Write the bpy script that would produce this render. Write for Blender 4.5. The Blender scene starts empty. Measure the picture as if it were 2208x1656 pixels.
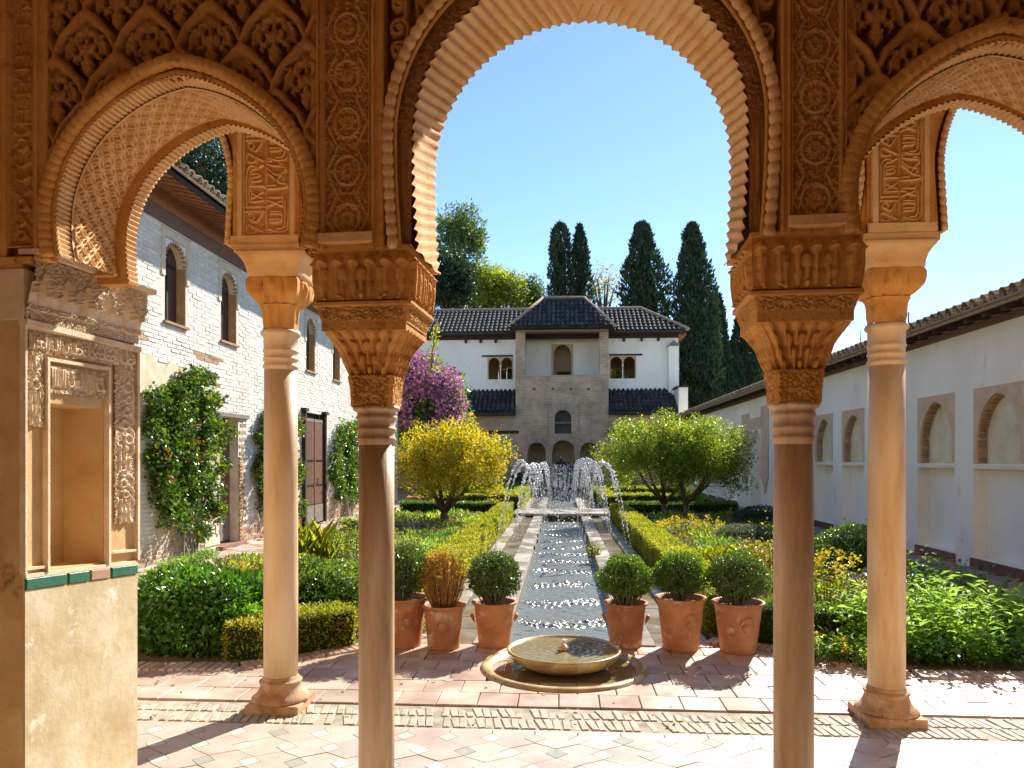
import bpy, bmesh, math, random
import numpy as np
from mathutils import Vector, Matrix
R = math.radians
scn = bpy.context.scene
C = scn.collection

# ------------------------------------------------------------------ camera
TH = math.atan(106 / 1620)
cam_d = bpy.data.cameras.new('camera')
cam = bpy.data.objects.new('camera', cam_d)
C.objects.link(cam)
cam.location = (0, 0, 1.6)
cam.rotation_euler = (R(90), 0, TH)
cam_d.sensor_width = 36
cam_d.lens = 36 * 1620 / 2208
cam_d.shift_y = 162 / 2208
cam_d.clip_start = 0.05
cam_d.clip_end = 2000
scn.camera = cam

# ------------------------------------------------------------------ sky and sun
SUN_EL, SUN_AZ = R(37), R(27)
w = bpy.data.worlds.new('World')
scn.world = w
w.use_nodes = True
nt = w.node_tree
sky = nt.nodes.new('ShaderNodeTexSky')
sky.sky_type = 'NISHITA'
sky.sun_disc = False
sky.sun_elevation = SUN_EL
sky.sun_rotation = SUN_AZ
sky.altitude = 1500
sky.air_density = 1.0
sky.dust_density = 0.15
sky.ozone_density = 4.0
bg = nt.nodes['Background']
nt.links.new(sky.outputs[0], bg.inputs[0])
bg.inputs[1].default_value = 0.1
sd = bpy.data.lights.new('sun', 'SUN')
sd.energy = 4.2
sd.angle = R(0.5)
sd.color = (1.0, 0.93, 0.82)
sun = bpy.data.objects.new('sun', sd)
C.objects.link(sun)
S = Vector((math.sin(SUN_AZ) * math.cos(SUN_EL), math.cos(SUN_AZ) * math.cos(SUN_EL), math.sin(SUN_EL)))
sun.rotation_euler = S.to_track_quat('Z', 'Y').to_euler()
vs = scn.view_settings
vs.view_transform = 'Standard'
vs.look = 'None'
vs.gamma = 1
vs.exposure = 1.3
vs.use_curve_mapping = False
cy = scn.cycles
cy.use_denoising = True
cy.max_bounces = 10
cy.diffuse_bounces = 6
cy.glossy_bounces = 4
cy.transmission_bounces = 6
cy.transparent_max_bounces = 8
cy.sample_clamp_indirect = 6
cy.caustics_reflective = False
cy.caustics_refractive = False

# ------------------------------------------------------------------ materials
def _n(nt, t, **kw):
    n = nt.nodes.new(t)
    for k, v in kw.items():
        setattr(n, k, v)
    return n

def ramp(nt, stops, interp='LINEAR'):
    n = _n(nt, 'ShaderNodeValToRGB')
    cr = n.color_ramp
    cr.interpolation = interp
    while len(cr.elements) > 1:
        cr.elements.remove(cr.elements[-1])
    cr.elements[0].position = stops[0][0]
    cr.elements[0].color = (*stops[0][1], 1)
    for p, c in stops[1:]:
        e = cr.elements.new(p)
        e.color = (*c, 1)
    return n

def surf(name, cols, scale=4, rough=0.8, bump=0.3, bscale=None, island=0.0, detail=6, spots=None, wet=None,
         spec=0.3, bdist=0.01, stretch=None, rough2=None):
    """weathered mineral surface: noise ramp, optional dark spots, optional per-piece tone, bump"""
    m = bpy.data.materials.new(name)
    m.use_nodes = True
    nt = m.node_tree
    L = nt.links.new
    b = nt.nodes['Principled BSDF']
    tc = _n(nt, 'ShaderNodeNewGeometry')
    src = tc.outputs['Position']
    if stretch:
        mp = _n(nt, 'ShaderNodeMapping')
        mp.inputs['Scale'].default_value = stretch
        L(src, mp.inputs[0])
        src = mp.outputs[0]
    nz = _n(nt, 'ShaderNodeTexNoise')
    nz.inputs['Scale'].default_value = scale
    nz.inputs['Detail'].default_value = detail
    nz.inputs['Roughness'].default_value = 0.62
    L(src, nz.inputs['Vector'])
    k = len(cols)
    rp = ramp(nt, [(0.3 + 0.4 * i / max(1, k - 1), c) for i, c in enumerate(cols)])
    L(nz.outputs[0], rp.inputs[0])
    col = rp.outputs[0]
    if island:
        mul = _n(nt, 'ShaderNodeMix', data_type='RGBA', blend_type='MULTIPLY')
        mul.inputs[0].default_value = 1
        r2 = ramp(nt, [(0, (1 - island,) * 3), (1, (1 + island * 0.35,) * 3)])
        oi = _n(nt, 'ShaderNodeObjectInfo')
        ad = _n(nt, 'ShaderNodeMath', operation='ADD')
        fr = _n(nt, 'ShaderNodeMath', operation='FRACT')
        L(tc.outputs['Random Per Island'], ad.inputs[0])
        L(oi.outputs['Random'], ad.inputs[1])
        L(ad.outputs[0], fr.inputs[0])
        L(fr.outputs[0], r2.inputs[0])
        L(col, mul.inputs[6])
        L(r2.outputs[0], mul.inputs[7])
        col = mul.outputs[2]
    if spots:
        n2 = _n(nt, 'ShaderNodeTexNoise')
        n2.inputs['Scale'].default_value = spots[1]
        n2.inputs['Detail'].default_value = 5
        n2.inputs['Roughness'].default_value = 0.7
        L(src, n2.inputs['Vector'])
        r3 = ramp(nt, [(spots[2], (0, 0, 0)), (spots[2] + 0.1, (1, 1, 1))])
        L(n2.outputs[0], r3.inputs[0])
        mx = _n(nt, 'ShaderNodeMix', data_type='RGBA')
        L(r3.outputs[0], mx.inputs[0])
        L(col, mx.inputs[6])
        mx.inputs[7].default_value = (*spots[0], 1)
        col = mx.outputs[2]
    L(col, b.inputs['Base Color'])
    b.inputs['Roughness'].default_value = rough
    b.inputs['Specular IOR Level'].default_value = spec
    if wet or rough2 is not None:
        n4 = _n(nt, 'ShaderNodeTexNoise')
        n4.inputs['Scale'].default_value = wet or 3
        n4.inputs['Detail'].default_value = 4
        L(src, n4.inputs['Vector'])
        mr = _n(nt, 'ShaderNodeMapRange')
        mr.inputs[1].default_value = 0.42
        mr.inputs[2].default_value = 0.58
        mr.inputs[3].default_value = rough2 if rough2 is not None else 0.1
        mr.inputs[4].default_value = rough
        L(n4.outputs[0], mr.inputs[0])
        L(mr.outputs[0], b.inputs['Roughness'])
    if bump:
        n3 = _n(nt, 'ShaderNodeTexNoise')
        n3.inputs['Scale'].default_value = bscale or scale * 8
        n3.inputs['Detail'].default_value = 6
        n3.inputs['Roughness'].default_value = 0.65
        L(src, n3.inputs['Vector'])
        bp = _n(nt, 'ShaderNodeBump')
        bp.inputs['Strength'].default_value = bump
        bp.inputs['Distance'].default_value = bdist
        L(n3.outputs[0], bp.inputs['Height'])
        L(bp.outputs[0], b.inputs['Normal'])
    return m

def leafmat(name, cols, trans=0.45, rough=0.38, tcol=None, spec=0.5, tboost=1.6):
    m = bpy.data.materials.new(name)
    m.use_nodes = True
    nt = m.node_tree
    L = nt.links.new
    b = nt.nodes['Principled BSDF']
    out = nt.nodes['Material Output']
    g = _n(nt, 'ShaderNodeNewGeometry')
    rp = ramp(nt, [(i / max(1, len(cols) - 1), c) for i, c in enumerate(cols)])
    L(g.outputs['Random Per Island'], rp.inputs[0])
    nz = _n(nt, 'ShaderNodeTexNoise')
    nz.inputs['Scale'].default_value = 2.2
    nz.inputs['Detail'].default_value = 2
    L(g.outputs['Position'], nz.inputs['Vector'])
    r2 = ramp(nt, [(0.3, (0.72, 0.76, 0.8)), (0.7, (1.2, 1.15, 0.95))])
    L(nz.outputs[0], r2.inputs[0])
    mul = _n(nt, 'ShaderNodeMix', data_type='RGBA', blend_type='MULTIPLY')
    mul.inputs[0].default_value = 1
    L(rp.outputs[0], mul.inputs[6])
    L(r2.outputs[0], mul.inputs[7])
    L(mul.outputs[2], b.inputs['Base Color'])
    b.inputs['Roughness'].default_value = rough
    b.inputs['Specular IOR Level'].default_value = spec
    t = _n(nt, 'ShaderNodeBsdfTranslucent')
    m2 = _n(nt, 'ShaderNodeMix', data_type='RGBA', blend_type='MULTIPLY')
    m2.inputs[0].default_value = 1
    L(mul.outputs[2], m2.inputs[6])
    tc = tcol or (1.25, 1.15, 0.45)
    m2.inputs[7].default_value = (tc[0] * tboost, tc[1] * tboost, tc[2] * tboost, 1)
    L(m2.outputs[2], t.inputs[0])
    mx = _n(nt, 'ShaderNodeMixShader')
    mx.inputs[0].default_value = trans
    L(b.outputs[0], mx.inputs[1])
    L(t.outputs[0], mx.inputs[2])
    L(mx.outputs[0], out.inputs[0])
    return m

def plain(name, col, rough=0.6, metal=0, spec=0.5):
    m = bpy.data.materials.new(name)
    m.use_nodes = True
    b = m.node_tree.nodes['Principled BSDF']
    b.inputs['Base Color'].default_value = (*col, 1)
    b.inputs['Roughness'].default_value = rough
    b.inputs['Metallic'].default_value = metal
    b.inputs['Specular IOR Level'].default_value = spec
    return m

M = {}
M['stucco'] = surf('carved stucco', [(0.58, 0.265, 0.062), (0.73, 0.37, 0.10), (0.81, 0.46, 0.15)], 5, 0.85, 0.9, 95, bdist=0.009, spots=((0.34, 0.16, 0.045), 9, 0.60))  # oranger than the real cream ochre stucco: its shaded look in the colour
M['stucco_shade'] = surf('shade-toned carved stucco', [(0.42, 0.19, 0.06), (0.55, 0.27, 0.09)], 9, 0.9, 0.9, 60, bdist=0.012)  # darker stucco copy, shade of the recessed ring put into the colour
M['stucco_net'] = surf('openwork ground', [(0.42, 0.19, 0.045), (0.58, 0.29, 0.075)], 9, 0.9, 0.6, 60, bdist=0.008)
M['stucco_pale'] = surf('pale stucco', [(0.70, 0.40, 0.16), (0.83, 0.53, 0.25), (0.87, 0.62, 0.34)], 6, 0.85, 0.8, 95, bdist=0.008)
M['jamb'] = surf('cream carved stucco', [(0.72, 0.54, 0.34), (0.83, 0.67, 0.47), (0.88, 0.77, 0.60)], 8, 0.85, 0.8, 95, bdist=0.008)  # paler copy of the same stucco, sunlit look put into the colour
M['plaster_wall'] = surf('stained plaster', [(0.46, 0.29, 0.11), (0.66, 0.44, 0.19), (0.80, 0.60, 0.34)], 2.6, 0.85, 0.5, 30, spots=((0.24, 0.11, 0.04), 3.5, 0.62), bdist=0.01)
M['jamb_plaster'] = surf('cream jamb plaster', [(0.46, 0.36, 0.20), (0.56, 0.47, 0.29), (0.70, 0.63, 0.47)], 3.5, 0.8, 0.5, 20, spots=((0.74, 0.70, 0.58), 6, 0.60), bdist=0.008)
M['ochre'] = surf('ochre niche plaster', [(0.50, 0.31, 0.13), (0.62, 0.43, 0.21), (0.68, 0.50, 0.28)], 3.5, 0.85, 0.35, 14, bdist=0.006)
M['marble'] = surf('old ochre marble', [(0.50, 0.31, 0.15), (0.66, 0.46, 0.25), (0.76, 0.57, 0.36), (0.82, 0.66, 0.47)], 3.6, 0.5, 0.4, 60, spots=((0.24, 0.11, 0.045), 24, 0.66), stretch=(1.3, 1.3, 0.25), bdist=0.004, spec=0.45)
M['marble_dark'] = surf('stained ochre marble', [(0.34, 0.21, 0.10), (0.56, 0.39, 0.22), (0.70, 0.53, 0.35), (0.78, 0.63, 0.45)], 4.5, 0.5, 0.5, 50, spots=((0.16, 0.075, 0.03), 20, 0.64), stretch=(1.8, 1.8, 0.22), bdist=0.004, spec=0.45)
M['base_stone'] = surf('rusty base stone', [(0.36, 0.19, 0.09), (0.52, 0.31, 0.17), (0.66, 0.48, 0.33)], 12, 0.8, 0.6, 40, spots=((0.2, 0.1, 0.05), 20, 0.62))
M['tile_in'] = surf('pink terracotta tile', [(0.50, 0.38, 0.31), (0.58, 0.46, 0.385), (0.65, 0.53, 0.45)], 5, 0.48, 0.25, 30, island=0.16, spots=((0.30, 0.19, 0.13), 14, 0.66), rough2=0.3, bdist=0.003, spec=0.5)
M['tile_white'] = surf('white glazed tile', [(0.60, 0.58, 0.50), (0.70, 0.68, 0.60)], 20, 0.25, 0.1, 60, island=0.2)
M['tile_green'] = surf('green glazed tile', [(0.44, 0.48, 0.40), (0.54, 0.56, 0.48)], 20, 0.25, 0.1, 60, island=0.3)
M['green_glaze'] = surf('deep green glazed tile', [(0.03, 0.13, 0.08), (0.06, 0.2, 0.13)], 14, 0.3, 0.2, 60, spots=((0.4, 0.3, 0.2), 18, 0.66))
M['pink_tile'] = surf('worn pink tile', [(0.38, 0.22, 0.15), (0.48, 0.30, 0.22)], 14, 0.6, 0.3, 60)
M['paver'] = surf('terracotta paver', [(0.42, 0.29, 0.21), (0.54, 0.40, 0.31), (0.66, 0.53, 0.43)], 3.5, 0.55, 0.35, 26, island=0.24, spots=((0.27, 0.16, 0.11), 9, 0.63), rough2=0.33, bdist=0.004, spec=0.5)
M['strip_grout'] = surf('worn lime bedding', [(0.22, 0.18, 0.12), (0.36, 0.31, 0.23), (0.48, 0.42, 0.33)], 7, 0.85, 0.7, 40, spots=((0.10, 0.085, 0.05), 5, 0.60))
M['strip_brick'] = surf('worn edge brick', [(0.34, 0.285, 0.21), (0.46, 0.40, 0.31), (0.56, 0.50, 0.41)], 9, 0.7, 0.5, 40, island=0.18, spots=((0.2, 0.17, 0.12), 9, 0.58), bdist=0.006)
M['grout'] = surf('earthy grout', [(0.24, 0.18, 0.13), (0.38, 0.30, 0.23)], 14, 0.95, 0.6, 60)
M['soil'] = surf('garden soil', [(0.07, 0.05, 0.03), (0.14, 0.10, 0.06), (0.2, 0.15, 0.09)], 5, 0.95, 0.8, 30, bdist=0.02)
M['ground'] = surf('dry ground', [(0.12, 0.09, 0.055), (0.2, 0.155, 0.1)], 0.3, 0.95, 0.5, 8)
M['coping'] = surf('worn pale coping stone', [(0.27, 0.24, 0.195), (0.36, 0.325, 0.27), (0.45, 0.41, 0.35)], 3, 0.55, 0.4, 20, island=0.10, wet=2.2, rough2=0.14, bdist=0.006, spec=0.5)
M['gutter'] = surf('wet brown gutter', [(0.16, 0.12, 0.085), (0.29, 0.225, 0.165)], 4, 0.3, 0.5, 12, island=0.1, wet=1.4, rough2=0.06, spots=((0.34, 0.22, 0.04), 1.3, 0.6), bdist=0.004, spec=0.6)
M['chan_wall'] = surf('mossy channel wall', [(0.10, 0.09, 0.06), (0.24, 0.21, 0.16), (0.36, 0.32, 0.25)], 8, 0.7, 0.7, 30)
M['terracotta'] = surf('terracotta pot clay', [(0.40, 0.16, 0.07), (0.53, 0.235, 0.105), (0.62, 0.33, 0.18)], 5, 0.62, 0.35, 40, island=0.22, spots=((0.70, 0.54, 0.42), 6.5, 0.575), bdist=0.004)
M['ochre_stone'] = surf('ochre wet marble', [(0.26, 0.17, 0.05), (0.44, 0.32, 0.12), (0.62, 0.52, 0.30)], 6, 0.3, 0.25, 30, spots=((0.70, 0.63, 0.48), 5, 0.58), bdist=0.003, spec=0.6)
M['white_wall'] = surf('limewashed wall', [(0.80, 0.74, 0.62), (0.89, 0.84, 0.735), (0.92, 0.88, 0.79)], 0.9, 0.9, 0.4, 9, bdist=0.012, spots=((0.70, 0.64, 0.53), 2.2, 0.615), stretch=(1, 1, 0.45))
M['alfiz'] = surf('pinkish arch panel plaster', [(0.54, 0.38, 0.25), (0.64, 0.46, 0.32), (0.70, 0.53, 0.39)], 5, 0.9, 0.3, 30)
M['arch_brick'] = surf('arch brick', [(0.42, 0.28, 0.16), (0.56, 0.39, 0.24)], 12, 0.9, 0.4, 50, island=0.3)
M['niche_in'] = surf('yellowed niche plaster', [(0.56, 0.45, 0.26), (0.72, 0.61, 0.41), (0.78, 0.71, 0.56)], 2.4, 0.9, 0.3, 18, spots=((0.72, 0.67, 0.58), 2.2, 0.6))
M['step_brick'] = surf('step brick', [(0.20, 0.10, 0.07), (0.32, 0.17, 0.12)], 8, 0.85, 0.4, 40, island=0.3)
M['roof_tile'] = surf('old roof tile', [(0.28, 0.22, 0.14), (0.44, 0.36, 0.25), (0.58, 0.50, 0.37)], 9, 0.85, 0.4, 40, island=0.4, spots=((0.10, 0.085, 0.05), 10, 0.58))
M['dark_tile'] = surf('blackened roof tile', [(0.035, 0.036, 0.034), (0.062, 0.062, 0.057), (0.12, 0.115, 0.10)], 3, 0.85, 0.4, 30, island=0.5, spots=((0.14, 0.13, 0.10), 5, 0.64))
M['roof_edge'] = surf('eave mortar', [(0.30, 0.22, 0.15), (0.42, 0.33, 0.24)], 8, 0.9, 0.4, 30, island=0.3)
M['wood'] = surf('red brown timber', [(0.22, 0.085, 0.04), (0.33, 0.14, 0.07), (0.42, 0.21, 0.11)], 6, 0.65, 0.4, 30, island=0.3, stretch=(6, 1, 6))
M['wood_door'] = surf('door timber', [(0.12, 0.05, 0.03), (0.20, 0.095, 0.055), (0.27, 0.14, 0.08)], 8, 0.55, 0.4, 30, island=0.25, stretch=(6, 6, 0.6))
M['shutter'] = surf('dark shutter timber', [(0.07, 0.028, 0.018), (0.12, 0.05, 0.032)], 6, 0.6, 0.3, 20)
M['wood_grey'] = surf('weathered door foot', [(0.16, 0.13, 0.11), (0.27, 0.23, 0.2)], 8, 0.7, 0.4, 30)
M['wood_dark'] = surf('dark eave timber', [(0.03, 0.018, 0.012), (0.065, 0.04, 0.028)], 4, 0.8, 0.3, 20)
M['frieze'] = surf('purple brown frieze', [(0.15, 0.085, 0.065), (0.22, 0.13, 0.10)], 3, 0.8, 0.3, 20)
M['window_plaster'] = surf('cream window surround', [(0.60, 0.52, 0.38), (0.70, 0.63, 0.50)], 5, 0.9, 0.3, 30)
M['reveal_brick'] = surf('orange reveal brick', [(0.38, 0.22, 0.11), (0.52, 0.33, 0.18)], 9, 0.9, 0.4, 40)
M['iron'] = plain('dark iron', (0.03, 0.028, 0.025), 0.5, 0.6)
M['dark_room'] = plain('painted interior dark', (0.10, 0.085, 0.07), 0.9)  # darkness of unlit openings put into a flat colour
M['bark'] = surf('bark', [(0.05, 0.035, 0.022), (0.12, 0.085, 0.055), (0.2, 0.15, 0.1)], 12, 0.9, 0.8, 30, stretch=(1, 1, 0.3))
M['bark_pale'] = surf('pale vine bark', [(0.2, 0.16, 0.12), (0.34, 0.29, 0.23)], 12, 0.9, 0.6, 30)
M['twig'] = surf('reddish twigs', [(0.24, 0.10, 0.035), (0.42, 0.22, 0.09), (0.5, 0.32, 0.14)], 12, 0.7, 0.0)

def whitebrick():
    m = surf('limewashed brick', [(0.68, 0.62, 0.52), (0.79, 0.745, 0.66), (0.85, 0.82, 0.75)], 2.2, 0.85, 0.5, 40, island=0.13, bdist=0.006)
    nt = m.node_tree
    L = nt.links.new
    b = nt.nodes['Principled BSDF']
    col = b.inputs['Base Color'].links[0].from_socket
    g = _n(nt, 'ShaderNodeNewGeometry')
    sx = _n(nt, 'ShaderNodeSeparateXYZ')
    L(g.outputs['Position'], sx.inputs[0])
    nz = _n(nt, 'ShaderNodeTexNoise')
    nz.inputs['Scale'].default_value = 1.6
    nz.inputs['Detail'].default_value = 7
    nz.inputs['Roughness'].default_value = 0.7
    L(g.outputs['Position'], nz.inputs['Vector'])
    a = _n(nt, 'ShaderNodeMath', operation='MULTIPLY_ADD')   # z - noise*2
    L(nz.outputs[0], a.inputs[0])
    a.inputs[1].default_value = -2.6
    L(sx.outputs[2], a.inputs[2])
    mr = _n(nt, 'ShaderNodeMapRange')
    mr.inputs[1].default_value = -1.25
    mr.inputs[2].default_value = -0.55
    mr.inputs[3].default_value = 1
    mr.inputs[4].default_value = 0
    L(a.outputs[0], mr.inputs[0])
    n5 = _n(nt, 'ShaderNodeTexNoise')
    n5.inputs['Scale'].default_value = 9
    n5.inputs['Detail'].default_value = 4
    L(g.outputs['Position'], n5.inputs['Vector'])
    rb = ramp(nt, [(0.3, (0.26, 0.15, 0.08)), (0.5, (0.42, 0.29, 0.17)), (0.7, (0.56, 0.46, 0.32))])
    L(n5.outputs[0], rb.inputs[0])
    mx = _n(nt, 'ShaderNodeMix', data_type='RGBA')
    L(mr.outputs[0], mx.inputs[0])
    L(col, mx.inputs[6])
    L(rb.outputs[0], mx.inputs[7])
    L(mx.outputs[2], b.inputs['Base Color'])
    return m
M['white_brick'] = whitebrick()
M['mortar'] = surf('old lime mortar', [(0.54, 0.48, 0.38), (0.68, 0.63, 0.53), (0.76, 0.72, 0.63)], 4, 0.95, 0.6, 30)
M['bare_brick'] = surf('bare brick', [(0.30, 0.16, 0.08), (0.46, 0.27, 0.15), (0.5, 0.36, 0.22)], 8, 0.9, 0.5, 40, island=0.3)
M['yellow_plaster'] = surf('yellowed wall plaster', [(0.56, 0.47, 0.28), (0.68, 0.60, 0.42), (0.72, 0.68, 0.56)], 3.5, 0.9, 0.4, 20)

def brickwork(name, c1, c2, mortar, bw=0.30, bh=0.085, ms=0.012):
    m = bpy.data.materials.new(name)
    m.use_nodes = True
    nt = m.node_tree
    L = nt.links.new
    b = nt.nodes['Principled BSDF']
    g = _n(nt, 'ShaderNodeNewGeometry')
    sx = _n(nt, 'ShaderNodeSeparateXYZ')
    L(g.outputs['Position'], sx.inputs[0])
    ad = _n(nt, 'ShaderNodeMath', operation='ADD')
    L(sx.outputs[0], ad.inputs[0])
    L(sx.outputs[1], ad.inputs[1])
    cx = _n(nt, 'ShaderNodeCombineXYZ')
    L(ad.outputs[0], cx.inputs[0])
    L(sx.outputs[2], cx.inputs[1])
    bt = _n(nt, 'ShaderNodeTexBrick')
    bt.inputs['Scale'].default_value = 1
    bt.inputs['Brick Width'].default_value = bw
    bt.inputs['Row Height'].default_value = bh
    bt.inputs['Mortar Size'].default_value = ms
    bt.inputs['Color1'].default_value = (*c1, 1)
    bt.inputs['Color2'].default_value = (*c2, 1)
    bt.inputs['Mortar'].default_value = (*mortar, 1)
    L(cx.outputs[0], bt.inputs['Vector'])
    nz = _n(nt, 'ShaderNodeTexNoise')
    nz.inputs['Scale'].default_value = 1.1
    nz.inputs['Detail'].default_value = 8
    nz.inputs['Roughness'].default_value = 0.7
    L(g.outputs['Position'], nz.inputs['Vector'])
    rp = ramp(nt, [(0.3, (0.66, 0.62, 0.58)), (0.7, (1.3, 1.28, 1.22))])
    L(nz.outputs[0], rp.inputs[0])
    mu = _n(nt, 'ShaderNodeMix', data_type='RGBA', blend_type='MULTIPLY')
    mu.inputs[0].default_value = 1
    L(bt.outputs[0], mu.inputs[6])
    L(rp.outputs[0], mu.inputs[7])
    L(mu.outputs[2], b.inputs['Base Color'])
    b.inputs['Roughness'].default_value = 0.9
    bp = _n(nt, 'ShaderNodeBump')
    bp.inputs['Strength'].default_value = 0.6
    bp.inputs['Distance'].default_value = 0.02
    L(bt.outputs['Fac'], bp.inputs['Height'])
    bp.invert = True
    L(bp.outputs[0], b.inputs['Normal'])
    return m
M['tower_brick'] = brickwork('greyish tower brick', (0.40, 0.29, 0.19), (0.50, 0.375, 0.255), (0.54, 0.43, 0.31))
M['arch_far'] = surf('pale far brick arch', [(0.40, 0.31, 0.22), (0.52, 0.42, 0.31)], 8, 0.9, 0.4, 30, island=0.25)
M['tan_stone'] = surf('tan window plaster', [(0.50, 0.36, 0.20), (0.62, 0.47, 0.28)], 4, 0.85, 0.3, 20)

def watermat(name, col, bscale=(9, 26, 9), strength=0.5, dist=0.02, rough=0.04):
    m = bpy.data.materials.new(name)
    m.use_nodes = True
    nt = m.node_tree
    L = nt.links.new
    b = nt.nodes['Principled BSDF']
    b.inputs['Base Color'].default_value = (*col, 1)
    b.inputs['Roughness'].default_value = rough
    b.inputs['IOR'].default_value = 1.33
    b.inputs['Specular IOR Level'].default_value = 0.6
    g = _n(nt, 'ShaderNodeNewGeometry')
    mp = _n(nt, 'ShaderNodeMapping')
    mp.inputs['Scale'].default_value = bscale
    L(g.outputs['Position'], mp.inputs[0])
    nz = _n(nt, 'ShaderNodeTexNoise')
    nz.inputs['Scale'].default_value = 1
    nz.inputs['Detail'].default_value = 3
    L(mp.outputs[0], nz.inputs['Vector'])
    bp = _n(nt, 'ShaderNodeBump')
    bp.inputs['Strength'].default_value = strength
    bp.inputs['Distance'].default_value = dist
    L(nz.outputs[0], bp.inputs['Height'])
    L(bp.outputs[0], b.inputs['Normal'])
    return m
M['water'] = watermat('channel water', (0.18, 0.20, 0.18), (30, 30, 30), dist=0.008, rough=0.17, strength=1.0)
def choppy(m):
    """rows of choppier ripples across the channel, as the falling jets raise them"""
    nt = m.node_tree; L = nt.links.new
    bp = next(n for n in nt.nodes if n.type == 'BUMP')
    nz = bp.inputs['Height'].links[0].from_socket
    g = _n(nt, 'ShaderNodeNewGeometry'); sx = _n(nt, 'ShaderNodeSeparateXYZ'); L(g.outputs['Position'], sx.inputs[0])
    n2 = _n(nt, 'ShaderNodeTexNoise'); n2.inputs['Scale'].default_value = 1.3; L(g.outputs['Position'], n2.inputs['Vector'])
    a = _n(nt, 'ShaderNodeMath', operation='MULTIPLY_ADD'); L(sx.outputs[1], a.inputs[0]); a.inputs[1].default_value = 5.4; 
    b2 = _n(nt, 'ShaderNodeMath', operation='MULTIPLY'); L(n2.outputs[0], b2.inputs[0]); b2.inputs[1].default_value = 5.0; L(b2.outputs[0], a.inputs[2])
    sn = _n(nt, 'ShaderNodeMath', operation='SINE'); L(a.outputs[0], sn.inputs[0])
    mr = _n(nt, 'ShaderNodeMapRange'); mr.inputs[1].default_value = -0.2; mr.inputs[2].default_value = 1.0; mr.inputs[3].default_value = 0.22; mr.inputs[4].default_value = 2.2
    L(sn.outputs[0], mr.inputs[0])
    mu = _n(nt, 'ShaderNodeMath', operation='MULTIPLY'); L(nz, mu.inputs[0]); L(mr.outputs[0], mu.inputs[1]); L(mu.outputs[0], bp.inputs['Height'])
choppy(M['water'])
M['bowl_water'] = watermat('shallow basin water', (0.24, 0.19, 0.09), (14, 14, 14), 0.35, 0.01)

def dropmat():
    m = bpy.data.materials.new('water drops')
    m.use_nodes = True
    b = m.node_tree.nodes['Principled BSDF']
    b.inputs['Base Color'].default_value = (0.93, 0.96, 1, 1)
    b.inputs['Roughness'].default_value = 0.2
    b.inputs['IOR'].default_value = 1.33
    b.inputs['Transmission Weight'].default_value = 0.15
    b.inputs['Subsurface Weight'].default_value = 0.6
    b.inputs['Subsurface Radius'].default_value = (0.05, 0.05, 0.05)
    b.inputs['Specular IOR Level'].default_value = 1.0
    return m
M['drops'] = dropmat()

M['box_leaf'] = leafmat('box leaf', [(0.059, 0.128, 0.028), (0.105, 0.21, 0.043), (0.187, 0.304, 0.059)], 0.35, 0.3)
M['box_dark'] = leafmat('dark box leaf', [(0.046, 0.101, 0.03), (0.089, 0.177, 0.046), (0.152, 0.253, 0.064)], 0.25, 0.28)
M['box_yellow'] = leafmat('yellowing hedge leaf', [(0.169, 0.22, 0.03), (0.287, 0.321, 0.038), (0.439, 0.372, 0.051)], 0.4, 0.4)
M['box_brown'] = leafmat('browning box leaf', [(0.202, 0.185, 0.034), (0.336, 0.252, 0.05), (0.437, 0.218, 0.067)], 0.4, 0.45)
M['glossy_leaf'] = leafmat('glossy shrub leaf', [(0.038, 0.122, 0.018), (0.066, 0.189, 0.026), (0.133, 0.282, 0.038)], 0.35, 0.24, spec=0.7)
M['bright_leaf'] = leafmat('fresh green leaf', [(0.068, 0.176, 0.027), (0.108, 0.243, 0.034), (0.189, 0.324, 0.054)], 0.5, 0.4)
M['lime_leaf'] = leafmat('yellow green leaf', [(0.138, 0.196, 0.023), (0.23, 0.276, 0.034), (0.345, 0.322, 0.04)], 0.5, 0.4)
M['gold_leaf'] = leafmat('golden autumn leaf', [(0.20, 0.25, 0.02), (0.38, 0.38, 0.024), (0.50, 0.44, 0.022), (0.48, 0.33, 0.02), (0.34, 0.38, 0.03)], 0.5, 0.4, tcol=(1.2, 1.05, 0.35))
M['tree_leaf'] = leafmat('pomegranate leaf', [(0.052, 0.138, 0.021), (0.121, 0.224, 0.031), (0.224, 0.328, 0.034), (0.448, 0.431, 0.044)], 0.45, 0.3)
M['sage_leaf'] = leafmat('sage leaf', [(0.137, 0.273, 0.069), (0.215, 0.39, 0.098), (0.351, 0.546, 0.156)], 0.45, 0.55)
M['dry_leaf'] = leafmat('dry stem litter', [(0.22, 0.16, 0.08), (0.32, 0.26, 0.13), (0.25, 0.22, 0.12), (0.14, 0.13, 0.06)], 0.3, 0.7)
M['grey_leaf'] = leafmat('lavender grey leaf', [(0.13, 0.17, 0.11), (0.20, 0.24, 0.16), (0.28, 0.31, 0.22)], 0.3, 0.6, tcol=(1, 1, 0.8), tboost=1)
M['ivy_leaf'] = leafmat('climber leaf', [(0.03, 0.085, 0.014), (0.045, 0.12, 0.018), (0.09, 0.17, 0.025), (0.13, 0.21, 0.03), (0.06, 0.14, 0.02), (0.04, 0.11, 0.016), (0.05, 0.13, 0.02), (0.07, 0.16, 0.02), (0.34, 0.28, 0.03)], 0.35, 0.28, spec=0.6)
M['cypress'] = leafmat('cypress foliage', [(0.019, 0.043, 0.022), (0.031, 0.065, 0.031), (0.05, 0.093, 0.041)], 0.12, 0.6)
M['dark_tree'] = leafmat('dark tree foliage', [(0.016, 0.039, 0.021), (0.029, 0.065, 0.029), (0.046, 0.091, 0.036)], 0.2, 0.5)
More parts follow.
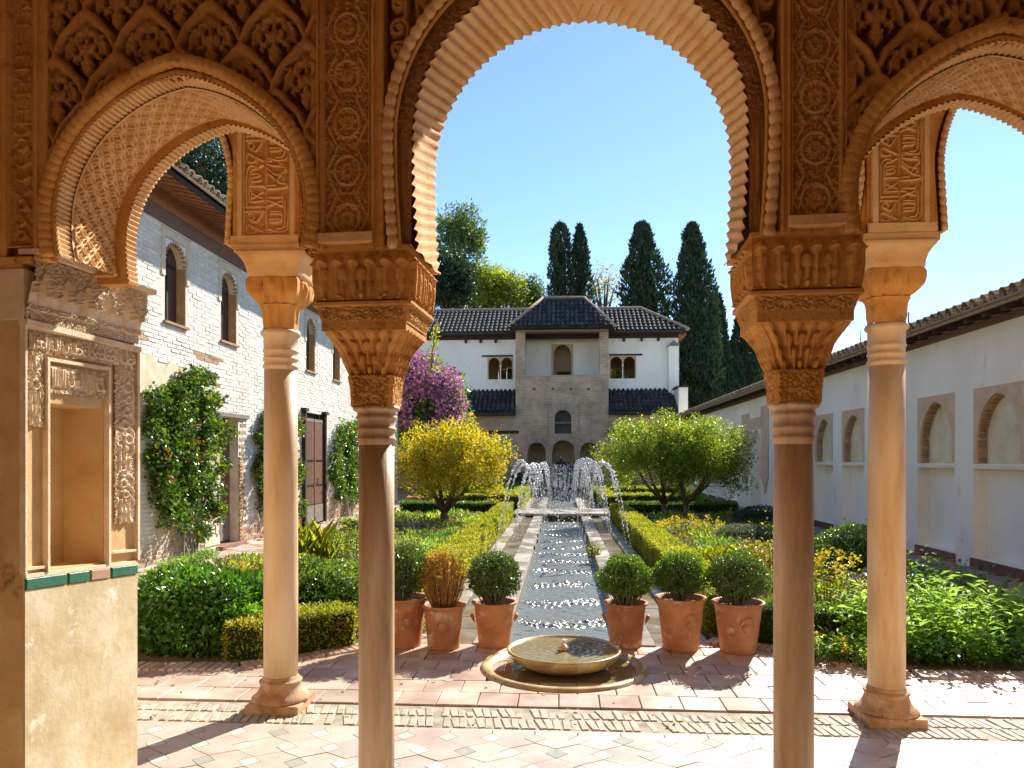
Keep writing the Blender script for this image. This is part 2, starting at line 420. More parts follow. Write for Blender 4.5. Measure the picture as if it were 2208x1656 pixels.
M['euca'] = leafmat('tall tree foliage', [(0.06, 0.112, 0.045), (0.105, 0.18, 0.06), (0.18, 0.255, 0.09)], 0.35, 0.5)
M['lime_tree'] = leafmat('yellow green tree foliage', [(0.13, 0.195, 0.026), (0.221, 0.286, 0.039), (0.338, 0.39, 0.065)], 0.45, 0.5)
M['pale_tree'] = leafmat('pale sparse foliage', [(0.22, 0.22, 0.12), (0.32, 0.30, 0.17), (0.36, 0.30, 0.12)], 0.4, 0.5)
M['bougain'] = leafmat('bougainvillea bracts', [(0.39, 0.13, 0.364), (0.546, 0.221, 0.52), (0.65, 0.338, 0.611), (0.598, 0.286, 0.39), (0.208, 0.26, 0.078)], 0.4, 0.7, tcol=(1.0, 0.75, 1.0), tboost=1.1)
M['yellow_fl'] = leafmat('yellow petals', [(0.60, 0.50, 0.03), (0.7, 0.58, 0.05), (0.7, 0.46, 0.03)], 0.4, 0.6, tcol=(1, 0.9, 0.3), tboost=1.2)
M['orange_fl'] = leafmat('orange petals', [(0.6, 0.22, 0.04), (0.6, 0.3, 0.06)], 0.3, 0.6, tcol=(1, 0.6, 0.3), tboost=1.2)
M['purple_fl'] = leafmat('purple petals', [(0.07, 0.035, 0.18), (0.14, 0.08, 0.30)], 0.3, 0.6, tcol=(0.7, 0.5, 1.2), tboost=1.2)
M['white_fl'] = leafmat('white petals', [(0.55, 0.55, 0.5), (0.7, 0.7, 0.65)], 0.3, 0.6, tcol=(1, 1, 1), tboost=1)
M['core'] = plain('inner shade foliage', (0.02, 0.035, 0.01), 0.9, spec=0.1)  # shade inside foliage put into the colour of solid fillers
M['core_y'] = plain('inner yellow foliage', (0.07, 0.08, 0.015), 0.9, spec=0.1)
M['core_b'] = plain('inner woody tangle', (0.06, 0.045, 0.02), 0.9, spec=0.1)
M['skin'] = plain('skin', (0.35, 0.2, 0.14), 0.6)
M['cloth_dark'] = plain('dark cloth', (0.02, 0.022, 0.03), 0.85)
M['cloth_blue'] = plain('blue cloth', (0.03, 0.045, 0.1), 0.85)

# ------------------------------------------------------------------ object helpers
def setp(o, label=None, cat=None, group=None, kind=None):
    if label: o['label'] = label
    if cat: o['category'] = cat
    if group: o['group'] = group
    if kind: o['kind'] = kind
    return o

def thing(name, label, cat, loc=(0, 0, 0), rz=0, group=None):
    o = bpy.data.objects.new(name, None)
    o.empty_display_size = 0.1
    C.objects.link(o)
    o.location = loc
    o.rotation_euler = (0, 0, rz)
    return setp(o, label, cat, group)

def link(name, me, mat, parent=None, local=False, smooth=False, matrix=None):
    """world-space mesh, parented without moving it (local=True keeps parent-local coordinates)"""
    o = bpy.data.objects.new(name, me)
    C.objects.link(o)
    if mat is not None and not me.materials:
        me.materials.append(mat)
    if smooth:
        me.polygons.foreach_set('use_smooth', [True] * len(me.polygons))
    if matrix is not None:
        o.matrix_basis = matrix
    if parent is not None:
        o.parent = parent
        if not local:
            pm = Matrix.Translation(parent.location) @ Matrix.Rotation(parent.rotation_euler[2], 4, 'Z')
            if parent.parent is not None:      # meshes parented to meshes: both in world space already
                pm = Matrix.Identity(4)
            o.matrix_parent_inverse = pm.inverted()
    return o

def pydata(verts, faces):
    me = bpy.data.meshes.new('m')
    me.from_pydata([tuple(v) for v in verts], [], faces)
    me.update()
    return me

def trimesh(V, F, quads=False):
    """fast mesh from numpy"""
    V = np.ascontiguousarray(V, dtype=np.float32)
    F = np.ascontiguousarray(F, dtype=np.int32)
    k = F.shape[1]
    me = bpy.data.meshes.new('m')
    me.vertices.add(len(V))
    me.vertices.foreach_set('co', V.ravel())
    me.loops.add(F.size)
    me.loops.foreach_set('vertex_index', F.ravel())
    me.polygons.add(len(F))
    me.polygons.foreach_set('loop_start', np.arange(0, F.size, k, dtype=np.int32))
    me.polygons.foreach_set('loop_total', np.full(len(F), k, dtype=np.int32))
    me.update(calc_edges=True)
    return me

class MB:
    def __init__(s):
        s.v = []; s.f = []
    def add(s, v, f):
        n = len(s.v)
        s.v += [tuple(p) for p in v]
        s.f += [tuple(i + n for i in q) for q in f]
    def box(s, x0, x1, y0, y1, z0, z1):
        v = [(x0, y0, z0), (x1, y0, z0), (x1, y1, z0), (x0, y1, z0), (x0, y0, z1), (x1, y0, z1), (x1, y1, z1), (x0, y1, z1)]
        s.add(v, [(0, 3, 2, 1), (4, 5, 6, 7), (0, 1, 5, 4), (1, 2, 6, 5), (2, 3, 7, 6), (3, 0, 4, 7)])
    def quadbox(s, base, h):
        """prism of a 4 point base polygon (x,y,z) extruded by vector h"""
        n = len(base)
        v = [Vector(p) for p in base] + [Vector(p) + Vector(h) for p in base]
        f = [tuple(range(n - 1, -1, -1)), tuple(range(n, 2 * n))]
        f += [(i, (i + 1) % n, (i + 1) % n + n, i + n) for i in range(n)]
        s.add(v, f)
    def lathe(s, prof, n=32, c=(0, 0, 0), a0=0.0, caps=True, sx=1, sy=1):
        v = []; f = []
        for r, z in prof:
            for i in range(n):
                a = a0 + 2 * math.pi * i / n
                v.append((c[0] + sx * r * math.cos(a), c[1] + sy * r * math.sin(a), c[2] + z))
        for j in range(len(prof) - 1):
            for i in range(n):
                k = (i + 1) % n
                f.append((j * n + i, j * n + k, (j + 1) * n + k, (j + 1) * n + i))
        if caps:
            if prof[0][0] > 1e-5: f.append(tuple(range(n - 1, -1, -1)))
            if prof[-1][0] > 1e-5: f.append(tuple(range((len(prof) - 1) * n, len(prof) * n)))
        s.add(v, f)
    def tube(s, pts, rad, n=8, cap=True):
        pts = [Vector(p) for p in pts]
        m = len(pts)
        if not hasattr(rad, '__len__'): rad = [rad] * m
        v = []; f = []
        prev = None
        for i, p in enumerate(pts):
            t = (pts[min(i + 1, m - 1)] - pts[max(i - 1, 0)])
            if t.length < 1e-9: t = Vector((0, 0, 1))
            t.normalize()
            if prev is None:
                up = Vector((0, 0, 1)) if abs(t.z) < 0.9 else Vector((0, 1, 0))
                a = t.cross(up).normalized()
            else:
                a = (prev - t * prev.dot(t)).normalized()
            prev = a
            b = t.cross(a)
            for k in range(n):
                an = 2 * math.pi * k / n
                v.append(p + (a * math.cos(an) + b * math.sin(an)) * rad[i])
        for i in range(m - 1):
            for k in range(n):
                k2 = (k + 1) % n
                f.append((i * n + k, i * n + k2, (i + 1) * n + k2, (i + 1) * n + k))
        if cap:
            f.append(tuple(range(n - 1, -1, -1)))
            f.append(tuple(range((m - 1) * n, m * n)))
        s.add(v, f)
    def prism_xz(s, poly, y0, y1):
        """concave polygon in x,z extruded along y (triangulated by bmesh)"""
        bm = bmesh.new()
        vs_ = [bm.verts.new((p[0], y0, p[1])) for p in poly]
        fc = bm.faces.new(vs_)
        r = bmesh.ops.extrude_face_region(bm, geom=[fc])
        for g in r['geom']:
            if isinstance(g, bmesh.types.BMVert): g.co.y = y1
        bmesh.ops.triangulate(bm, faces=[q for q in bm.faces if len(q.verts) > 4])
        bmesh.ops.recalc_face_normals(bm, faces=bm.faces[:])
        bm.verts.index_update()
        s.add([v.co[:] for v in bm.verts], [tuple(v.index for v in q.verts) for q in bm.faces])
        bm.free()
    def map(s, fn):
        s.v = [tuple(fn(p)) for p in s.v]
        return s
    def mesh(s):
        return pydata(s.v, s.f)
    def build(s, name, mat, parent=None, smooth=False, local=False):
        return link(name, s.mesh(), mat, parent, local, smooth)

def bevel_mesh(me, w, seg=1):
    bm = bmesh.new()
    bm.from_mesh(me)
    bmesh.ops.bevel(bm, geom=bm.edges[:], offset=w, segments=seg, affect='EDGES', profile=0.5)
    bm.to_mesh(me)
    bm.free()
    return me

def unitbox(sx, sy, sz, bev=0.0):
    b = MB(); b.box(-sx / 2, sx / 2, -sy / 2, sy / 2, -sz / 2, sz / 2)
    me = b.mesh()
    if bev: bevel_mesh(me, bev)
    return me

def vnoise(shape, cells, rng, octaves=4):
    """smooth value noise grid"""
    h, w_ = shape
    out = np.zeros(shape); amp = 1.0; tot = 0
    for o in range(octaves):
        cy_, cx_ = max(2, int(cells[0] * 2 ** o) + 2), max(2, int(cells[1] * 2 ** o) + 2)
        g = rng.random((cy_ + 1, cx_ + 1))
        y = np.linspace(0, cy_ - 1.001, h); x = np.linspace(0, cx_ - 1.001, w_)
        yi = y.astype(int); xi = x.astype(int)
        fy = (y - yi)[:, None]; fx = (x - xi)[None, :]
        fy = fy * fy * (3 - 2 * fy); fx = fx * fx * (3 - 2 * fx)
        a = g[yi][:, xi]; b = g[yi][:, xi + 1]; c = g[yi + 1][:, xi]; d = g[yi + 1][:, xi + 1]
        out += amp * ((a * (1 - fx) + b * fx) * (1 - fy) + (c * (1 - fx) + d * fx) * fy)
        tot += amp; amp *= 0.5
    return out / tot

def chaikin(pts, it=2):
    pts = [tuple(p) for p in pts]
    for _ in range(it):
        if len(pts) < 3: return pts
        q = [pts[0]]
        for a, b in zip(pts[:-1], pts[1:]):
            q.append((a[0] * .75 + b[0] * .25, a[1] * .75 + b[1] * .25)); q.append((a[0] * .25 + b[0] * .75, a[1] * .25 + b[1] * .75))
        q.append(pts[-1]); pts = q
    return pts

def stroke_h(U, Z, strokes, sharp=1.0):
    """height 0..1 of rounded strokes [(pts, halfwidth), ...] evaluated on arrays"""
    H = np.zeros(U.shape)
    for pts, wd in strokes:
        pts = np.asarray(pts, float)
        for i in range(len(pts) - 1):
            (x0, z0), (x1, z1) = pts[i], pts[i + 1]
            lo_x, hi_x = min(x0, x1) - wd, max(x0, x1) + wd
            lo_z, hi_z = min(z0, z1) - wd, max(z0, z1) + wd
            mk = (U >= lo_x) & (U <= hi_x) & (Z >= lo_z) & (Z <= hi_z)
            if not mk.any(): continue
            u = U[mk]; z = Z[mk]
            dx, dz = x1 - x0, z1 - z0
            L2 = dx * dx + dz * dz + 1e-12
            t = np.clip(((u - x0) * dx + (z - z0) * dz) / L2, 0, 1)
            d2 = (u - x0 - t * dx) ** 2 + (z - z0 - t * dz) ** 2
            h = np.sqrt(np.clip(1 - d2 / (wd * wd), 0, 1))
            H[mk] = np.maximum(H[mk], h)
    return H

def grid_mesh(P, keep=None):
    """P: (h,w,3) grid; keep: (h-1,w-1) bool"""
    h, w_ = P.shape[:2]
    idx = np.arange(h * w_).reshape(h, w_)
    F = np.stack([idx[:-1, :-1], idx[:-1, 1:], idx[1:, 1:], idx[1:, :-1]], -1)
    if keep is not None: F = F[keep]
    else: F = F.reshape(-1, 4)
    V = P.reshape(-1, 3)
    used = np.unique(F)
    remap = np.zeros(len(V), np.int32); remap[used] = np.arange(len(used))
    return trimesh(V[used], remap[F])

# ------------------------------------------------------------------ foliage helpers
def unit(a):
    return a / (np.linalg.norm(a, axis=1, keepdims=True) + 1e-9)

def leaf_arrays(P, D, N, size, aspect=0.5, fold=0.15):
    """each leaf: a folded rhombus of two triangles from base P along D, facing N"""
    n = len(P)
    size = np.broadcast_to(np.asarray(size, float), (n,))[:, None]
    D = unit(D)
    Sd = unit(np.cross(D, N))
    Nn = np.cross(Sd, D)
    V = np.empty((n, 4, 3))
    V[:, 0] = P
    V[:, 2] = P + D * size
    mid = P + D * size * 0.48
    V[:, 1] = mid + Sd * size * aspect / 2 + Nn * size * fold
    V[:, 3] = mid - Sd * size * aspect / 2 + Nn * size * fold
    i = np.arange(n)[:, None] * 4
    F = np.concatenate([i + np.array([[0, 1, 2]]), i + np.array([[0, 2, 3]])], 1).reshape(-1, 3)
    return V.reshape(-1, 3), F

def join_arrays(parts):
    Vs, Fs, n = [], [], 0
    for V, F in parts:
        Vs.append(V); Fs.append(F + n); n += len(V)
    return np.concatenate(Vs), np.concatenate(Fs)

def leaves(P, rng, size, aspect=0.55, out=None, up=0.3, jitter=0.9, svar=0.3):
    n = len(P)
    D = rng.normal(size=(n, 3)) * jitter
    if out is not None: D = D + out
    D[:, 2] += up
    N = rng.normal(size=(n, 3))
    N[:, 2] += 0.6
    if out is not None: N = N + out * 0.8
    sz = size * (1 + svar * rng.normal(size=n)).clip(0.4, 1.8)
    return leaf_arrays(P, D, N, sz, aspect)

def clump_points(centers, radii, per, rng):
    n = len(centers)
    d = unit(rng.normal(size=(n * per, 3)))
    r = np.repeat(radii, per)[:, None] * (0.55 + 0.45 * rng.random((n * per, 1)))
    return np.repeat(centers, per, 0) + d * r, d

def ellip_shell(n, c, r, rng, inner=0.55, zmin=-1.0):
    d = unit(rng.normal(size=(n * 2, 3)))
    d = d[d[:, 2] > zmin][:n]
    k = len(d)
    rr = inner + (1 - inner) * rng.random((k, 1)) ** 0.5
    return np.array(c) + d * np.array(r) * rr, d

def herb(name, c, rad, h, nst, nlf, lsize, mat, rng, aspect=0.4, lean=0.25, flowers=None, fsize=0.02, nfl=6,
         label=None, cat=None, group=None, flat=0.0, stem_mat='bark', tip=0.3, sub=None, pair_up=0.5, rx=None):
    """a plant of leafy stems: foliage, stems, optional flowers"""
    rx = rx or rad
    root = thing(name, label, cat, (c[0], c[1], c[2] if len(c) > 2 else 0), 0, group)
    z0 = c[2] if len(c) > 2 else 0
    a = rng.random(nst) * 2 * math.pi
    r = np.sqrt(rng.random(nst))
    bx = c[0] + np.cos(a) * r * rx * 0.75; by = c[1] + np.sin(a) * r * rad * 0.75
    hh = h * (0.62 + 0.38 * rng.random(nst)) * (1 - 0.35 * r ** 2)
    lx = np.cos(a) * r * rx * lean + rng.normal(size=nst) * 0.04 * h; ly = np.sin(a) * r * rad * lean + rng.normal(size=nst) * 0.04 * h
    t = np.tile(np.linspace(0.12, 1, nlf), (nst, 1)) + rng.random((nst, nlf)) * 0.06
    P = np.stack([bx[:, None] + lx[:, None] * t * t, by[:, None] + ly[:, None] * t * t, z0 + hh[:, None] * t], -1).reshape(-1, 3)
    n = len(P)
    an = (np.arange(n) * 2.4 + rng.random(n) * 0.8)
    D = np.stack([np.cos(an), np.sin(an), np.full(n, pair_up) + rng.normal(size=n) * 0.25], -1)
    N = np.stack([-np.cos(an) * 0.4, -np.sin(an) * 0.4, np.ones(n)], -1) + rng.normal(size=(n, 3)) * 0.25
    sz = lsize * (1.1 - tip * t.reshape(-1)) * (0.7 + 0.6 * rng.random(n))
    V, F = leaf_arrays(P, D, N, sz, aspect)
    fol = link('foliage', trimesh(V, F), M[mat], root)
    sb = MB()
    for i in range(min(nst, 40)):
        sb.tube([(bx[i], by[i], z0), (bx[i] + lx[i] * .25, by[i] + ly[i] * .25, z0 + hh[i] * .5), (bx[i] + lx[i], by[i] + ly[i], z0 + hh[i])],
                [0.006, 0.004, 0.002], 4, cap=False)
    sb.build('stems', M[stem_mat], root)['kind'] = 'stuff'
    if flowers:
        k = rng.integers(0, nst, nfl * 3)
        Pf = np.stack([bx[k] + lx[k], by[k] + ly[k], z0 + hh[k]], -1)[:nfl]
        Pf = np.repeat(Pf, 7, 0) + rng.normal(size=(len(Pf) * 7, 3)) * fsize * 0.9
        V, F = leaves(Pf, rng, fsize, 0.9, up=0.4)
        link('flowers', trimesh(V, F), M[flowers], root)['kind'] = 'stuff'
    return root

def box_hedge(name, pts, width, h, mat, rng, dens, lsize, label, z0=0.0, core='core', cat='hedge', group=None):
    """clipped hedge following a ground polyline"""
    root = thing(name, label, cat, (pts[0][0], pts[0][1], z0), 0, group)
    cb = MB(); parts = []
    for (xa, ya), (xb, yb) in zip(pts[:-1], pts[1:]):
        L_ = math.hypot(xb - xa, yb - ya)
        tx, ty = (xb - xa) / L_, (yb - ya) / L_
        nx, ny = -ty, tx
        hw = width / 2 - 0.035
        base = [(xa + nx * hw, ya + ny * hw, z0), (xa - nx * hw, ya - ny * hw, z0), (xb - nx * hw, yb - ny * hw, z0), (xb + nx * hw, yb + ny * hw, z0)]
        cb.quadbox(base[::-1], (0, 0, h - 0.04))
        def surfpts(n, kind):
            s_ = rng.random(n) * L_
            if kind == 0:
                q = (rng.random(n) - .5) * width; z = np.full(n, h); o = np.tile([0, 0, 1.0], (n, 1))
            else:
                q = np.full(n, kind * width / 2.0); z = rng.random(n) ** 0.8 * h; o = np.tile([nx * kind, ny * kind, 0.15], (n, 1))
            wob = 0.02 * np.sin(s_ * 3.1) + 0.015 * np.sin(s_ * 7.7 + 1)
            z = z + (wob if kind == 0 else 0)
            q = q + (wob if kind else 0)
            P = np.stack([xa + tx * s_ + nx * q, ya + ty * s_ + ny * q, z0 + z], -1)
            P += rng.normal(size=P.shape) * 0.014 - o * 0.02
            return P, o
        for kind, area in ((0, width * L_), (-1, h * L_), (1, h * L_)):
            n = int(dens * area)
            P, o = surfpts(n, kind)
            parts.append(leaves(P, rng, lsize, 0.6, out=o * 0.9, up=0.3))
        for end, s0 in ((-1, 0.0), (1, L_)):
            n = int(dens * width * h)
            q = (rng.random(n) - .5) * width; z = rng.random(n) * h
            P = np.stack([xa + tx * s0 + nx * q, ya + ty * s0 + ny * q, z0 + z], -1) + rng.normal(size=(n, 3)) * 0.014
            parts.append(leaves(P, rng, lsize, 0.6, out=np.tile([tx * end, ty * end, 0.1], (n, 1)), up=0.3))
    cb.build('core_fill', M[core], root)  # solid dark filler that stops see-through, not modelled branching
    V, F = join_arrays(parts)
    link('foliage', trimesh(V, F), M[mat], root)
    return root
# ------------------------------------------------------------------ frames
AL = math.atan(196 / 1620) - TH            # the inner arcade stands slightly askew to the garden axis
ca, sa = math.cos(AL), math.sin(AL)
def LW(p):
    u, v, z = p
    return (u * ca + v * sa, -u * sa + v * ca, z)
def LWa(A):
    A = np.asarray(A, float)
    out = np.empty_like(A)
    out[..., 0] = A[..., 0] * ca + A[..., 1] * sa
    out[..., 1] = -A[..., 0] * sa + A[..., 1] * ca
    out[..., 2] = A[..., 2]
    return out

def structure(name, mb_or_me, mat, **kw):
    me = mb_or_me.mesh() if isinstance(mb_or_me, MB) else mb_or_me
    o = link(name, me, mat, **kw)
    o['kind'] = 'structure'
    return o

def dup(root, loc, rz=None, label=None, group=None):
    r = root.copy(); C.objects.link(r); r.location = loc
    if rz is not None: r.rotation_euler[2] = rz
    if label: r['label'] = label
    if group: r['group'] = group
    for ch in list(root.children):
        c = ch.copy(); C.objects.link(c); c.parent = r
        for g in list(ch.children):
            d = g.copy(); C.objects.link(d); d.parent = c
    return r

# ------------------------------------------------------------------ ground, channel, beds
CX = 0.02                                   # channel axis
g = MB()
zg = -0.045
X0, X1, Y0, Y1 = CX - 0.56, CX + 0.56, 6.42, 37.0
for a in ((-300, X0, -60, 400), (X1, 300, -60, 400), (X0, X1, -60, Y0), (X0, X1, Y1, 400)):
    g.add([(a[0], a[2], zg), (a[1], a[2], zg), (a[1], a[3], zg), (a[0], a[3], zg)], [(0, 1, 2, 3)])
ground = structure('ground', g, M['ground'])
g = MB()
g.box(X0 + 0.04, X1 - 0.04, Y0, Y1, -0.62, -0.55)
g.box(X0, X0 + 0.04, Y0 - 0.04, Y1 + 0.04, -0.62, -0.047)
g.box(X1 - 0.04, X1, Y0 - 0.04, Y1 + 0.04, -0.62, -0.047)
g.box(X0 + 0.04, X1 - 0.04, Y0 - 0.04, Y0, -0.62, -0.047)
g.box(X0 + 0.04, X1 - 0.04, Y1, Y1 + 0.04, -0.62, -0.047)
channel = structure('channel', g, M['chan_wall'])
# water sheet with real ripples
yy = np.concatenate([np.linspace(Y0, 14, 900)[:-1], np.linspace(14, 22.5, 620)[:-1], np.linspace(22.5, Y1, 420)])
xx = np.linspace(X0 + 0.041, X1 - 0.041, 88)
YY, XX = np.meshgrid(yy, xx, indexing='ij')
rng = np.random.default_rng(7)
Z = np.zeros_like(YY)
for k in range(30):
    lam = rng.uniform(0.08, 0.24); ang = rng.normal(0, 0.5); ph = rng.uniform(0, 6.28)
    Z += 0.0055 * lam * np.sin(2 * math.pi / lam * (YY * math.cos(ang) + XX * math.sin(ang)) + ph)
band = np.clip(np.sin(2 * math.pi * (YY + .12 * np.sin(XX * 4 + YY) + .2 * np.sin(YY * .9)) / 1.12), 0, 1) ** 1.6
Zc = np.zeros_like(YY)
for k in range(36):                      # short steep chop raised in rows by the falling jets
    lam = rng.uniform(0.035, 0.085); ang = rng.uniform(0, math.pi); ph = rng.uniform(0, 6.28)
    Zc += 0.0155 * lam * np.sin(2 * math.pi / lam * (YY * math.cos(ang) + XX * math.sin(ang)) + ph + .8 * np.sin(XX * 9 + k) + .8 * np.sin(YY * 7 + k))
edge = np.clip((.52 - np.abs(XX - CX)) / .12, 0.25, 1)
Z += Zc * (0.22 + 1.25 * band) * edge
P = np.stack([XX, YY, -0.135 + Z], -1)
water = structure('water', grid_mesh(P), M['water'], smooth=True)

def slab_run(parent, x0, x1, y0, y1, zt, th, step, mat, name, rs, gap=0.008, jz=0.004, bev=0.006):
    y = y0
    k = 0
    sizes = [step * f_ for f_ in (0.86, 1.0, 1.13)]
    mesh_c = {}
    while y < y1 - 0.2:
        i = rs.randrange(3)
        L_ = sizes[i]
        if y + L_ > y1:
            L_ = y1 - y; i = 99 + k
        if i not in mesh_c:
            mesh_c[i] = unitbox(x1 - x0 - gap, L_ - gap, th, bev)
        o = link(name, mesh_c[i], mat, parent, local=True,
                 matrix=Matrix.Translation(((x0 + x1) / 2, y + L_ / 2, zt - th / 2 + rs.uniform(-jz, jz))))
        y += L_; k += 1
rs = random.Random(3)
for s_ in (-1, 1):
    def bx(a, b): return (CX + s_ * b, CX + s_ * a) if s_ < 0 else (CX + a, CX + b)
    xa, xb = bx(0.53, 0.79); slab_run(channel, xa, xb, 6.45, 37, 0.012, 0.12, 0.95, M['coping'], 'coping_slab', rs)
    xa, xb = bx(0.795, 1.06); slab_run(channel, xa, xb, 6.45, 37, -0.02, 0.05, 0.62, M['gutter'], 'gutter_slab', rs, jz=0.002)
    xa, xb = bx(1.065, 1.27); slab_run(channel, xa, xb, 6.45, 37, 0.008, 0.06, 0.8, M['coping'], 'kerb_slab', rs)
# stone bridge over the channel
b = MB(); b.quadbox([(-1.36, 21.0, 0.02), (1.42, 21.0, 0.02), (1.42, 23.3, 0.02), (-1.36, 23.3, 0.02)], (0, 0, 0.06))
br = thing('footbridge', 'flat pale stone slab bridge crossing the water channel', 'bridge', (CX, 22, 0))
me = b.mesh(); link('deck_slab', me, M['coping'], br)
b = MB(); b.box(X0 + 0.042, X1 - 0.042, 21.25, 22.9, -0.5, 0.018); b.build('underside', M['chan_wall'], br)

# beds
bedL = [(-4.78, 5.66), (-2.52, 5.72), (-1.80, 6.33), (-1.29, 6.8), (-1.29, 20.4), (-4.78, 20.4)]
bedR = [(1.34, 6.8), (2.05, 6.36), (2.62, 5.83), (5.0, 5.86), (5.0, 20.4), (1.34, 20.4)]
bedL2 = [(-4.78, 23.6), (-1.29, 23.6), (-1.29, 37), (-4.78, 37)]
bedR2 = [(1.34, 23.6), (5.0, 23.6), (5.0, 37), (1.34, 37)]
b = MB()
for bed in (bedL, bedR, bedL2, bedR2):
    b.quadbox([(x, y, -0.044) for x, y in bed], (0, 0, 0.052))
structure('garden_soil', b, M['soil'])

def inside(poly, x, y):
    c_ = False
    n = len(poly)
    for i in range(n):
        (x1, y1), (x2, y2) = poly[i], poly[(i + 1) % n]
        if (y1 > y) != (y2 > y) and x < (x2 - x1) * (y - y1) / (y2 - y1) + x1: c_ = not c_
    return c_

# patio pavers: squares in rows
patio = MB(); patio.add([(-6.2, 4.8, -0.04), (6.2, 4.8, -0.04), (6.2, 6.42, -0.04), (-6.2, 6.42, -0.04)], [(0, 1, 2, 3)])
patio = structure('patio', patio, M['grout'])
rs = random.Random(11)
ps = 0.268
pm = [unitbox(ps - 0.007, ps - 0.007, 0.035, 0.003) for _ in range(2)]
row = 0
y = 4.86 + ps / 2
cnt = 0
dm = unitbox(0.062, 0.062, 0.036, 0.002)
while y < 7.1:
    off = (row % 2) * ps * 0.45 + rs.uniform(-.02, .02)
    x = -3.9 + off
    while x < 4.5:
        cxm = abs(x - CX)
        ok = not any(inside(b_, x, y) for b_ in (bedL, bedR)) and not (cxm < 1.34 and y > 6.36)
        if math.hypot(x - 0.02, y - 5.80) < 0.52: ok = False
        if ok and (y < 6.42):
            link('paver', pm[cnt % 2], M['paver'], patio, local=True,
                 matrix=Matrix.Translation((x, y, -0.0175 + rs.uniform(-.0025, .0015))) @ Matrix.Rotation(rs.uniform(-.012, .012), 4, 'Z') @ Matrix.Rotation(rs.uniform(-.006, .006), 4, 'X'))
            cnt += 1
            if row == 2 and cnt % 3 == 0:
                link('diamond_tile', dm, M['tile_green'], patio, local=True,
                     matrix=Matrix.Translation((x + ps / 2, y - ps / 2, -0.0155)) @ Matrix.Rotation(R(45), 4, 'Z'))
        x += ps
    y += ps; row += 1
# narrow soldier bricks that edge the beds
sb_me = unitbox(0.052, 0.2, 0.05, 0.004)
def soldier(poly_pts, off=-0.1):
    for (xa, ya), (xb, yb) in zip(poly_pts[:-1], poly_pts[1:]):
        L_ = math.hypot(xb - xa, yb - ya)
        a = math.atan2(yb - ya, xb - xa)
        n = int(L_ / 0.06)
        for i in range(n):
            t = (i + 0.5) / n
            nx_, ny_ = math.sin(a), -math.cos(a)
            link('edging_brick', sb_me, M['paver'], patio, local=True,
                 matrix=Matrix.Translation((xa + (xb - xa) * t + nx_ * 0.09, ya + (yb - ya) * t + ny_ * 0.09, -0.008 + rs.uniform(-.004, .003)))
                 @ Matrix.Rotation(a + rs.uniform(-.05, .05), 4, 'Z'))
soldier([(-3.6, 5.66), (-2.5, 5.70), (-1.78, 6.33), (-1.3, 6.8)])
soldier([(1.34, 6.8), (2.05, 6.36), (2.62, 5.83), (4.2, 5.86)])

# brick strip between the portico columns
strip = MB(); strip.add([(-6.2, 4.44, -0.0125), (6.2, 4.44, -0.0125), (6.2, 4.855, -0.0125), (-6.2, 4.855, -0.0125)], [(0, 1, 2, 3)])
strip = structure('threshold_strip', strip, M['strip_grout'])
bk = [unitbox(0.044, 0.172, 0.03, 0.005), unitbox(0.044, 0.12, 0.03, 0.006), unitbox(0.044, 0.09, 0.03, 0.006)]
x = -3.3
while x < 4.2:
    y = 4.475
    for r_ in range(2):
        t = rs.random()
        k = 0 if r_ == 0 else rs.choice([0, 1, 2])
        if rs.random() < 0.88:
            hgt = rs.uniform(-.0035, -.0005) - (.004 if rs.random() < .12 else 0)
            link('strip_brick', bk[k], M['strip_brick'], strip, local=True,
                 matrix=Matrix.Translation((x + (y - 4.475) * -0.18 + rs.uniform(-.004, .004), y + (0.172, 0.12, 0.09)[k] / 2, -0.018 + hgt)) @ Matrix.Rotation(0.18 + rs.uniform(-.13, .13), 4, 'Z'))
        y += 0.185
    x += 0.052

# inner floor: notched hexagon tiles with diamond insets
fl = MB(); fl.add([(-6.2, -3.6, -0.032), (6.2, -3.6, -0.032), (6.2, 4.44, -0.032), (-6.2, 4.44, -0.032)], [(0, 1, 2, 3)])
floor = structure('floor', fl, M['tile_in'])
def polyprism(pts, z0, z1):
    bb = MB(); n = len(pts)
    bm = bmesh.new()
    f_ = bm.faces.new([bm.verts.new((p[0], p[1], z0)) for p in pts])
    r_ = bmesh.ops.extrude_face_region(bm, geom=[f_])
    for q in r_['geom']:
        if isinstance(q, bmesh.types.BMVert): q.co.z = z1
    bmesh.ops.triangulate(bm, faces=[q for q in bm.faces if len(q.verts) > 4])
    bmesh.ops.recalc_face_normals(bm, faces=bm.faces[:])
    me = bpy.data.meshes.new('m'); bm.to_mesh(me); bm.free()
    return me
tp = [(.0625, 0), (0, .065), (.125, .145), (.25, .065), (.1875, 0), (.25, -.065), (.125, -.145), (0, -.065)]
tp = [(.125 + (x - .125) * .972, y * .972) for x, y in tp]
tile_me = polyprism(tp, -0.03, 0)
dia_me = polyprism([(.059, 0), (0, .061), (-.059, 0), (0, -.061)], -0.03, 0.0005)
y = 4.30; j = 0
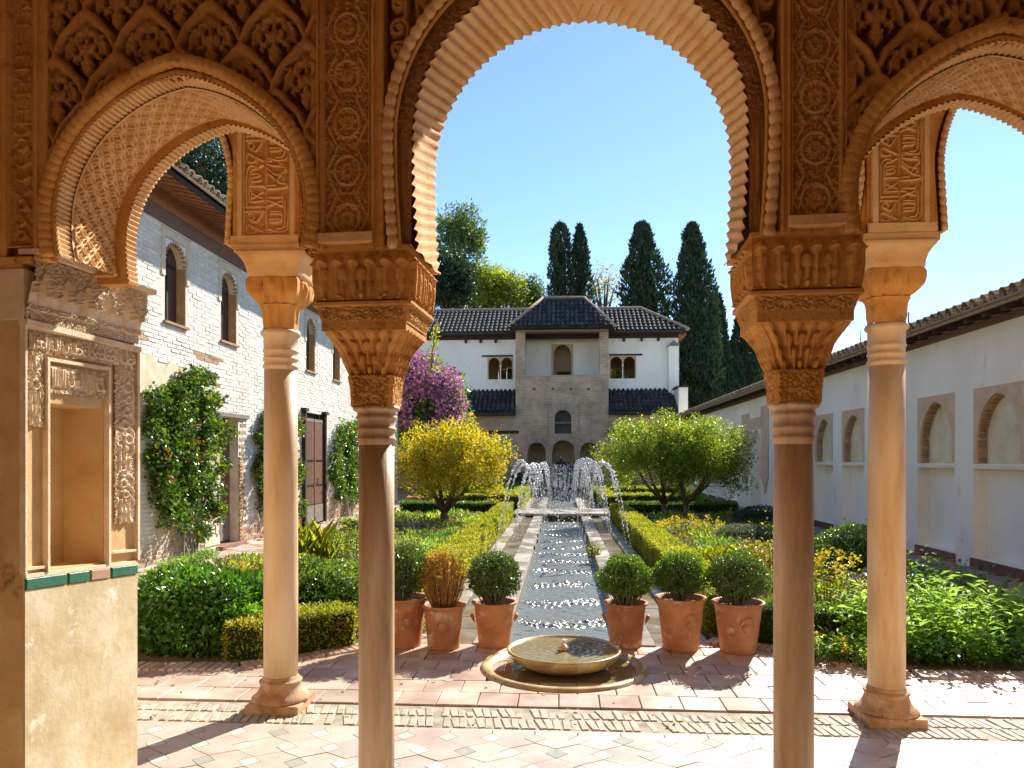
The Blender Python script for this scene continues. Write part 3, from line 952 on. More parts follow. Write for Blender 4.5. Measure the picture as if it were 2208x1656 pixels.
while y > 2.85:
    i = 0
    x = -3.4 + (j % 2) * 0.125
    while x < 4.2:
        zj = rs.uniform(-.0015, .0008)
        link('floor_tile', tile_me, M['tile_in'], floor, local=True, matrix=Matrix.Translation((x, y, zj)) @ Matrix.Rotation(rs.uniform(-.004, .004), 4, 'Y'))
        mt = 'tile_white' if (x > 0.9 or (i + j // 2) % 2 == 0) else 'tile_green'
        me_ = dia_me if mt == 'tile_white' else bpy.data.meshes.get('dia_green')
        if me_ is None:
            me_ = dia_me.copy(); me_.name = 'dia_green'; me_.materials.clear()
        link('diamond_tile', me_, M[mt], floor, local=True, matrix=Matrix.Translation((x, y, zj)))
        x += 0.25; i += 1
    y -= 0.21; j += 1
# filler course between diamonds and strip
b = MB()
xx_ = -3.4
while xx_ < 4.2:
    b.box(xx_, xx_ + .243, 4.445 - .075, 4.438, -0.03, -0.003); xx_ += .25
b.build('border_tile', M['tile_in'], floor)['kind'] = 'stuff'

# side walks
walkm = unitbox(0.262, 0.262, 0.04, 0.003)
def walk(name, x0, x1, y0, y1, mat, pm_, nmax=290, kind_label=None):
    b = MB(); b.add([(x0, y0, -0.04), (x1, y0, -0.04), (x1, y1, -0.04), (x0, y1, -0.04)], [(0, 1, 2, 3)])
    wk = structure(name, b, M['grout'])
    rest = MB(); n = 0; y = y0 + .135; r_ = 0
    while y < y1:
        x = x0 + .135 + (0.135 if r_ % 2 else 0)
        while x < x1 - 0.1:
            z = rs.uniform(-.004, .004)
            if n < nmax:
                link('paver', pm_, mat, wk, local=True, matrix=Matrix.Translation((x, y, -0.014 + z)) @ Matrix.Rotation(rs.uniform(-.01, .01), 4, 'Z'))
            else:
                rest.box(x - .131, x + .131, y - .131, y + .131, -.034, .006 + z)
            n += 1
            x += .27
        y += .27; r_ += 1
    if rest.v:
        o = rest.build('far_pavers', mat, wk); o['kind'] = 'stuff'
    return wk
walkL = walk('left_path', -6.03, -4.88, 5.9, 31, M['paver'], walkm)
wm2 = unitbox(0.262, 0.262, 0.04, 0.003)
M['paver_shade'] = surf('shade-toned path paver', [(0.26, 0.185, 0.145), (0.34, 0.25, 0.20), (0.42, 0.32, 0.26)], 3.5, 0.75, 0.35, 26, island=0.2)  # darker paver copy, shade on the right path put into the colour
walkR = walk('right_path', 5.12, 6.08, 6.3, 38, M['paver_shade'], wm2)
# low brick kerb of the left path
kb = unitbox(0.20, 0.055, 0.13, 0.004)
b = MB(); y = 6.2
n = 0
while y < 20.4:
    link('kerb_brick', kb, M['paver'], walkL, local=True, matrix=Matrix.Translation((-4.86 + rs.uniform(-.004, .004), y, -0.02)))
    y += 0.06; n += 1
    if n > 235: break

# ------------------------------------------------------------------ inner arcade (portal)
V0, V1 = 2.90, 3.34
portal = thing('stucco_arcade', 'shaded carved stucco wall with three arches framing the garden view', 'arcade', LW((-0.1, 3.1, 0)), -AL)
def arch_curve(uc, zc, Rr, zs, n=72, pt=0.0, horse=0.03):
    pts = []
    k = 8
    for i in range(k):
        t = i / k
        pts.append((uc - Rr * (1 - horse * (1 - t) ** 2), zs + (zc - zs) * t))
    for i in range(n + 1):
        a = math.pi - math.pi * i / n
        p = pt * max(0, 1 - abs(math.cos(a)) * 1.6) ** 1.4
        pts.append((uc + Rr * math.cos(a), zc + Rr * math.sin(a) + p))
    for i in range(k - 1, -1, -1):
        t = i / k
        pts.append((uc + Rr * (1 - horse * (1 - t) ** 2), zs + (zc - zs) * t))
    return pts
ZS, ZT = 2.435, 5.25
CEN = dict(uc=-0.105, zc=2.885, zs=ZS)
LEF = dict(uc=-1.7375, zc=2.605, zs=2.45)
RIG = dict(uc=1.43, zc=2.58, zs=2.435)
def slab(ua, ub, arch, Rr, v0, v1, name, mat, pt=0.0, zt=ZT):
    c_ = arch_curve(arch['uc'], arch['zc'], Rr, arch['zs'], pt=pt)
    poly = [(ua, arch['zs']), (ua, zt), (ub, zt), (ub, arch['zs'])] + c_[::-1]
    b = MB(); b.prism_xz(poly, v0, v1); b.map(LW)
    return b.build(name, M[mat], portal)
slab(-0.87, 0.68, CEN, 0.656, 3.22, V1, 'central_wall', 'stucco')
slab(-2.42, -0.87, LEF, 0.5425, 3.22, 3.27, 'left_wall', 'stucco', 0.03)
slab(-2.42, -0.87, LEF | dict(uc=-1.711, zs=2.42), 0.506, 3.27, V1, 'left_wall', 'stucco', 0.03)
slab(0.68, 2.18, RIG, 0.50, 3.22, 3.27, 'right_wall', 'stucco', 0.03)
slab(0.68, 2.18, RIG | dict(uc=1.45), 0.465, 3.27, V1, 'right_wall', 'stucco', 0.03)

def in_arch(U, Zz, arch, Rr, pt=0.0):
    d = np.hypot(U - arch['uc'], np.maximum(Zz - arch['zc'], 0) )
    return (d < Rr)

def relief(name, u0, u1, z0, z1, res, hfn, mat, v=V0, keepfn=None, mapper=None, parent=None, label=None, open_below=None):
    nu, nz = int((u1 - u0) / res) + 2, int((z1 - z0) / res) + 2
    U, Zz = np.meshgrid(np.linspace(u0, u1, nu), np.linspace(z0, z1, nz))
    H = hfn(U, Zz)
    P = np.stack([U, v - H, Zz], -1)
    P = LWa(P) if mapper is None else mapper(U, Zz, H)
    keep = None
    if keepfn is not None:
        Uc = (U[:-1, :-1] + U[1:, 1:]) / 2; Zc = (Zz[:-1, :-1] + Zz[1:, 1:]) / 2
        keep = keepfn(Uc, Zc)
        if open_below is not None: keep &= ~((H[:-1, :-1] < open_below) & (H[1:, 1:] < open_below) & (H[1:, :-1] < open_below) & (H[:-1, 1:] < open_below))
    o = link(name, grid_mesh(P, keep), M[mat], parent or portal)
    if label: o['label'] = label
    return o

def filigree(U, Zz, scale, seed, width=0.05, mirror=None):
    """interlaced ridge lines of a smooth random field: reads as carved tendrils"""
    if mirror is not None: U = np.abs(U - mirror)
    r_ = np.random.default_rng(seed)
    f1 = np.zeros_like(U); f2 = np.zeros_like(U)
    for k in range(9):
        a = r_.uniform(0, math.pi); kk = 2 * math.pi / scale * r_.uniform(0.7, 1.5)
        f1 += np.sin(kk * (U * math.cos(a) + Zz * math.sin(a)) + r_.uniform(0, 6.28) + 1.2 * np.sin(kk * .6 * (U * math.sin(a) - Zz * math.cos(a))))
        a = r_.uniform(0, math.pi); kk = 2 * math.pi / scale * r_.uniform(0.7, 1.5)
        f2 += np.sin(kk * (U * math.cos(a) + Zz * math.sin(a)) + r_.uniform(0, 6.28) + 1.2 * np.sin(kk * .6 * (U * math.sin(a) - Zz * math.cos(a))))
    f1 /= 3; f2 /= 3
    w_ = width * 6
    h = np.maximum(np.clip(1 - (f1 / w_) ** 2, 0, 1), np.clip(1 - (f2 / w_) ** 2, 0, 1))
    return np.sqrt(h)

CELL = []
for s_ in (-1, 1):
    CELL += [([(s_ * .012, -.27), (s_ * .035, -.235), (s_ * .068, -.20), (s_ * .088, -.16), (s_ * .082, -.135)], .0125),
             ([(s_ * .010, -.29), (s_ * .032, -.30), (s_ * .052, -.275), (s_ * .050, -.245)], .010),
             ([(s_ * .018, -.15), (s_ * .042, -.12), (s_ * .040, -.085), (s_ * .020, -.075)], .010),
             ([(s_ * .02, -.20), (s_ * .045, -.185), (s_ * .055, -.155), (s_ * .048, -.135)], .0095),
             ([(s_ * .06, -.255), (s_ * .085, -.235), (s_ * .10, -.20)], .009),
             ([(s_ * .015, -.335), (s_ * .03, -.33), (s_ * .035, -.315)], .009),
             ([(s_ * .075, -.12), (s_ * .062, -.10)], .010)]
CELL += [([(0, -.37), (0, -.27)], .012), ([(0, -.265), (0, -.205)], .024), ([(0, -.18), (0, -.14)], .017), ([(0, -.105), (0, -.06)], .014)]

def sebka(u0, z0, a, b, nrow, ncol):
    ridge, orn = [], []
    for j in range(nrow):
        for i in range(-1, ncol + 1):
            un = u0 + i * a + (a / 2 if j % 2 else 0); zn = z0 - j * b / 2
            for s_ in (-1, 1):
                pts = []
                for q in range(9):
                    t = q / 8
                    x = a / 2 * math.sin(math.pi / 2 * t) ** 0.92
                    lob = 0.004 * math.sin(t * math.pi * 5)
                    pts.append((un + s_ * (x + lob), zn - b / 2 * t))
                for q in range(8):
                    wd = 0.018 - 0.008 * (q / 7)
                    ridge.append((pts[q:q + 2], wd))
            ridge.append(([(un, zn + .012), (un, zn - .014)], .016))
            for p, wd in CELL:
                orn.append(([(un + x * a / .256, zn + y_ * b / .366) for x, y_ in p], wd))
    return ridge, orn

HOLE = []
for s_ in (-1, 1):
    HOLE += [([(s_ * .014, -.098), (s_ * .017, -.112)], 0.0116), ([(s_ * .042, -.128), (s_ * .044, -.155)], 0.0094), ([(s_ * .064, -.172), (s_ * .072, -.177)], 0.0116),
             ([(s_ * .020, -.176), (s_ * .026, -.188)], 0.0116), ([(s_ * .040, -.190), (s_ * .030, -.215)], 0.0116), ([(s_ * .092, -.197), (s_ * .090, -.222)], 0.0102),
             ([(s_ * .058, -.222), (s_ * .046, -.262)], 0.0175), ([(s_ * .078, -.240), (s_ * .072, -.262)], 0.0102), ([(s_ * .024, -.305), (s_ * .024, -.345)], 0.0189),
             ([(s_ * .048, -.290), (s_ * .038, -.300)], 0.0102)]
def sebka_holes(u0, z0, a, b, nrow, ncol):
    out = []
    for j in range(nrow):
        for i in range(-1, ncol + 1):
            un = u0 + i * a + (a / 2 if j % 2 else 0); zn = z0 - j * b / 2
            for p, wd in HOLE: out.append(([(un + x * a / .256, zn + y_ * b / .366) for x, y_ in p], wd))
            for s_ in (-1, 1):
                pts = []
                for q in range(7):
                    t = .10 + .72 * q / 6
                    x = a / 2 * math.sin(math.pi / 2 * t) ** 0.92
                    pts.append((un + s_ * (x + .027), zn - b / 2 * t + .012))
                out.append((pts, .0135))
    return out
def sebka_h(ridge, orn, holes):
    def f(U, Zz):
        Hr = stroke_h(U, Zz, ridge); Ho = stroke_h(U, Zz, orn); Hh = stroke_h(U, Zz, holes)
        h = -0.006 + 0.009 * Ho + .003 * filigree(U, Zz, 0.026, 5, 0.05)
        h = np.where(Hh > 0.05, -0.022, h)
        h = np.where(Hr > 0.05, np.maximum(0.0, -0.006 + 0.026 * Hr), h)
        return h
    return f
r1, o1 = sebka(-1.7375 - .137 * 3, 3.478 + .366, .274, .376, 9, 5)
ho1 = sebka_holes(-1.7375 - .137 * 3, 3.478 + .366, .274, .376, 9, 5)
relief('spandrel_panel', -2.312, -1.14, 2.44, 3.75, 0.0036, sebka_h(r1, o1, ho1), 'stucco_net', keepfn=lambda U, Zz: ~in_arch(U, Zz, LEF, 0.56), v=V0 + .01, open_below=-.02)
r2, o2 = sebka(1.139 - .274, 3.478 + .376 - .28, .274, .376, 9, 6)
ho2 = sebka_holes(1.139 - .274, 3.478 + .376 - .28, .274, .376, 9, 6)
relief('spandrel_panel', 0.892, 2.1, 2.44, 3.75, 0.0036, sebka_h(r2, o2, ho2), 'stucco_net', keepfn=lambda U, Zz: ~in_arch(U, Zz, RIG, 0.52), v=V0 + .01, open_below=-.02)

# scrollwork beside the central arch
def scrolls(u0, u1, z0, z1, seed, mir):
    r_ = random.Random(seed); st = []
    z = z0
    while z < z1:
        for cxx in (0.3, 0.72):
            c_ = (u0 + (u1 - u0) * cxx, z + r_.uniform(0, .05)); sg = 1 if cxx < .5 else -1
            rad = r_.uniform(.030, .040)
            pts = []
            for q in range(20):
                a = q / 19 * 2 * math.pi * 1.35
                rr = rad * (1 - q / 26)
                pts.append((c_[0] + sg * rr * math.cos(a), c_[1] + rr * math.sin(a)))
            st.append((pts, .009))
            st.append(([(c_[0] + sg * rad, c_[1]), (c_[0] + sg * rad * .8, c_[1] - .07)], .008))
            st.append(([(c_[0], c_[1] - .002), (c_[0], c_[1] + .002)], .008))
        z += .095
    return st
for (a_, b_), sd_ in (((-.863, -.25), 3), ((.05, .656), 4)):
    st = scrolls(a_ - .02, a_ + .24 if sd_ == 3 else a_ + .24, 2.9, 4.0, sd_, 1) if sd_ == 3 else scrolls(b_ - .24, b_ + .02, 2.9, 4.0, sd_, 1)
    st += scrolls(a_ + .2, b_, 3.55, 4.0, sd_ + 9, 1) if sd_ == 3 else scrolls(a_, b_ - .2, 3.55, 4.0, sd_ + 9, 1)
    relief('scroll_spandrel', a_, b_, 2.6, 4.0, 0.0045, lambda U, Zz: np.where(stroke_h(U, Zz, st) > .05, -.004 + .014 * stroke_h(U, Zz, st), -.022), 'stucco_net',
           keepfn=lambda U, Zz: ~in_arch(U, Zz, CEN, 0.735), v=V0 + .01, open_below=-.02)
# recessed ring just inside the beads, its shade put into the stucco colour
def ring_band(arch, Ra, Rb, v, mat, name, seed):
    ca_ = arch_curve(arch['uc'], arch['zc'], 1.0, arch['zs'], n=420, horse=0)
    n = len(ca_); m = 14
    A = np.zeros((n, m, 3))
    fil = None
    s = np.arange(n) * 0.0055
    S_, T_ = np.meshgrid(s, np.linspace(0, Rb - Ra, m), indexing='ij')
    H = filigree(S_, T_, .03, seed, .05)
    for i, (uu, zz) in enumerate(ca_):
        du, dz = uu - arch['uc'], max(zz - arch['zc'], 0)
        for j in range(m):
            r_ = Ra + (Rb - Ra) * j / (m - 1)
            A[i, j] = (arch['uc'] + du * r_, v - H[i, j] * .008, (arch['zc'] + dz * r_) if zz > arch['zc'] else zz)
    return link(name, grid_mesh(LWa(A)), M[mat], portal)
ring_band(CEN, 0.656, 0.722, 2.945, 'stucco_shade', 'arch_ring', 2)

def soffit(name, arch, Rr, v0, v1, hfn, mat, n=600, m=20, pt=0.0, zs=None, vmap=None):
    c_ = np.array(arch_curve(arch['uc'], arch['zc'], Rr, zs or arch['zs'], n=300, pt=pt))
    d = np.hypot(*np.diff(c_, axis=0).T); s = np.concatenate([[0], np.cumsum(d)])
    si = np.linspace(0, s[-1], n)
    cu = np.interp(si, s, c_[:, 0]); cz = np.interp(si, s, c_[:, 1])
    tu = np.gradient(cu); tz = np.gradient(cz); l_ = np.hypot(tu, tz); nu_, nz_ = tz / l_, -tu / l_     # points inward
    S_, Vv = np.meshgrid(si, np.linspace(v0, v1, m), indexing='ij')
    H = hfn(S_, Vv, s[-1])
    P = np.stack([cu[:, None] + nu_[:, None] * H, Vv, cz[:, None] + nz_[:, None] * H], -1)
    return link(name, grid_mesh(LWa(P)), M[mat], portal, smooth=False)
def ribs(pitch, depth, skew=0.0, vref=2.95):
    def f(S_, Vv, Lt):
        sh = np.where(S_ < Lt / 2, S_, Lt - S_)
        t = (sh - skew * (Vv - vref)) / pitch
        fr = t - np.floor(t)
        return depth * np.clip(np.minimum(fr / .72, (1 - fr) / .28), 0, 1) ** .8 + 0.001
    return f
soffit('ribbed_soffit', CEN, 0.662, 2.945, V1 + .004, ribs(0.045, 0.017, 0.28), 'stucco_pale', n=1500, m=14)
def lattice(S_, Vv, Lt):
    p = .082
    h = np.zeros_like(S_); inner = np.zeros_like(S_)
    for ox, oy in ((0, 0), (.5, .5)):
        x = (S_ / p - ox) % 1 - .5; y_ = ((Vv - 2.99) / p - oy) % 1 - .5
        r_ = np.hypot(x, y_)
        h = np.maximum(h, np.clip(1 - ((r_ - .47) / .085) ** 2, 0, 1))
        inner = np.maximum(inner, np.clip(1 - (r_ / .11) ** 2, 0, 1))
    fil = filigree(S_, Vv, .028, 21, .045)
    e = (Vv < 2.993) | (Vv > 3.26)
    return np.where(e, .014, .001 + np.maximum(.021 * np.sqrt(h), np.maximum(.017 * np.sqrt(inner), .009 * fil)))
for arch, R0_, uc2, R2_, nm in ((LEF, .5425, -1.711, .506, 'left'), (RIG, .50, 1.45, .465, 'right')):
    soffit('ribbed_soffit', arch, R0_ + .004, V0 - .004, 2.990, ribs(0.0215, 0.010), 'stucco_pale', n=1300, m=4, pt=.03)
    soffit('lattice_soffit', arch, R0_ + .003, 2.981, 3.272, lattice, 'stucco_pale', n=620, m=84, pt=.03)
    soffit('ribbed_soffit', arch | dict(uc=uc2), R2_ + .002, 3.268, V1 + .004, ribs(0.024, 0.011), 'stucco_pale', n=1200, m=4, pt=.03, zs=2.42)

def arch_roll(arch, Rr, v, r0, amp, pitch, name, mat, pt=0.0, lobes=False):
    c_ = np.array(arch_curve(arch['uc'], arch['zc'], Rr, arch['zs'], n=300, pt=pt))
    d = np.hypot(*np.diff(c_, axis=0).T); s = np.concatenate([[0], np.cumsum(d)])
    n = int(s[-1] / (pitch / 8)); si = np.linspace(0, s[-1], n)
    cu = np.interp(si, s, c_[:, 0]); cz = np.interp(si, s, c_[:, 1])
    rr = r0 * (1 - amp + amp * np.abs(np.sin(math.pi * si / pitch)) ** 0.6)
    b = MB(); b.tube([(cu[i], v, cz[i]) for i in range(n)], list(rr), 10)
    b.map(LW); return b.build(name, M[mat], portal, smooth=True)
arch_roll(CEN, 0.742, V0 - .004, .023, .36, .047, 'beaded_moulding', 'stucco_pale')
arch_roll(CEN, 0.716, V0 + .012, .008, 0, .05, 'fillet', 'stucco')
arch_roll(LEF, 0.588, V0 - .006, .030, .16, .036, 'rope_moulding', 'stucco', pt=.045)
arch_roll(LEF, 0.552, V0 + .008, .014, .0, .04, 'fillet', 'stucco', pt=.035)
arch_roll(RIG, 0.536, V0 - .006, .028, .16, .036, 'rope_moulding', 'stucco', pt=.045)
arch_roll(RIG, 0.506, V0 + .008, .013, .0, .04, 'fillet', 'stucco', pt=.035)
for arch, rr in ((LEF, .588), (RIG, .536)):
    b = MB(); b.tube([(arch['uc'], V0 - .02, arch['zc'] + rr + .02), (arch['uc'], V0 - .015, arch['zc'] + rr + .085)], [.028, .004], 8); b.map(LW); b.build('apex_finial', M['stucco'], portal, smooth=True)

# carved vertical bands and mouldings
def band_h(uc, seed, hw):
    def f(U, Zz):
        h = filigree(U, Zz, .021, seed, .05, mirror=uc)
        zz = (Zz % .19) - .095
        r_ = np.hypot((U - uc) * 1.15, zz)
        ringm = np.clip(1 - ((r_ - .058) / .007) ** 2, 0, 1)
        ring2 = np.clip(1 - ((r_ - .022) / .012) ** 2, 0, 1)
        lens = np.clip(1 - ((np.abs(U - uc) - (.085 - .5 * np.abs(zz))) / .006) ** 2, 0, 1)
        h = np.maximum(h * .85, .95 * np.maximum(np.sqrt(ringm), np.maximum(.5 * np.sqrt(ring2), np.sqrt(lens))))
        edge = np.abs(U - uc) > hw - .006
        return np.where(edge, .012, -.012 + .014 * h)
    return f
relief('carved_band', -1.111, -.918, 2.50, 4.0, .0042, band_h(-1.0145, 31, .0965), 'stucco', v=V0 - .002)
relief('carved_band', .694, .872, 2.50, 4.0, .0042, band_h(.783, 33, .089), 'stucco', v=V0 - .002)
def vmould(u0, u1, z0=2.44, z1=4.2, proud=.012, name='vertical_moulding', mat='stucco'):
    w_ = u1 - u0
    prof = [(u0, 0), (u0, proud * .6), (u0 + .12 * w_, proud), (u0 + .3 * w_, proud), (u0 + .36 * w_, proud * .2), (u0 + .5 * w_, proud * .05), (u0 + .64 * w_, proud * .2), (u0 + .7 * w_, proud), (u0 + .88 * w_, proud), (u1, proud * .6), (u1, 0)]
    v = [(p[0], V0 + .055 if i in (0, len(prof) - 1) else V0 - p[1], z) for z in (z0, z1) for i, p in enumerate(prof)]
    n = len(prof)
    f_ = [(i, i + 1, i + 1 + n, i + n) for i in range(n - 1)] + [tuple(range(n - 1, -1, -1))]
    b = MB(); b.add(v, f_); b.map(LW); return b.build(name, M[mat], portal)
vmould(-2.375, -2.312); vmould(-1.14, -1.111); vmould(-.918, -.863); vmould(.656, .694); vmould(.872, .892); vmould(-2.56, -2.5)
# ledges under the carved bands
b = MB(); b.box(-1.125, -.905, V0 - .03, 2.955, 2.462, 2.498); b.map(LW); b.build('band_ledge', M['stucco_pale'], portal)
b = MB(); b.box(.68, .886, V0 - .03, 2.955, 2.462, 2.498); b.map(LW); b.build('band_ledge', M['stucco_pale'], portal)
for q_ in ((-1.17, -.87), (.66, .93)):
    b = MB(); b.box(q_[0], q_[1], V0 + .012, V1, 2.455, 4.1) if False else b.box(q_[0], q_[1], V0 + .012, 2.95, 2.44, 4.1); b.map(LW); b.build('pier_core', M['stucco'], portal)

# vertical written band on the left pier
def script_strokes(u0, u1, z0, z1, seed, vertical=True, w_=.006):
    r_ = random.Random(seed); st = []
    W = u1 - u0; z = z0
    while z < z1:
        k = r_.choice(['comb', 'loop', 'bars', 'hook', 'bars'])
        hgt = r_.uniform(.045, .075)
        if k == 'comb':
            for q in range(3):
                x = u0 + W * (.25 + .2 * q); st.append(([(x, z), (x, z + hgt * .7), (x + W * .1, z + hgt * .85)], w_))
            st.append(([(u0 + W * .2, z), (u0 + W * .8, z)], w_))
        elif k == 'loop':
            c_ = (u0 + W * r_.uniform(.35, .65), z + hgt / 2); rr = hgt * .34
            st.append(([(c_[0] + rr * math.cos(a / 10 * 6.6), c_[1] + rr * math.sin(a / 10 * 6.6)) for a in range(11)], w_))
            st.append(([(c_[0] + rr, c_[1]), (u1 - W * .1, z), (u1 - W * .1, z - .03)], w_))
        elif k == 'bars':
            for q in range(r_.choice([2, 3])):
                x = u0 + W * (.2 + .22 * q + r_.uniform(0, .05)); st.append(([(x, z - .01), (x + W * .04, z + hgt)], w_))
        else:
            st.append(([(u0 + W * .15, z + hgt), (u0 + W * .2, z + hgt * .2), (u0 + W * .5, z), (u0 + W * .82, z + hgt * .3), (u0 + W * .75, z + hgt * .7)], w_))
        z += hgt
    return st
st_v = script_strokes(-2.488, -2.382, 2.52, 3.8, 8, w_=.0042)
relief('written_band', -2.497, -2.375, 2.49, 3.9, .0042,
       lambda U, Zz: np.where((U < -2.489) | (U > -2.383) | (Zz < 2.5), .008, -.016 + .016 * stroke_h(U, Zz, st_v) + .005 * filigree(U, Zz, .03, 77, .05)), 'stucco', v=V0)
# outer piers
b = MB(); b.box(-3.7, -2.68, V0 + .3, 3.64, -.03, 2.44); b.box(-3.7, -2.43, V0, V0 + .05, -.03, 2.44); b.box(-3.7, -2.42, V1 + .001, 3.64, 2.485, 5.2); b.map(LW); b.build('pier', M['plaster_wall'], portal)
b = MB(); b.box(-3.7, -2.50, V0 + .004, V1, 2.44, ZT); b.box(-2.5, -2.42, V0 + .03, V1, 2.44, ZT); b.map(LW); b.build('pier', M['stucco'], portal)
b = MB(); b.box(-2.59, -2.38, V0 - .018, V0 + .05, 2.425, 2.45); b.map(LW); b.build('pier_ledge', M['stucco'], portal)
b = MB(); b.box(1.93, 3.5, V0, V1, -.03, 2.435); b.box(2.1, 3.5, V0 + .004, V1, 2.435, ZT); b.map(LW); b.build('pier', M['plaster_wall'], portal)
b = MB(); b.box(-2.5, 2.18, V0 + .02, V1 - .11, 3.74, ZT); b.map(LW); b.build('upper_wall', M['stucco'], portal)

# ---- splayed left jamb with its niche
niche = thing('niche_pier', 'sunlit left jamb with a tall empty niche, carved frame and green tiled sill', 'niche', LW((-2.4, 3.1, 0)), -AL)
JA, JB = Vector((-2.42, 2.9)), Vector((-2.40, 3.64))
jd = (JB - JA); jn = Vector((jd.y, -jd.x)).normalized()
JL = jd.length
def jbend(a): return a * (.9 + .1 * abs(a) ** 4)
def jshear(z): return float(np.interp(z, [1.0, 2.2, 2.47], [-.045, .012, -.004]))
def J(p):
    a, h, z = p                          # a along the jamb 0..1, h out of its face
    a = jbend(a)
    q = JA + jd * a + jn * h
    return LW((q.x, q.y, z + a * jshear(z)))
def jbox(name, a0, a1, h0, h1, z0, z1, mat, bev=0, par=None):
    b = MB(); b.box(a0, a1, h0, h1, z0, z1); b.map(J)
    return b.build(name, M[mat], par or niche)
jbox('lower_wall', 0, 1, -.25, 0, -.03, 1.045, 'jamb_plaster')
# sill tiles
for a0, a1, mt in ((.0, .36, 'green_glaze'), (.37, .57, 'green_glaze'), (.58, .765, 'pink_tile'), (.775, 1.0, 'green_glaze')):
    b = MB(); b.box(a0 + .004, a1 - .004, -.04, .006, 1.048, 1.094); b.map(J)
    o = b.build('sill_tile', M[mt], niche); bevel_mesh(o.data, .003)
jbox('sill_bed', 0, 1, -.26, -.005, 1.0455, 1.0935, 'jamb_plaster')
jbox('sill_shelf', 0.0, 1, -.25, .004, 1.096, 1.114, 'jamb')
# body with the recess
jbox('left_stile', 0.0, .18, -.25, -.018, 1.114, 2.2, 'ochre')
jbox('right_stile', .73, 1.0, -.25, -.018, 1.114, 2.2, 'ochre')
jbox('niche_back', .18, .73, -.27, -.23, 1.114, 1.9, 'ochre')
jbox('niche_lintel', .18, .73, -.25, -.018, 1.85, 2.2, 'ochre')
jbox('niche_floor', .18, .73, -.23, -.02, 1.114, 1.122, 'ochre')
def frame(a0, a1, z0, z1, t, h0, h1, name, mat='jamb'):
    ta = t / JL
    b = MB(); b.box(a0, a0 + ta, h0, h1, z0, z1); b.box(a1 - ta, a1, h0, h1, z0, z1)
    b.box(a0 + ta, a1 - ta, h0, h1 - .001, z1 - t, z1); b.map(J); return b.build(name, M[mat], niche)
frame(.175, .76, 1.114, 2.045, .014, -.02, .010, 'niche_frame', 'jamb')
frame(-.01, 1.01, 1.114, 2.165, .012, -.02, .008, 'outer_frame', 'jamb')
for q_ in ((.0, .17, 1.13), (.80, 1.0, 1.16)):
    b = MB(); b.box(q_[0], q_[1], -.018, .004, q_[2], q_[2] + .012); b.map(J); b.build('frame_foot', M['jamb'], niche)
def jmap(U, Zz, H):
    a = U / JL
    a = a * (.9 + .1 * np.abs(a) ** 4)
    q = np.stack([JA.x + jd.x * a + jn.x * H, JA.y + jd.y * a + jn.y * H, Zz + a * np.interp(Zz, [1.0, 2.2, 2.47], [-.045, .012, -.004])], -1)
    return LWa(q)
def jrel(name, a0, a1, z0, z1, hfn, res=.004, mat='jamb'):
    return relief(name, a0 * JL, a1 * JL, z0, z1, res, hfn, mat, mapper=jmap, parent=niche)
def script_h(seed, u0, u1, z0, z1, horizontal, w_=.005):
    r_ = random.Random(seed); st = []
    if horizontal:
        u = u0
        while u < u1:
            k = r_.random()
            if k < .55:
                x = u; st.append(([(x, z0 + .01), (x + .002, z1 - .012)], w_))
            elif k < .8:
                c_ = (u + .01, z0 + (z1 - z0) * .35); rr = .014
                st.append(([(c_[0] + rr * math.cos(a / 8 * 6.3), c_[1] + rr * math.sin(a / 8 * 6.3)) for a in range(9)], w_))
                u += .012
            else:
                st.append(([(u, z1 - .02), (u + .01, z0 + .02), (u + .035, z0 + .012), (u + .045, z0 + .04)], w_)); u += .02
            u += .017
    else: st = script_strokes(u0, u1, z0, z1, seed, w_=w_)
    st = [(chaikin(p), w) for p, w in st]
    return lambda U, Zz: np.maximum(.020 * stroke_h(U, Zz, st), .011 * filigree(U, Zz, .026, seed, .055)) - .012
jrel('written_band', .02, .98, 2.06, 2.15, script_h(3, .02 * JL, .98 * JL, 2.065, 2.148, True))
jrel('written_panel', .22, .72, 1.895, 2.015, script_h(4, .22 * JL, .72 * JL, 1.915, 2.01, True, .006))
jrel('carved_stile', .82, .985, 1.30, 2.06, script_h(5, .82 * JL, .985 * JL, 1.32, 2.05, False))
jrel('carved_stile', .01, .16, 1.74, 2.06, script_h(6, .01 * JL, .16 * JL, 1.76, 2.05, False))
# stalactite cornice
def zt(a): return 2.462 - .004 * a
jbox('cornice_core', -.02, 1.0, -.25, .004, 2.19, 2.40, 'jamb')
def corn(U, Zz):
    a = U / JL
    top = zt(a) - .02
    p = (a * 5.2 + .1) % 1
    big = np.clip(1 - (np.abs(p - .5) / .30) ** 2, 0, 1) ** .5
    q = (a * 5.2 + .6) % 1
    small = np.clip(1 - (np.abs(q - .5) / .14) ** 2, 0, 1) ** .5
    edge = top - .140 + .090 * big * (np.abs(p - .5) < .30) + .050 * small * (np.abs(q - .5) < .14)
    peak = .03 * np.clip(1 - np.abs(p - .5) / .08, 0, 1)
    plate = Zz > edge + peak
    fil = filigree(U, Zz, .022, 61, .055)
    cav = np.where(Zz > top - .205, .010 + .030 * np.abs(np.cos(a * 5.2 * math.pi + .3)) * np.clip((Zz - (top - .215)) / .12, 0, 1), 0.0)
    low = np.where(Zz < top - .185, .010 * fil, 0)
    rim = (np.abs(Zz - edge - peak) < .008)
    return np.where(plate, np.where(rim, .066, .050 + .010 * fil), cav + low)
jrel('stalactite_cornice', -.01, 1.0, 2.185, 2.455, lambda U, Zz: corn(U, Zz), res=.0035)
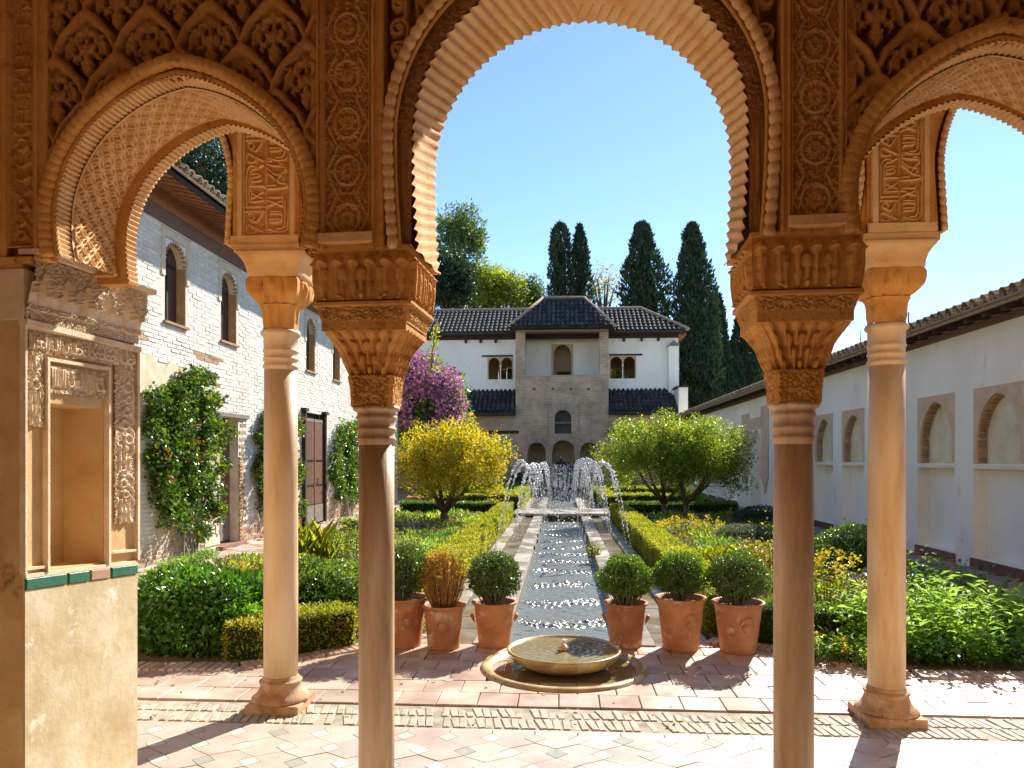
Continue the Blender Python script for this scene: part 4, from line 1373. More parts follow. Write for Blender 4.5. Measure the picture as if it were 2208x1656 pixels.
b = MB(); b.add([(-.02, -.02, zt(0)), (1.03, -.02, zt(1)), (1.03, .085, zt(1)), (-.02, .085, zt(0)), (-.02, -.02, zt(0) + .022), (1.03, -.02, zt(1) + .022), (1.03, .09, zt(1) + .022), (-.02, .09, zt(0) + .022)],
                [(0, 3, 2, 1), (4, 5, 6, 7), (0, 1, 5, 4), (1, 2, 6, 5), (2, 3, 7, 6), (3, 0, 4, 7)])
b.map(J); b.build('cornice_slab', M['jamb'], niche)
b = MB(); b.add([(-.02, -.02, 2.165), (1.0, -.02, 2.145), (1.0, .022, 2.145), (-.02, .022, 2.165), (-.02, -.02, 2.19), (1.0, -.02, 2.17), (1.0, .022, 2.17), (-.02, .022, 2.19)],
                [(0, 3, 2, 1), (4, 5, 6, 7), (0, 1, 5, 4), (1, 2, 6, 5), (2, 3, 7, 6), (3, 0, 4, 7)])
b.map(J); b.build('lower_moulding', M['jamb'], niche)
b = MB(); b.box(-2.47, -2.43, V0 + .01, V1 + .3, 2.36, 2.45); b.map(LW); b.build('backing', M['ochre'], niche)

# ------------------------------------------------------------------ portal columns
def sq_face_mesh(wfn, z0, z1, hfn, nx_=44, nz_=40, dep=1.0):
    """four faces of a square block whose half width follows wfn(z) with outward relief hfn(x01,z)"""
    parts = []
    zz = np.linspace(z0, z1, nz_)
    for k in range(4):
        t = np.linspace(-1, 1, nx_)
        T, Zz = np.meshgrid(t, zz)
        Wd = wfn(Zz)
        H = hfn(T, Zz, k)
        H = H * np.clip((1 - np.abs(T)) * 8, 0, 1)
        x = T * Wd; y = -(Wd * dep + H)
        a = k * math.pi / 2
        Pm = np.stack([x * math.cos(a) - y * math.sin(a), x * math.sin(a) + y * math.cos(a), Zz], -1)
        idx = np.arange(nx_ * nz_).reshape(nz_, nx_)
        F = np.stack([idx[:-1, :-1], idx[:-1, 1:], idx[1:, 1:], idx[1:, :-1]], -1).reshape(-1, 4)
        parts.append((Pm.reshape(-1, 3), F))
    V, F = join_arrays(parts)
    return trimesh(V, F)

def heads(rows, w0):
    """rows: (z_bottom, z_top, n, offset, radius in face units) -> strokes in (t, z) with t scaled to metres by w0"""
    st = []
    for zb, ztp, n, off, rad in rows:
        for i in range(n):
            t = -1 + 2 * (i + .5 + off) / n
            if abs(t) < 1.02: st.append(([(t * w0, zb), (t * w0, ztp)], rad))
    return st

def portal_column(label, u, dz, rot):
    root = thing('inner_column', label, 'column', LW((u, 3.12, 0)), -AL, 'slender marble columns of the inner arcade')
    def part(name, me, mat, smooth=False):
        return link(name, me, M[mat], root, local=True, smooth=smooth)
    z = lambda v: v
    # impost block with two tiers of stalactites
    st = heads([(2.385, 2.397, 6, 0, .027), (2.335, 2.352, 5, 0, .024), (2.285, 2.297, 6, 0, .021)], .205) + [(p, w * .55) for p, w in heads([(2.262, 2.39, 6, 0, .0235), (2.25, 2.34, 5, 0, .022)], .205)]
    st2 = [([(-.18, 2.235), (-.12, 2.262), (-.06, 2.235), (0, 2.262), (.06, 2.235), (.12, 2.262), (.18, 2.235)], .007)]
    def h1(T, Zz, k):
        X = T * .205
        a_ = stroke_h(X, Zz, st); fr_ = ((X / .41 * 6) % 1 - .5)
        top_ = np.clip(1 - ((Zz - 2.395 + .6 * fr_ ** 2 * .12) / .006) ** 2, 0, 1)
        low = (Zz < 2.262) * filigree(X, Zz, .03, 40 + k, .06)
        return -.016 + .036 * a_ + .010 * np.maximum(stroke_h(X, Zz, st2), top_) + .010 * low * (a_ < .2)
    part('impost_block', sq_face_mesh(lambda Z_: .200 - .012 * np.clip((2.33 - Z_) / .11, 0, 1), 2.232, 2.432, h1, 80, 56), 'stucco')
    b = MB(); b.box(-.196, .196, -.196, .196, 2.24, 2.434); b.box(-.205, .205, -.21, .21, 2.434, 2.452); part('impost_core', b.mesh(), 'stucco')
    # written band under it
    part('abacus_band', sq_face_mesh(lambda Z_: .176 + .018 * np.clip((Z_ - 2.16) / .06, 0, 1) + .010 * (Z_ > 2.215), 2.150, 2.232,
                                     lambda T, Zz, k: np.where((Zz > 2.163) & (Zz < 2.212), .008 * filigree(T * .19, Zz, .026, 50 + k, .06), .004), 70, 24), 'stucco')
    b = MB(); b.box(-.176, .176, -.176, .176, 2.12, 2.233); part('abacus_core', b.mesh(), 'stucco')
    # stalactite basket
    def wb(Z_):
        t = np.clip((Z_ - 1.955) / .195, 0, 1)
        return .082 + .090 * t ** 1.25 + .004 * np.sin(t * math.pi * 3)
    st3 = heads([(2.108, 2.116, 6, 0, .021), (2.058, 2.068, 5, 0, .019), (2.008, 2.016, 4, 0, .019), (1.965, 1.972, 3, 0, .020)], .15)
    st3 += heads([(2.05, 2.10, 6, 0, .009), (2.0, 2.05, 5, 0, .009), (1.955, 2.0, 4, 0, .009)], .15)
    def h2(T, Zz, k):
        X = T * .15
        return -.006 + .026 * stroke_h(X, Zz, st3)
    part('stalactite_basket', sq_face_mesh(wb, 1.945, 2.150, h2, 72, 56), 'stucco')
    b = MB(); b.lathe([(.095, 1.94), (.10, 2.0), (.125, 2.06), (.17, 2.12)], 4, a0=math.pi / 4); part('basket_core', b.mesh(), 'stucco')
    part('bell', sq_face_mesh(lambda Z_: .080 + .012 * np.clip((Z_ - 1.82) / .13, 0, 1) ** 2, 1.818, 1.948,
                              lambda T, Zz, k: .004 + .007 * filigree(T * .085, Zz, .03, 70 + k, .06) * (np.abs(T) < .9), 40, 34), 'stucco')
    b = MB()
    prof = [(.078, 1.66), (.078, 1.675), (.083, 1.68), (.083, 1.69), (.078, 1.695), (.078, 1.715), (.084, 1.72), (.084, 1.732), (.078, 1.737), (.079, 1.765), (.086, 1.77), (.086, 1.782),
            (.081, 1.787), (.083, 1.80), (.096, 1.806), (.100, 1.815), (.096, 1.824), (.08, 1.828)]
    b.lathe(prof, 40); part('neck_rings', b.mesh(), 'marble_dark', True)
    b = MB(); b.lathe([(.077, .16), (.077, .6), (.0765, 1.1), (.076, 1.665)], 16, a0=.1); part('shaft', b.mesh(), 'marble_dark', True)
    b = MB(); b.lathe([(.135, .03), (.14, .05), (.12, .08), (.088, .12), (.092, .15), (.078, .165)], 36); part('base', b.mesh(), 'marble', True)
    b = MB(); b.box(-.16, .16, -.16, .16, -.02, .035); part('plinth', b.mesh(), 'marble')
    return root
c1 = portal_column('slender inner column left of the fountain with stalactite capital', -.961, 0, 0)
c2 = dup(c1, LW((.757, 3.12, 0)), None, 'slender inner column right of the fountain with stalactite capital')

# ------------------------------------------------------------------ outer portico
YF, YB, YA = 4.62, 4.94, 4.775
XL, XR = -1.818, 2.01
portico = thing('outer_portico', 'sunlit outer stucco arcade with written panels over its columns', 'arcade', (0.1, 4.78, 0))
ZP = 2.962
def ocurve(xc, zc, Rr, n=60):
    pts = []
    for i in range(n + 1):
        a = math.pi - math.pi * i / n
        pts.append((xc + Rr * math.cos(a), zc + Rr * math.sin(a)))
    return pts
def oslab(xa, xb, xc, zc, Rr, zs, zt=5.25):
    c_ = [(xc - Rr * .975, zs), (xc - Rr * .995, (zs + zc) / 2)] + ocurve(xc, zc, Rr) + [(xc + Rr * .995, (zs + zc) / 2), (xc + Rr * .975, zs)]
    poly = [(xa, zs), (xa, zt), (xb, zt), (xb, zs)] + c_[::-1]
    b = MB(); b.prism_xz(poly, YF + .03, YB)
    return b.build('arch_wall', M['stucco'], portico)
oslab(-1.62, 1.81, .095, 3.28, 1.705, ZP)
oslab(-3.82, -1.62, -2.95, 3.35, .86, ZP)
oslab(1.81, 4.0, 3.12, 3.35, .86, ZP)
for q_ in ((-6.1, -3.80), (4.0, 6.1)):
    b = MB(); b.box(q_[0], q_[1], YF, YB, -.03, 5.25); b.build('end_wall', M['plaster_wall'], portico)
def tooth_roll(xc, zc, Rr, y, side):
    b = MB()
    pts = [(xc + side * Rr * .975, ZP)] + [(xc + Rr * math.cos(a), zc + Rr * math.sin(a)) for a in np.linspace(0 if side > 0 else math.pi, math.pi / 2, 60)]
    c_ = np.array(pts); d = np.hypot(*np.diff(c_, axis=0).T); s = np.concatenate([[0], np.cumsum(d)])
    n = int(s[-1] / .006); si = np.linspace(0, s[-1], n)
    cu = np.interp(si, s, c_[:, 0]); cz = np.interp(si, s, c_[:, 1])
    rr = .020 * (.62 + .38 * np.abs(np.sin(math.pi * si / .05)) ** .6)
    b.tube([(cu[i], y, cz[i]) for i in range(n)], list(rr), 8); b.build('beaded_moulding', M['stucco_pale'], portico, smooth=True)
    b = MB()                      # saw tooth lip
    for i in range(0, n - 4, 4):
        p = (cu[i], cz[i]); q = (cu[i + 4], cz[i + 4])
        nx_, nz_ = (xc - p[0]) / Rr, (zc - p[1]) / Rr if p[1] > zc else 0
        m_ = ((p[0] + q[0]) / 2 + nx_ * .034, (p[1] + q[1]) / 2 + nz_ * .034)
        p2 = (p[0] - nx_ * .03, p[1] - nz_ * .03); q2 = (q[0] - nx_ * .03, q[1] - nz_ * .03)
        b.add([(p2[0], YF + .03, p2[1]), (q2[0], YF + .03, q2[1]), (m_[0], YF + .03, m_[1]), (p2[0], YB, p2[1]), (q2[0], YB, q2[1]), (m_[0], YB, m_[1])],
              [(0, 1, 2), (5, 4, 3), (1, 4, 5, 2), (0, 2, 5, 3)])
    b.build('toothed_edge', M['stucco_pale'], portico)
tooth_roll(-2.95, 3.35, .86, YF + .015, 1)
tooth_roll(3.12, 3.35, .86, YF + .015, -1)
tooth_roll(.095, 3.28, 1.705, YF + .015, -1)
tooth_roll(.095, 3.28, 1.705, YF + .015, 1)

# the written panels: interlaced script strokes (image-up coordinates: x 0..340, y up, period 515)
LC = [[(25, 70), (22, 20), (60, 8), (92, 14), (95, 40), (60, 66), (40, 76)], [(38, 76), (90, 50), (150, 20)], [(60, 105), (100, 85), (150, 170)],
      [(62, 158), (38, 150), (34, 128), (52, 108), (76, 112), (84, 136), (62, 158)], [(20, 170), (155, 170)], [(20, 202), (155, 204)], [(30, 190), (20, 215)], [(24, 225), (22, 450), (48, 500), (90, 500), (112, 482)],
      [(46, 240), (44, 430), (64, 470), (100, 478)], [(60, 240), (155, 245)], [(66, 300), (150, 262)], [(66, 262), (150, 310)], [(60, 330), (66, 300), (58, 250)], [(52, 352), (155, 352)],
      [(62, 440), (122, 444), (132, 424), (62, 412)], [(62, 412), (62, 384), (132, 388), (130, 412)], [(62, 384), (60, 360)], [(120, 490), (150, 505)]]
RC = [[(180, 22), (190, 38), (210, 34), (206, 16), (186, 12), (180, 22)], [(206, 36), (250, 18), (320, 22), (332, 60), (332, 280)], [(240, 40), (300, 44), (310, 80), (310, 250)],
      [(196, 110), (286, 112), (286, 92), (200, 88)], [(286, 112), (288, 150), (200, 150)], [(200, 170), (284, 166), (288, 140)], [(180, 205), (290, 245)], [(290, 205), (180, 250)], [(190, 268), (290, 268)], [(290, 205), (290, 290)],
      [(180, 330), (325, 334), (330, 365), (270, 372), (240, 400), (180, 450)], [(262, 372), (258, 410), (285, 430), (306, 410), (295, 385)], [(180, 480), (250, 420), (310, 455), (320, 490), (200, 500), (180, 512)], [(180, 355), (245, 356)], [(322, 460), (322, 500), (270, 512)]]
def inscr(x0, x1, z0):
    sc = (x1 - x0) / 345.0
    st = []
    for base in (0, 515):
        for pts in LC + RC:
            st.append((chaikin([(x0 + (p[0]) * sc, z0 + (p[1] + base) * sc) for p in pts]), 7.2 * sc))
    st.append(([(x0 + 167 * sc, z0), (x0 + 167 * sc, z0 + 1030 * sc)], 5 * sc))
    def f(U, Zz):
        h = np.maximum(stroke_h(U, Zz, st), .38 * filigree(U, Zz, .022, 90, .05))
        e = (U < x0 + 6 * sc) | (U > x1 - 6 * sc)
        return np.where(e, .012, -.022 + .032 * h)
    return f
for xc, xa, xb in ((XL, -2.0, -1.70), (XR, 1.885, 2.145)):
    wl, wr = (xa - .075, xb + .055) if xc < 0 else (xa - .055, xb + .075)
    b = MB(); b.box(wl, wr, YF + .012, YB + .004, ZP - .03, 5.25); b.build('pilaster', M['stucco'], portico)
    relief('written_panel', xa, xb, ZP + .045, ZP + .045 + 1.0 * (xb - xa) / .30, .0030, inscr(xa, xb, ZP + .05), 'stucco_pale', mapper=lambda U, Zz, H: np.stack([U, YF - .002 - H, Zz], -1), parent=portico)
    b = MB()
    b.box(wl, wr, YF - .022, YF + .03, ZP - .012, ZP + .042)
    for x in (xa - .032, xb + .004): b.box(x, x + .028, YF - .02, YF + .03, ZP + .042, 5.2)
    b.build('panel_frame', M['stucco_pale'], portico)
b = MB(); b.box(-6.1, 6.1, 4.3, 5.85, 5.25, 5.4); b.box(-6.1, 6.1, 2.9, 4.3, 5.25, 5.4)
b.build('portico_ceiling', M['wood'], portico)

def loft_mesh(sections, n=64):
    """sections: (half width, roundness 0 square..1 circle, z, relief fn or None)"""
    V = []
    a = np.linspace(0, 2 * math.pi, n, endpoint=False) + math.pi / 4 / n
    c_, s_ = np.cos(a), np.sin(a)
    sq = 1 / np.maximum(np.abs(c_), np.abs(s_))
    for hw, rd, z, *rest in sections:
        r_ = hw * (sq * (1 - rd) + rd)
        if rest and rest[0] is not None: r_ = r_ + rest[0](a, z)
        V.append(np.stack([r_ * c_, r_ * s_, np.full(n, z)], -1))
    V = np.array(V); m = len(sections)
    idx = np.arange(m * n).reshape(m, n)
    F = np.stack([idx[:-1], np.roll(idx[:-1], -1, 1), np.roll(idx[1:], -1, 1), idx[1:]], -1).reshape(-1, 4)
    return trimesh(V.reshape(-1, 3), F)

def outer_column(label, x):
    root = thing('portico_column', label, 'column', (x, YA, 0), 0, 'stout columns of the outer portico')
    def part(name, me, mat, smooth=False): return link(name, me, M[mat], root, local=True, smooth=smooth)
    b = MB(); b.box(-.235, .235, -.19, .19, 2.898, 2.95); part('abacus', bevel_mesh(b.mesh(), .008, 2), 'stucco_pale')
    part('impost', loft_mesh([(.212, .06, 2.898), (.212, .06, 2.88), (.196, .06, 2.862), (.178, .08, 2.83), (.168, .1, 2.79), (.165, .1, 2.752), (.1, .1, 2.748)]), 'stucco_pale', True)
    def leafr(a, z):
        t = (2.748 - z) / .17
        q = (a / (math.pi / 2)) % 1
        vol = .016 * np.exp(-((q - .0) / .12) ** 2 - ((t - .3) / .25) ** 2) + .016 * np.exp(-((q - 1) / .12) ** 2 - ((t - .3) / .25) ** 2)
        leaf = .015 * np.exp(-((q - .5) / (.10 + .1 * t)) ** 2) * np.sin(min(1, t * 1.1) * math.pi) ** .5
        vein = .004 * np.sin(q * 40) * (abs(t - .5) < .4)
        groove = -.010 * np.exp(-((np.abs(q - .5) - .25 + .1 * t) / .035) ** 2)
        return 1.5 * (vol + leaf) + vein + 1.5 * groove
    secs = []
    for i in range(26):
        t = i / 25; z = 2.748 - .17 * t
        secs.append((.160 - .012 * t - .046 * max(0, t - .55) ** 1.2 * 2.0, .12 + .55 * t ** 2, z, leafr))
    part('leaf_capital', loft_mesh(secs, 128), 'stucco', True)
    def flute(a, z): return .006 * np.sin(a * 12) * np.clip((z - 2.45) / .03, 0, 1)
    part('fluted_neck', loft_mesh([(.108, .9, 2.436, flute), (.108, .9, 2.45, flute), (.108, .9, 2.48, flute), (.110, .85, 2.54, flute), (.118, .8, 2.575, flute), (.128, .7, 2.585, flute)], 144), 'stucco', True)
    b = MB(); b.lathe([(.104, 2.17), (.104, 2.185), (.112, 2.19), (.112, 2.205), (.105, 2.212), (.105, 2.235), (.112, 2.24), (.112, 2.252), (.106, 2.258), (.106, 2.285), (.113, 2.292), (.113, 2.302), (.107, 2.31),
                       (.109, 2.39), (.121, 2.397), (.127, 2.412), (.121, 2.428), (.106, 2.436)], 48); part('neck_rings', b.mesh(), 'marble', True)
    b = MB(); b.lathe([(.1075, .185), (.1085, .8), (.107, 1.5), (.1045, 2.175)], 44); part('shaft', b.mesh(), 'marble', True)
    b = MB(); b.lathe([(.176, .045), (.185, .052), (.182, .065), (.155, .085), (.135, .115), (.124, .15), (.133, .158), (.136, .168), (.124, .176), (.114, .178), (.114, .192), (.1085, .2)], 48); part('base', b.mesh(), 'base_stone', True)
    b = MB(); b.box(-.172, .172, -.17, .17, -.03, .046); part('plinth', bevel_mesh(b.mesh(), .006, 2), 'base_stone')
    return root
oc1 = outer_column('stout round portico column on the left beside the ivy wall view', XL)
oc2 = dup(oc1, (XR, YA + .02, 0), None, 'stout round portico column on the right in front of the white wall')

# ------------------------------------------------------------------ the room behind the camera
b = MB(); b.box(-3.75, -3.65, -3.6, 3.2, -.03, 5.25); rm = b.map(LW).mesh(); structure('room_wall', rm, M['jamb'])
b = MB(); b.box(3.4, 3.5, -3.6, 3.0, -.03, 5.25); structure('room_wall', b.map(LW).mesh(), M['jamb'])
b = MB(); b.box(-3.8, 3.6, -3.7, -3.6, -.03, 5.25); structure('room_wall', b.map(LW).mesh(), M['jamb'])
b = MB(); b.box(-3.8, 3.6, -3.7, 2.95, 5.25, 5.35); structure('ceiling', b.map(LW).mesh(), M['jamb'])
# ------------------------------------------------------------------ surveying helpers
def at(px, py, Y):
    t = (px - 1104) / 1620; D = Y / (math.cos(TH) + t * math.sin(TH))
    return (D * (t * math.cos(TH) - math.sin(TH)), Y, 1.6 + (990 - py) * D / 1620)
def on_ground(px, py, z=0.0):
    D = 1620 * (1.6 - z) / (py - 990); r_ = (px - 1104) * D / 1620
    return (r_ * math.cos(TH) - D * math.sin(TH), r_ * math.sin(TH) + D * math.cos(TH), z)

def tile_mesh(r0, r1, L_, lift, n=7, thick=0.014):
    v = []; f = []
    for (rr, y, zz) in ((r0, 0, lift), (r1, L_, 0.0), (r0 - thick, 0, lift)):
        for i in range(n + 1):
            a = math.pi * i / n
            v.append((rr * math.cos(a), y, zz + rr * math.sin(a) * 0.92))
    k = n + 1
    for i in range(n):
        f.append((i, k + i, k + i + 1, i + 1))
        f.append((2 * k + i, i, i + 1, 2 * k + i + 1))
    v += [(r0 - thick, 0.12, lift), (-(r0 - thick), 0.12, lift)]
    for i in range(n):
        a0_ = 2 * k + i
    # hollow mouth
    m0 = len(v)
    for i in range(n + 1):
        a = math.pi * i / n
        v.append(((r0 - thick) * math.cos(a), 0.10, lift + (r0 - thick) * math.sin(a) * 0.9))
    for i in range(n): f.append((2 * k + i + 1, m0 + i + 1, m0 + i, 2 * k + i))
    return v, f

def tile_roof(parent, O, A, Sd, wid, ln, pitch, rowl, mat, nind=120, clip=None, eave_pan=True, jit=0.006, deck_mat='roof_edge', seed=1):
    O, A, Sd = Vector(O), Vector(A).normalized(), Vector(Sd).normalized()
    N = A.cross(Sd)
    if N.z < 0: N = -N
    rs_ = random.Random(seed)
    v, f = tile_mesh(pitch * .37, pitch * .30, rowl * 1.1, pitch * .16)
    base = pydata(v, f)
    pan_v, pan_f = tile_mesh(pitch * .34, pitch * .34, rowl * 1.1, 0)
    nc = int(wid / pitch); nr = int(math.ceil(ln / rowl))
    Rm = Matrix((A, Sd, N)).transposed().to_4x4()
    rest = MB(); pans = MB(); cnt_ = 0
    for r_ in range(nr):
        for c_ in range(nc):
            a = (c_ + .5) * pitch; s_ = r_ * rowl
            if clip is not None and not clip(a, s_ + rowl * .4): continue
            if s_ + rowl * 0.9 > ln + rowl * .6: continue
            p = O + A * (a + rs_.uniform(-jit, jit)) + Sd * (s_ + rs_.uniform(-jit, jit) * 2) + N * (0.012 + rs_.uniform(0, jit))
            m_ = Matrix.Translation(p) @ Rm @ Matrix.Rotation(rs_.uniform(-.03, .03), 4, 'Z')
            if cnt_ < nind:
                link('roof_tile', base, M[mat], parent, matrix=m_)
            else:
                rest.add([m_ @ Vector(q) for q in v], f)
            cnt_ += 1
            if r_ == 0 and eave_pan:
                m2 = Matrix.Translation(O + A * (a + pitch / 2) + Sd * .02 + N * (pitch * .2)) @ Rm @ Matrix.Rotation(math.pi, 4, 'Y')
                pans.add([m2 @ Vector(q) for q in pan_v], pan_f)
    if rest.v:
        o = rest.build('upper_tiles', M[mat], parent); o['kind'] = 'stuff'
    if pans.v:
        o = pans.build('pan_tiles', M[mat], parent); o['kind'] = 'stuff'
    # deck under the tiles
    b = MB()
    pts = [(0, 0), (wid, 0)]
    if clip is not None:
        aa = [a for a in np.linspace(0, wid, 200) if clip(a, ln * .98)]
        pts += [(max(aa), ln), (min(aa), ln)] if aa else [(wid / 2, ln)]
    else: pts += [(wid, ln), (0, ln)]
    q = [O + A * a + Sd * s_ for a, s_ in pts]
    b.quadbox([tuple(p - N * .03) for p in q], tuple(N * .034))
    b.build('roof_deck', M[deck_mat], parent)

def wall_cells(parent, name, mat, fixed, depth, u0, u1, z0, z1, holes, axis):
    """solid wall made of butted blocks around rectangular openings; axis 'y' = wall runs along y"""
    us = sorted({u0, u1, *[h[0] for h in holes], *[h[1] for h in holes]})
    b = MB()
    for i in range(len(us) - 1):
        a, c_ = us[i], us[i + 1]
        hs = sorted([(h[2], h[3]) for h in holes if h[0] <= a + 1e-6 and h[1] >= c_ - 1e-6])
        z = z0
        for (ha, hb) in hs + [(z1, z1)]:
            if ha > z + 1e-4:
                if axis == 'y': b.box(fixed, fixed + depth, a, c_, z, ha) if depth > 0 else b.box(fixed + depth, fixed, a, c_, z, ha)
                else: b.box(a, c_, fixed, fixed + depth, z, ha)
            z = max(z, hb)
    o = b.build(name, M[mat], parent)
    bm = bmesh.new(); bm.from_mesh(o.data); bmesh.ops.remove_doubles(bm, verts=bm.verts, dist=1e-4)
    # drop the hidden double faces between butted blocks
    seen = {}
    for f_ in bm.faces:
        k = tuple(sorted(v.index for v in f_.verts)); seen.setdefault(k, []).append(f_)
    bmesh.ops.delete(bm, geom=[f_ for fs in seen.values() if len(fs) > 1 for f_ in fs], context='FACES_ONLY')
    bm.to_mesh(o.data); bm.free()
    return o

def spandrel(parent, name, mat, a0, a1, zs, ztop, p0, p1, axis, pointed=0.0, inset=0.0, n=16):
    """infill above an arch inside the rectangle a0..a1, zs..ztop"""
    c_ = (a0 + a1) / 2; hw = (a1 - a0) / 2 - inset; rise = ztop - zs - 0.03
    poly = [(a0, zs), (a0, ztop), (a1, ztop), (a1, zs)]
    arc = []
    for i in range(n + 1):
        a = math.pi * i / n
        x = c_ + hw * math.cos(a)
        zz = zs + rise * (math.sin(a) ** (0.9 if not pointed else 0.8)) * (1 - pointed * abs(math.cos(a)) ** 1.0 * math.sin(a))
        arc.append((x, min(zz, ztop - .012)))
    poly += arc
    # drop duplicates at the springing when there is no inset
    if inset < 1e-4: poly = [(a0, ztop), (a1, ztop)] + arc
    b = MB(); b.prism_xz(poly, p0, p1)
    if axis == 'y': b.map(lambda p: (p[1], p[0], p[2]))
    o = b.build(name, M[mat], parent)
    bm = bmesh.new(); bm.from_mesh(o.data); bmesh.ops.recalc_face_normals(bm, faces=bm.faces[:]); bm.to_mesh(o.data); bm.free()
    return arc

# ------------------------------------------------------------------ left building
lb = thing('brick_building', 'tall limewashed brick building with small arched windows and deep timber eaves on the left', 'building', (-6.3, 18, 0))
XW = -6.05
wins = [11.12, 13.02, 15.1, 17.5, 19.6, 21.75]
WW, WZ0, WZ1 = .64, 3.72, 5.0
holes = [(y, y + WW, WZ0, WZ1) for y in wins] + [(12.9, 13.74, 0.0, 2.36), (17.25, 18.75, 0.0, 2.72)]
wall_cells(lb, 'wall', 'mortar', XW, -.55, 9.2, 27.5, -.05, 5.62, holes, 'y')
for q_ in (27.1, 9.2):
    b = MB(); b.box(-12, -6.6, q_, q_ + .4, -.05, 5.6); b.build('end_wall', M['white_brick'], lb)
# bricks
rs = random.Random(5)
Lb, Hb, pz = .275, .056, .066
bm_list = [unitbox(.05, Lb - .014, Hb, .006), unitbox(.05, Lb - .03, Hb - .006, .008), unitbox(.05, Lb - .02, Hb + .002, .006)]
bricks = []
r_ = 0; z = .03
def in_hole(y0, y1, za, zb):
    for h in holes:
        m = .0
        if y1 > h[0] - m and y0 < h[1] + m and zb > h[2] and za < h[3]: return True
    return False
def patch(y, z_):     # where plaster hides the bricks
    if 10.2 < y < 12.95 and 2.35 < z_ < 3.12 - .1 * (y - 10.2): return True
    for w_ in wins:
        if w_ - .10 < y < w_ + WW + .10 and WZ1 - .62 < z_ < WZ1 + .17: return True
    if 11.9 < y < 12.95 and z_ < 1.9: return math.sin(y * 9 + z_ * 7) + math.sin(z_ * 13) > .3
    return False
while z < 5.18:
    y = 9.25 + (r_ % 2) * Lb / 2 + rs.uniform(-.03, .03)
    while y < 27.3:
        if not in_hole(y - .02, y + Lb - .01, z - .02, z + Hb + .01) and not patch(y + Lb / 2, z) and rs.random() < .985:
            bricks.append((y + Lb / 2, z + Hb / 2))
        y += Lb
    z += pz; r_ += 1
vis = lambda q: (q[0] > 10.5, )
near = sorted([q for q in bricks if q[0] > 10.55], key=lambda q: q[0] + .03 * abs(q[1] - 3))[:295]
nearset = set(near)
rest = MB(); bare = MB()
def isbare(y, z_): return (3.30 < z_ + .02 * (y - 11) < 3.44 and 10.3 < y < 13.0) or (12.75 < y < 12.92 and 2.5 < z_ < 3.1) or (13.74 < y < 14.0 and z_ < 2.3) or (18.75 < y < 19.0 and z_ < 2.3) or (y < 27 and z_ < .25 and rs.random() < .5)
for q in bricks:
    j = rs.uniform(-.006, .008)
    if q in nearset:
        link('brick', bm_list[0 if not isbare(*q) else 1] if not isbare(*q) else bm_list[1].copy(), M['bare_brick'] if isbare(*q) else M['white_brick'], lb,
             matrix=Matrix.Translation((XW - .019 + j * .6, q[0], q[1] + rs.uniform(-.003, .003))) @ Matrix.Rotation(rs.uniform(-.012, .012), 4, 'X'))
    else:
        dst = bare if isbare(*q) else rest
        dy = rs.uniform(.006, .016); dz = rs.uniform(0, .004); zz = q[1] + rs.uniform(-.003, .003)
        dst.box(XW - .03, XW + .006 + j * .6, q[0] - Lb / 2 + dy, q[0] + Lb / 2 - dy, zz - Hb / 2 + dz, zz + Hb / 2)
o = rest.build('far_bricks', M['white_brick'], lb); o['kind'] = 'stuff'
o = bare.build('bare_bricks', M['bare_brick'], lb); o['kind'] = 'stuff'
# yellowed plaster patch with ragged edge
ny_, nz_ = 90, 30
Yp, Zp = np.meshgrid(np.linspace(10.2, 12.98, ny_), np.linspace(2.3, 3.14, nz_))
nz2 = vnoise((nz_, ny_), (3, 9), np.random.default_rng(4), 4)
P = np.stack([XW + .006 + .02 * nz2, Yp, Zp], -1)
keep = (nz2[:-1, :-1] + .5 * np.minimum(1, np.minimum(Zp[:-1, :-1] - 2.3, 3.14 - .1 * (Yp[:-1, :-1] - 10.2) - Zp[:-1, :-1]) * 6)) > .55
link('plaster_patch', grid_mesh(P, keep), M['yellow_plaster'], lb)
Yp, Zp = np.meshgrid(np.linspace(11.85, 12.95, 40), np.linspace(.1, 1.95, 60))
nz2 = vnoise((60, 40), (7, 4), np.random.default_rng(8), 4)
P = np.stack([XW + .004 + .02 * nz2, Yp, Zp], -1)
link('plaster_patch', grid_mesh(P, nz2[:-1, :-1] > .42), M['yellow_plaster'], lb)
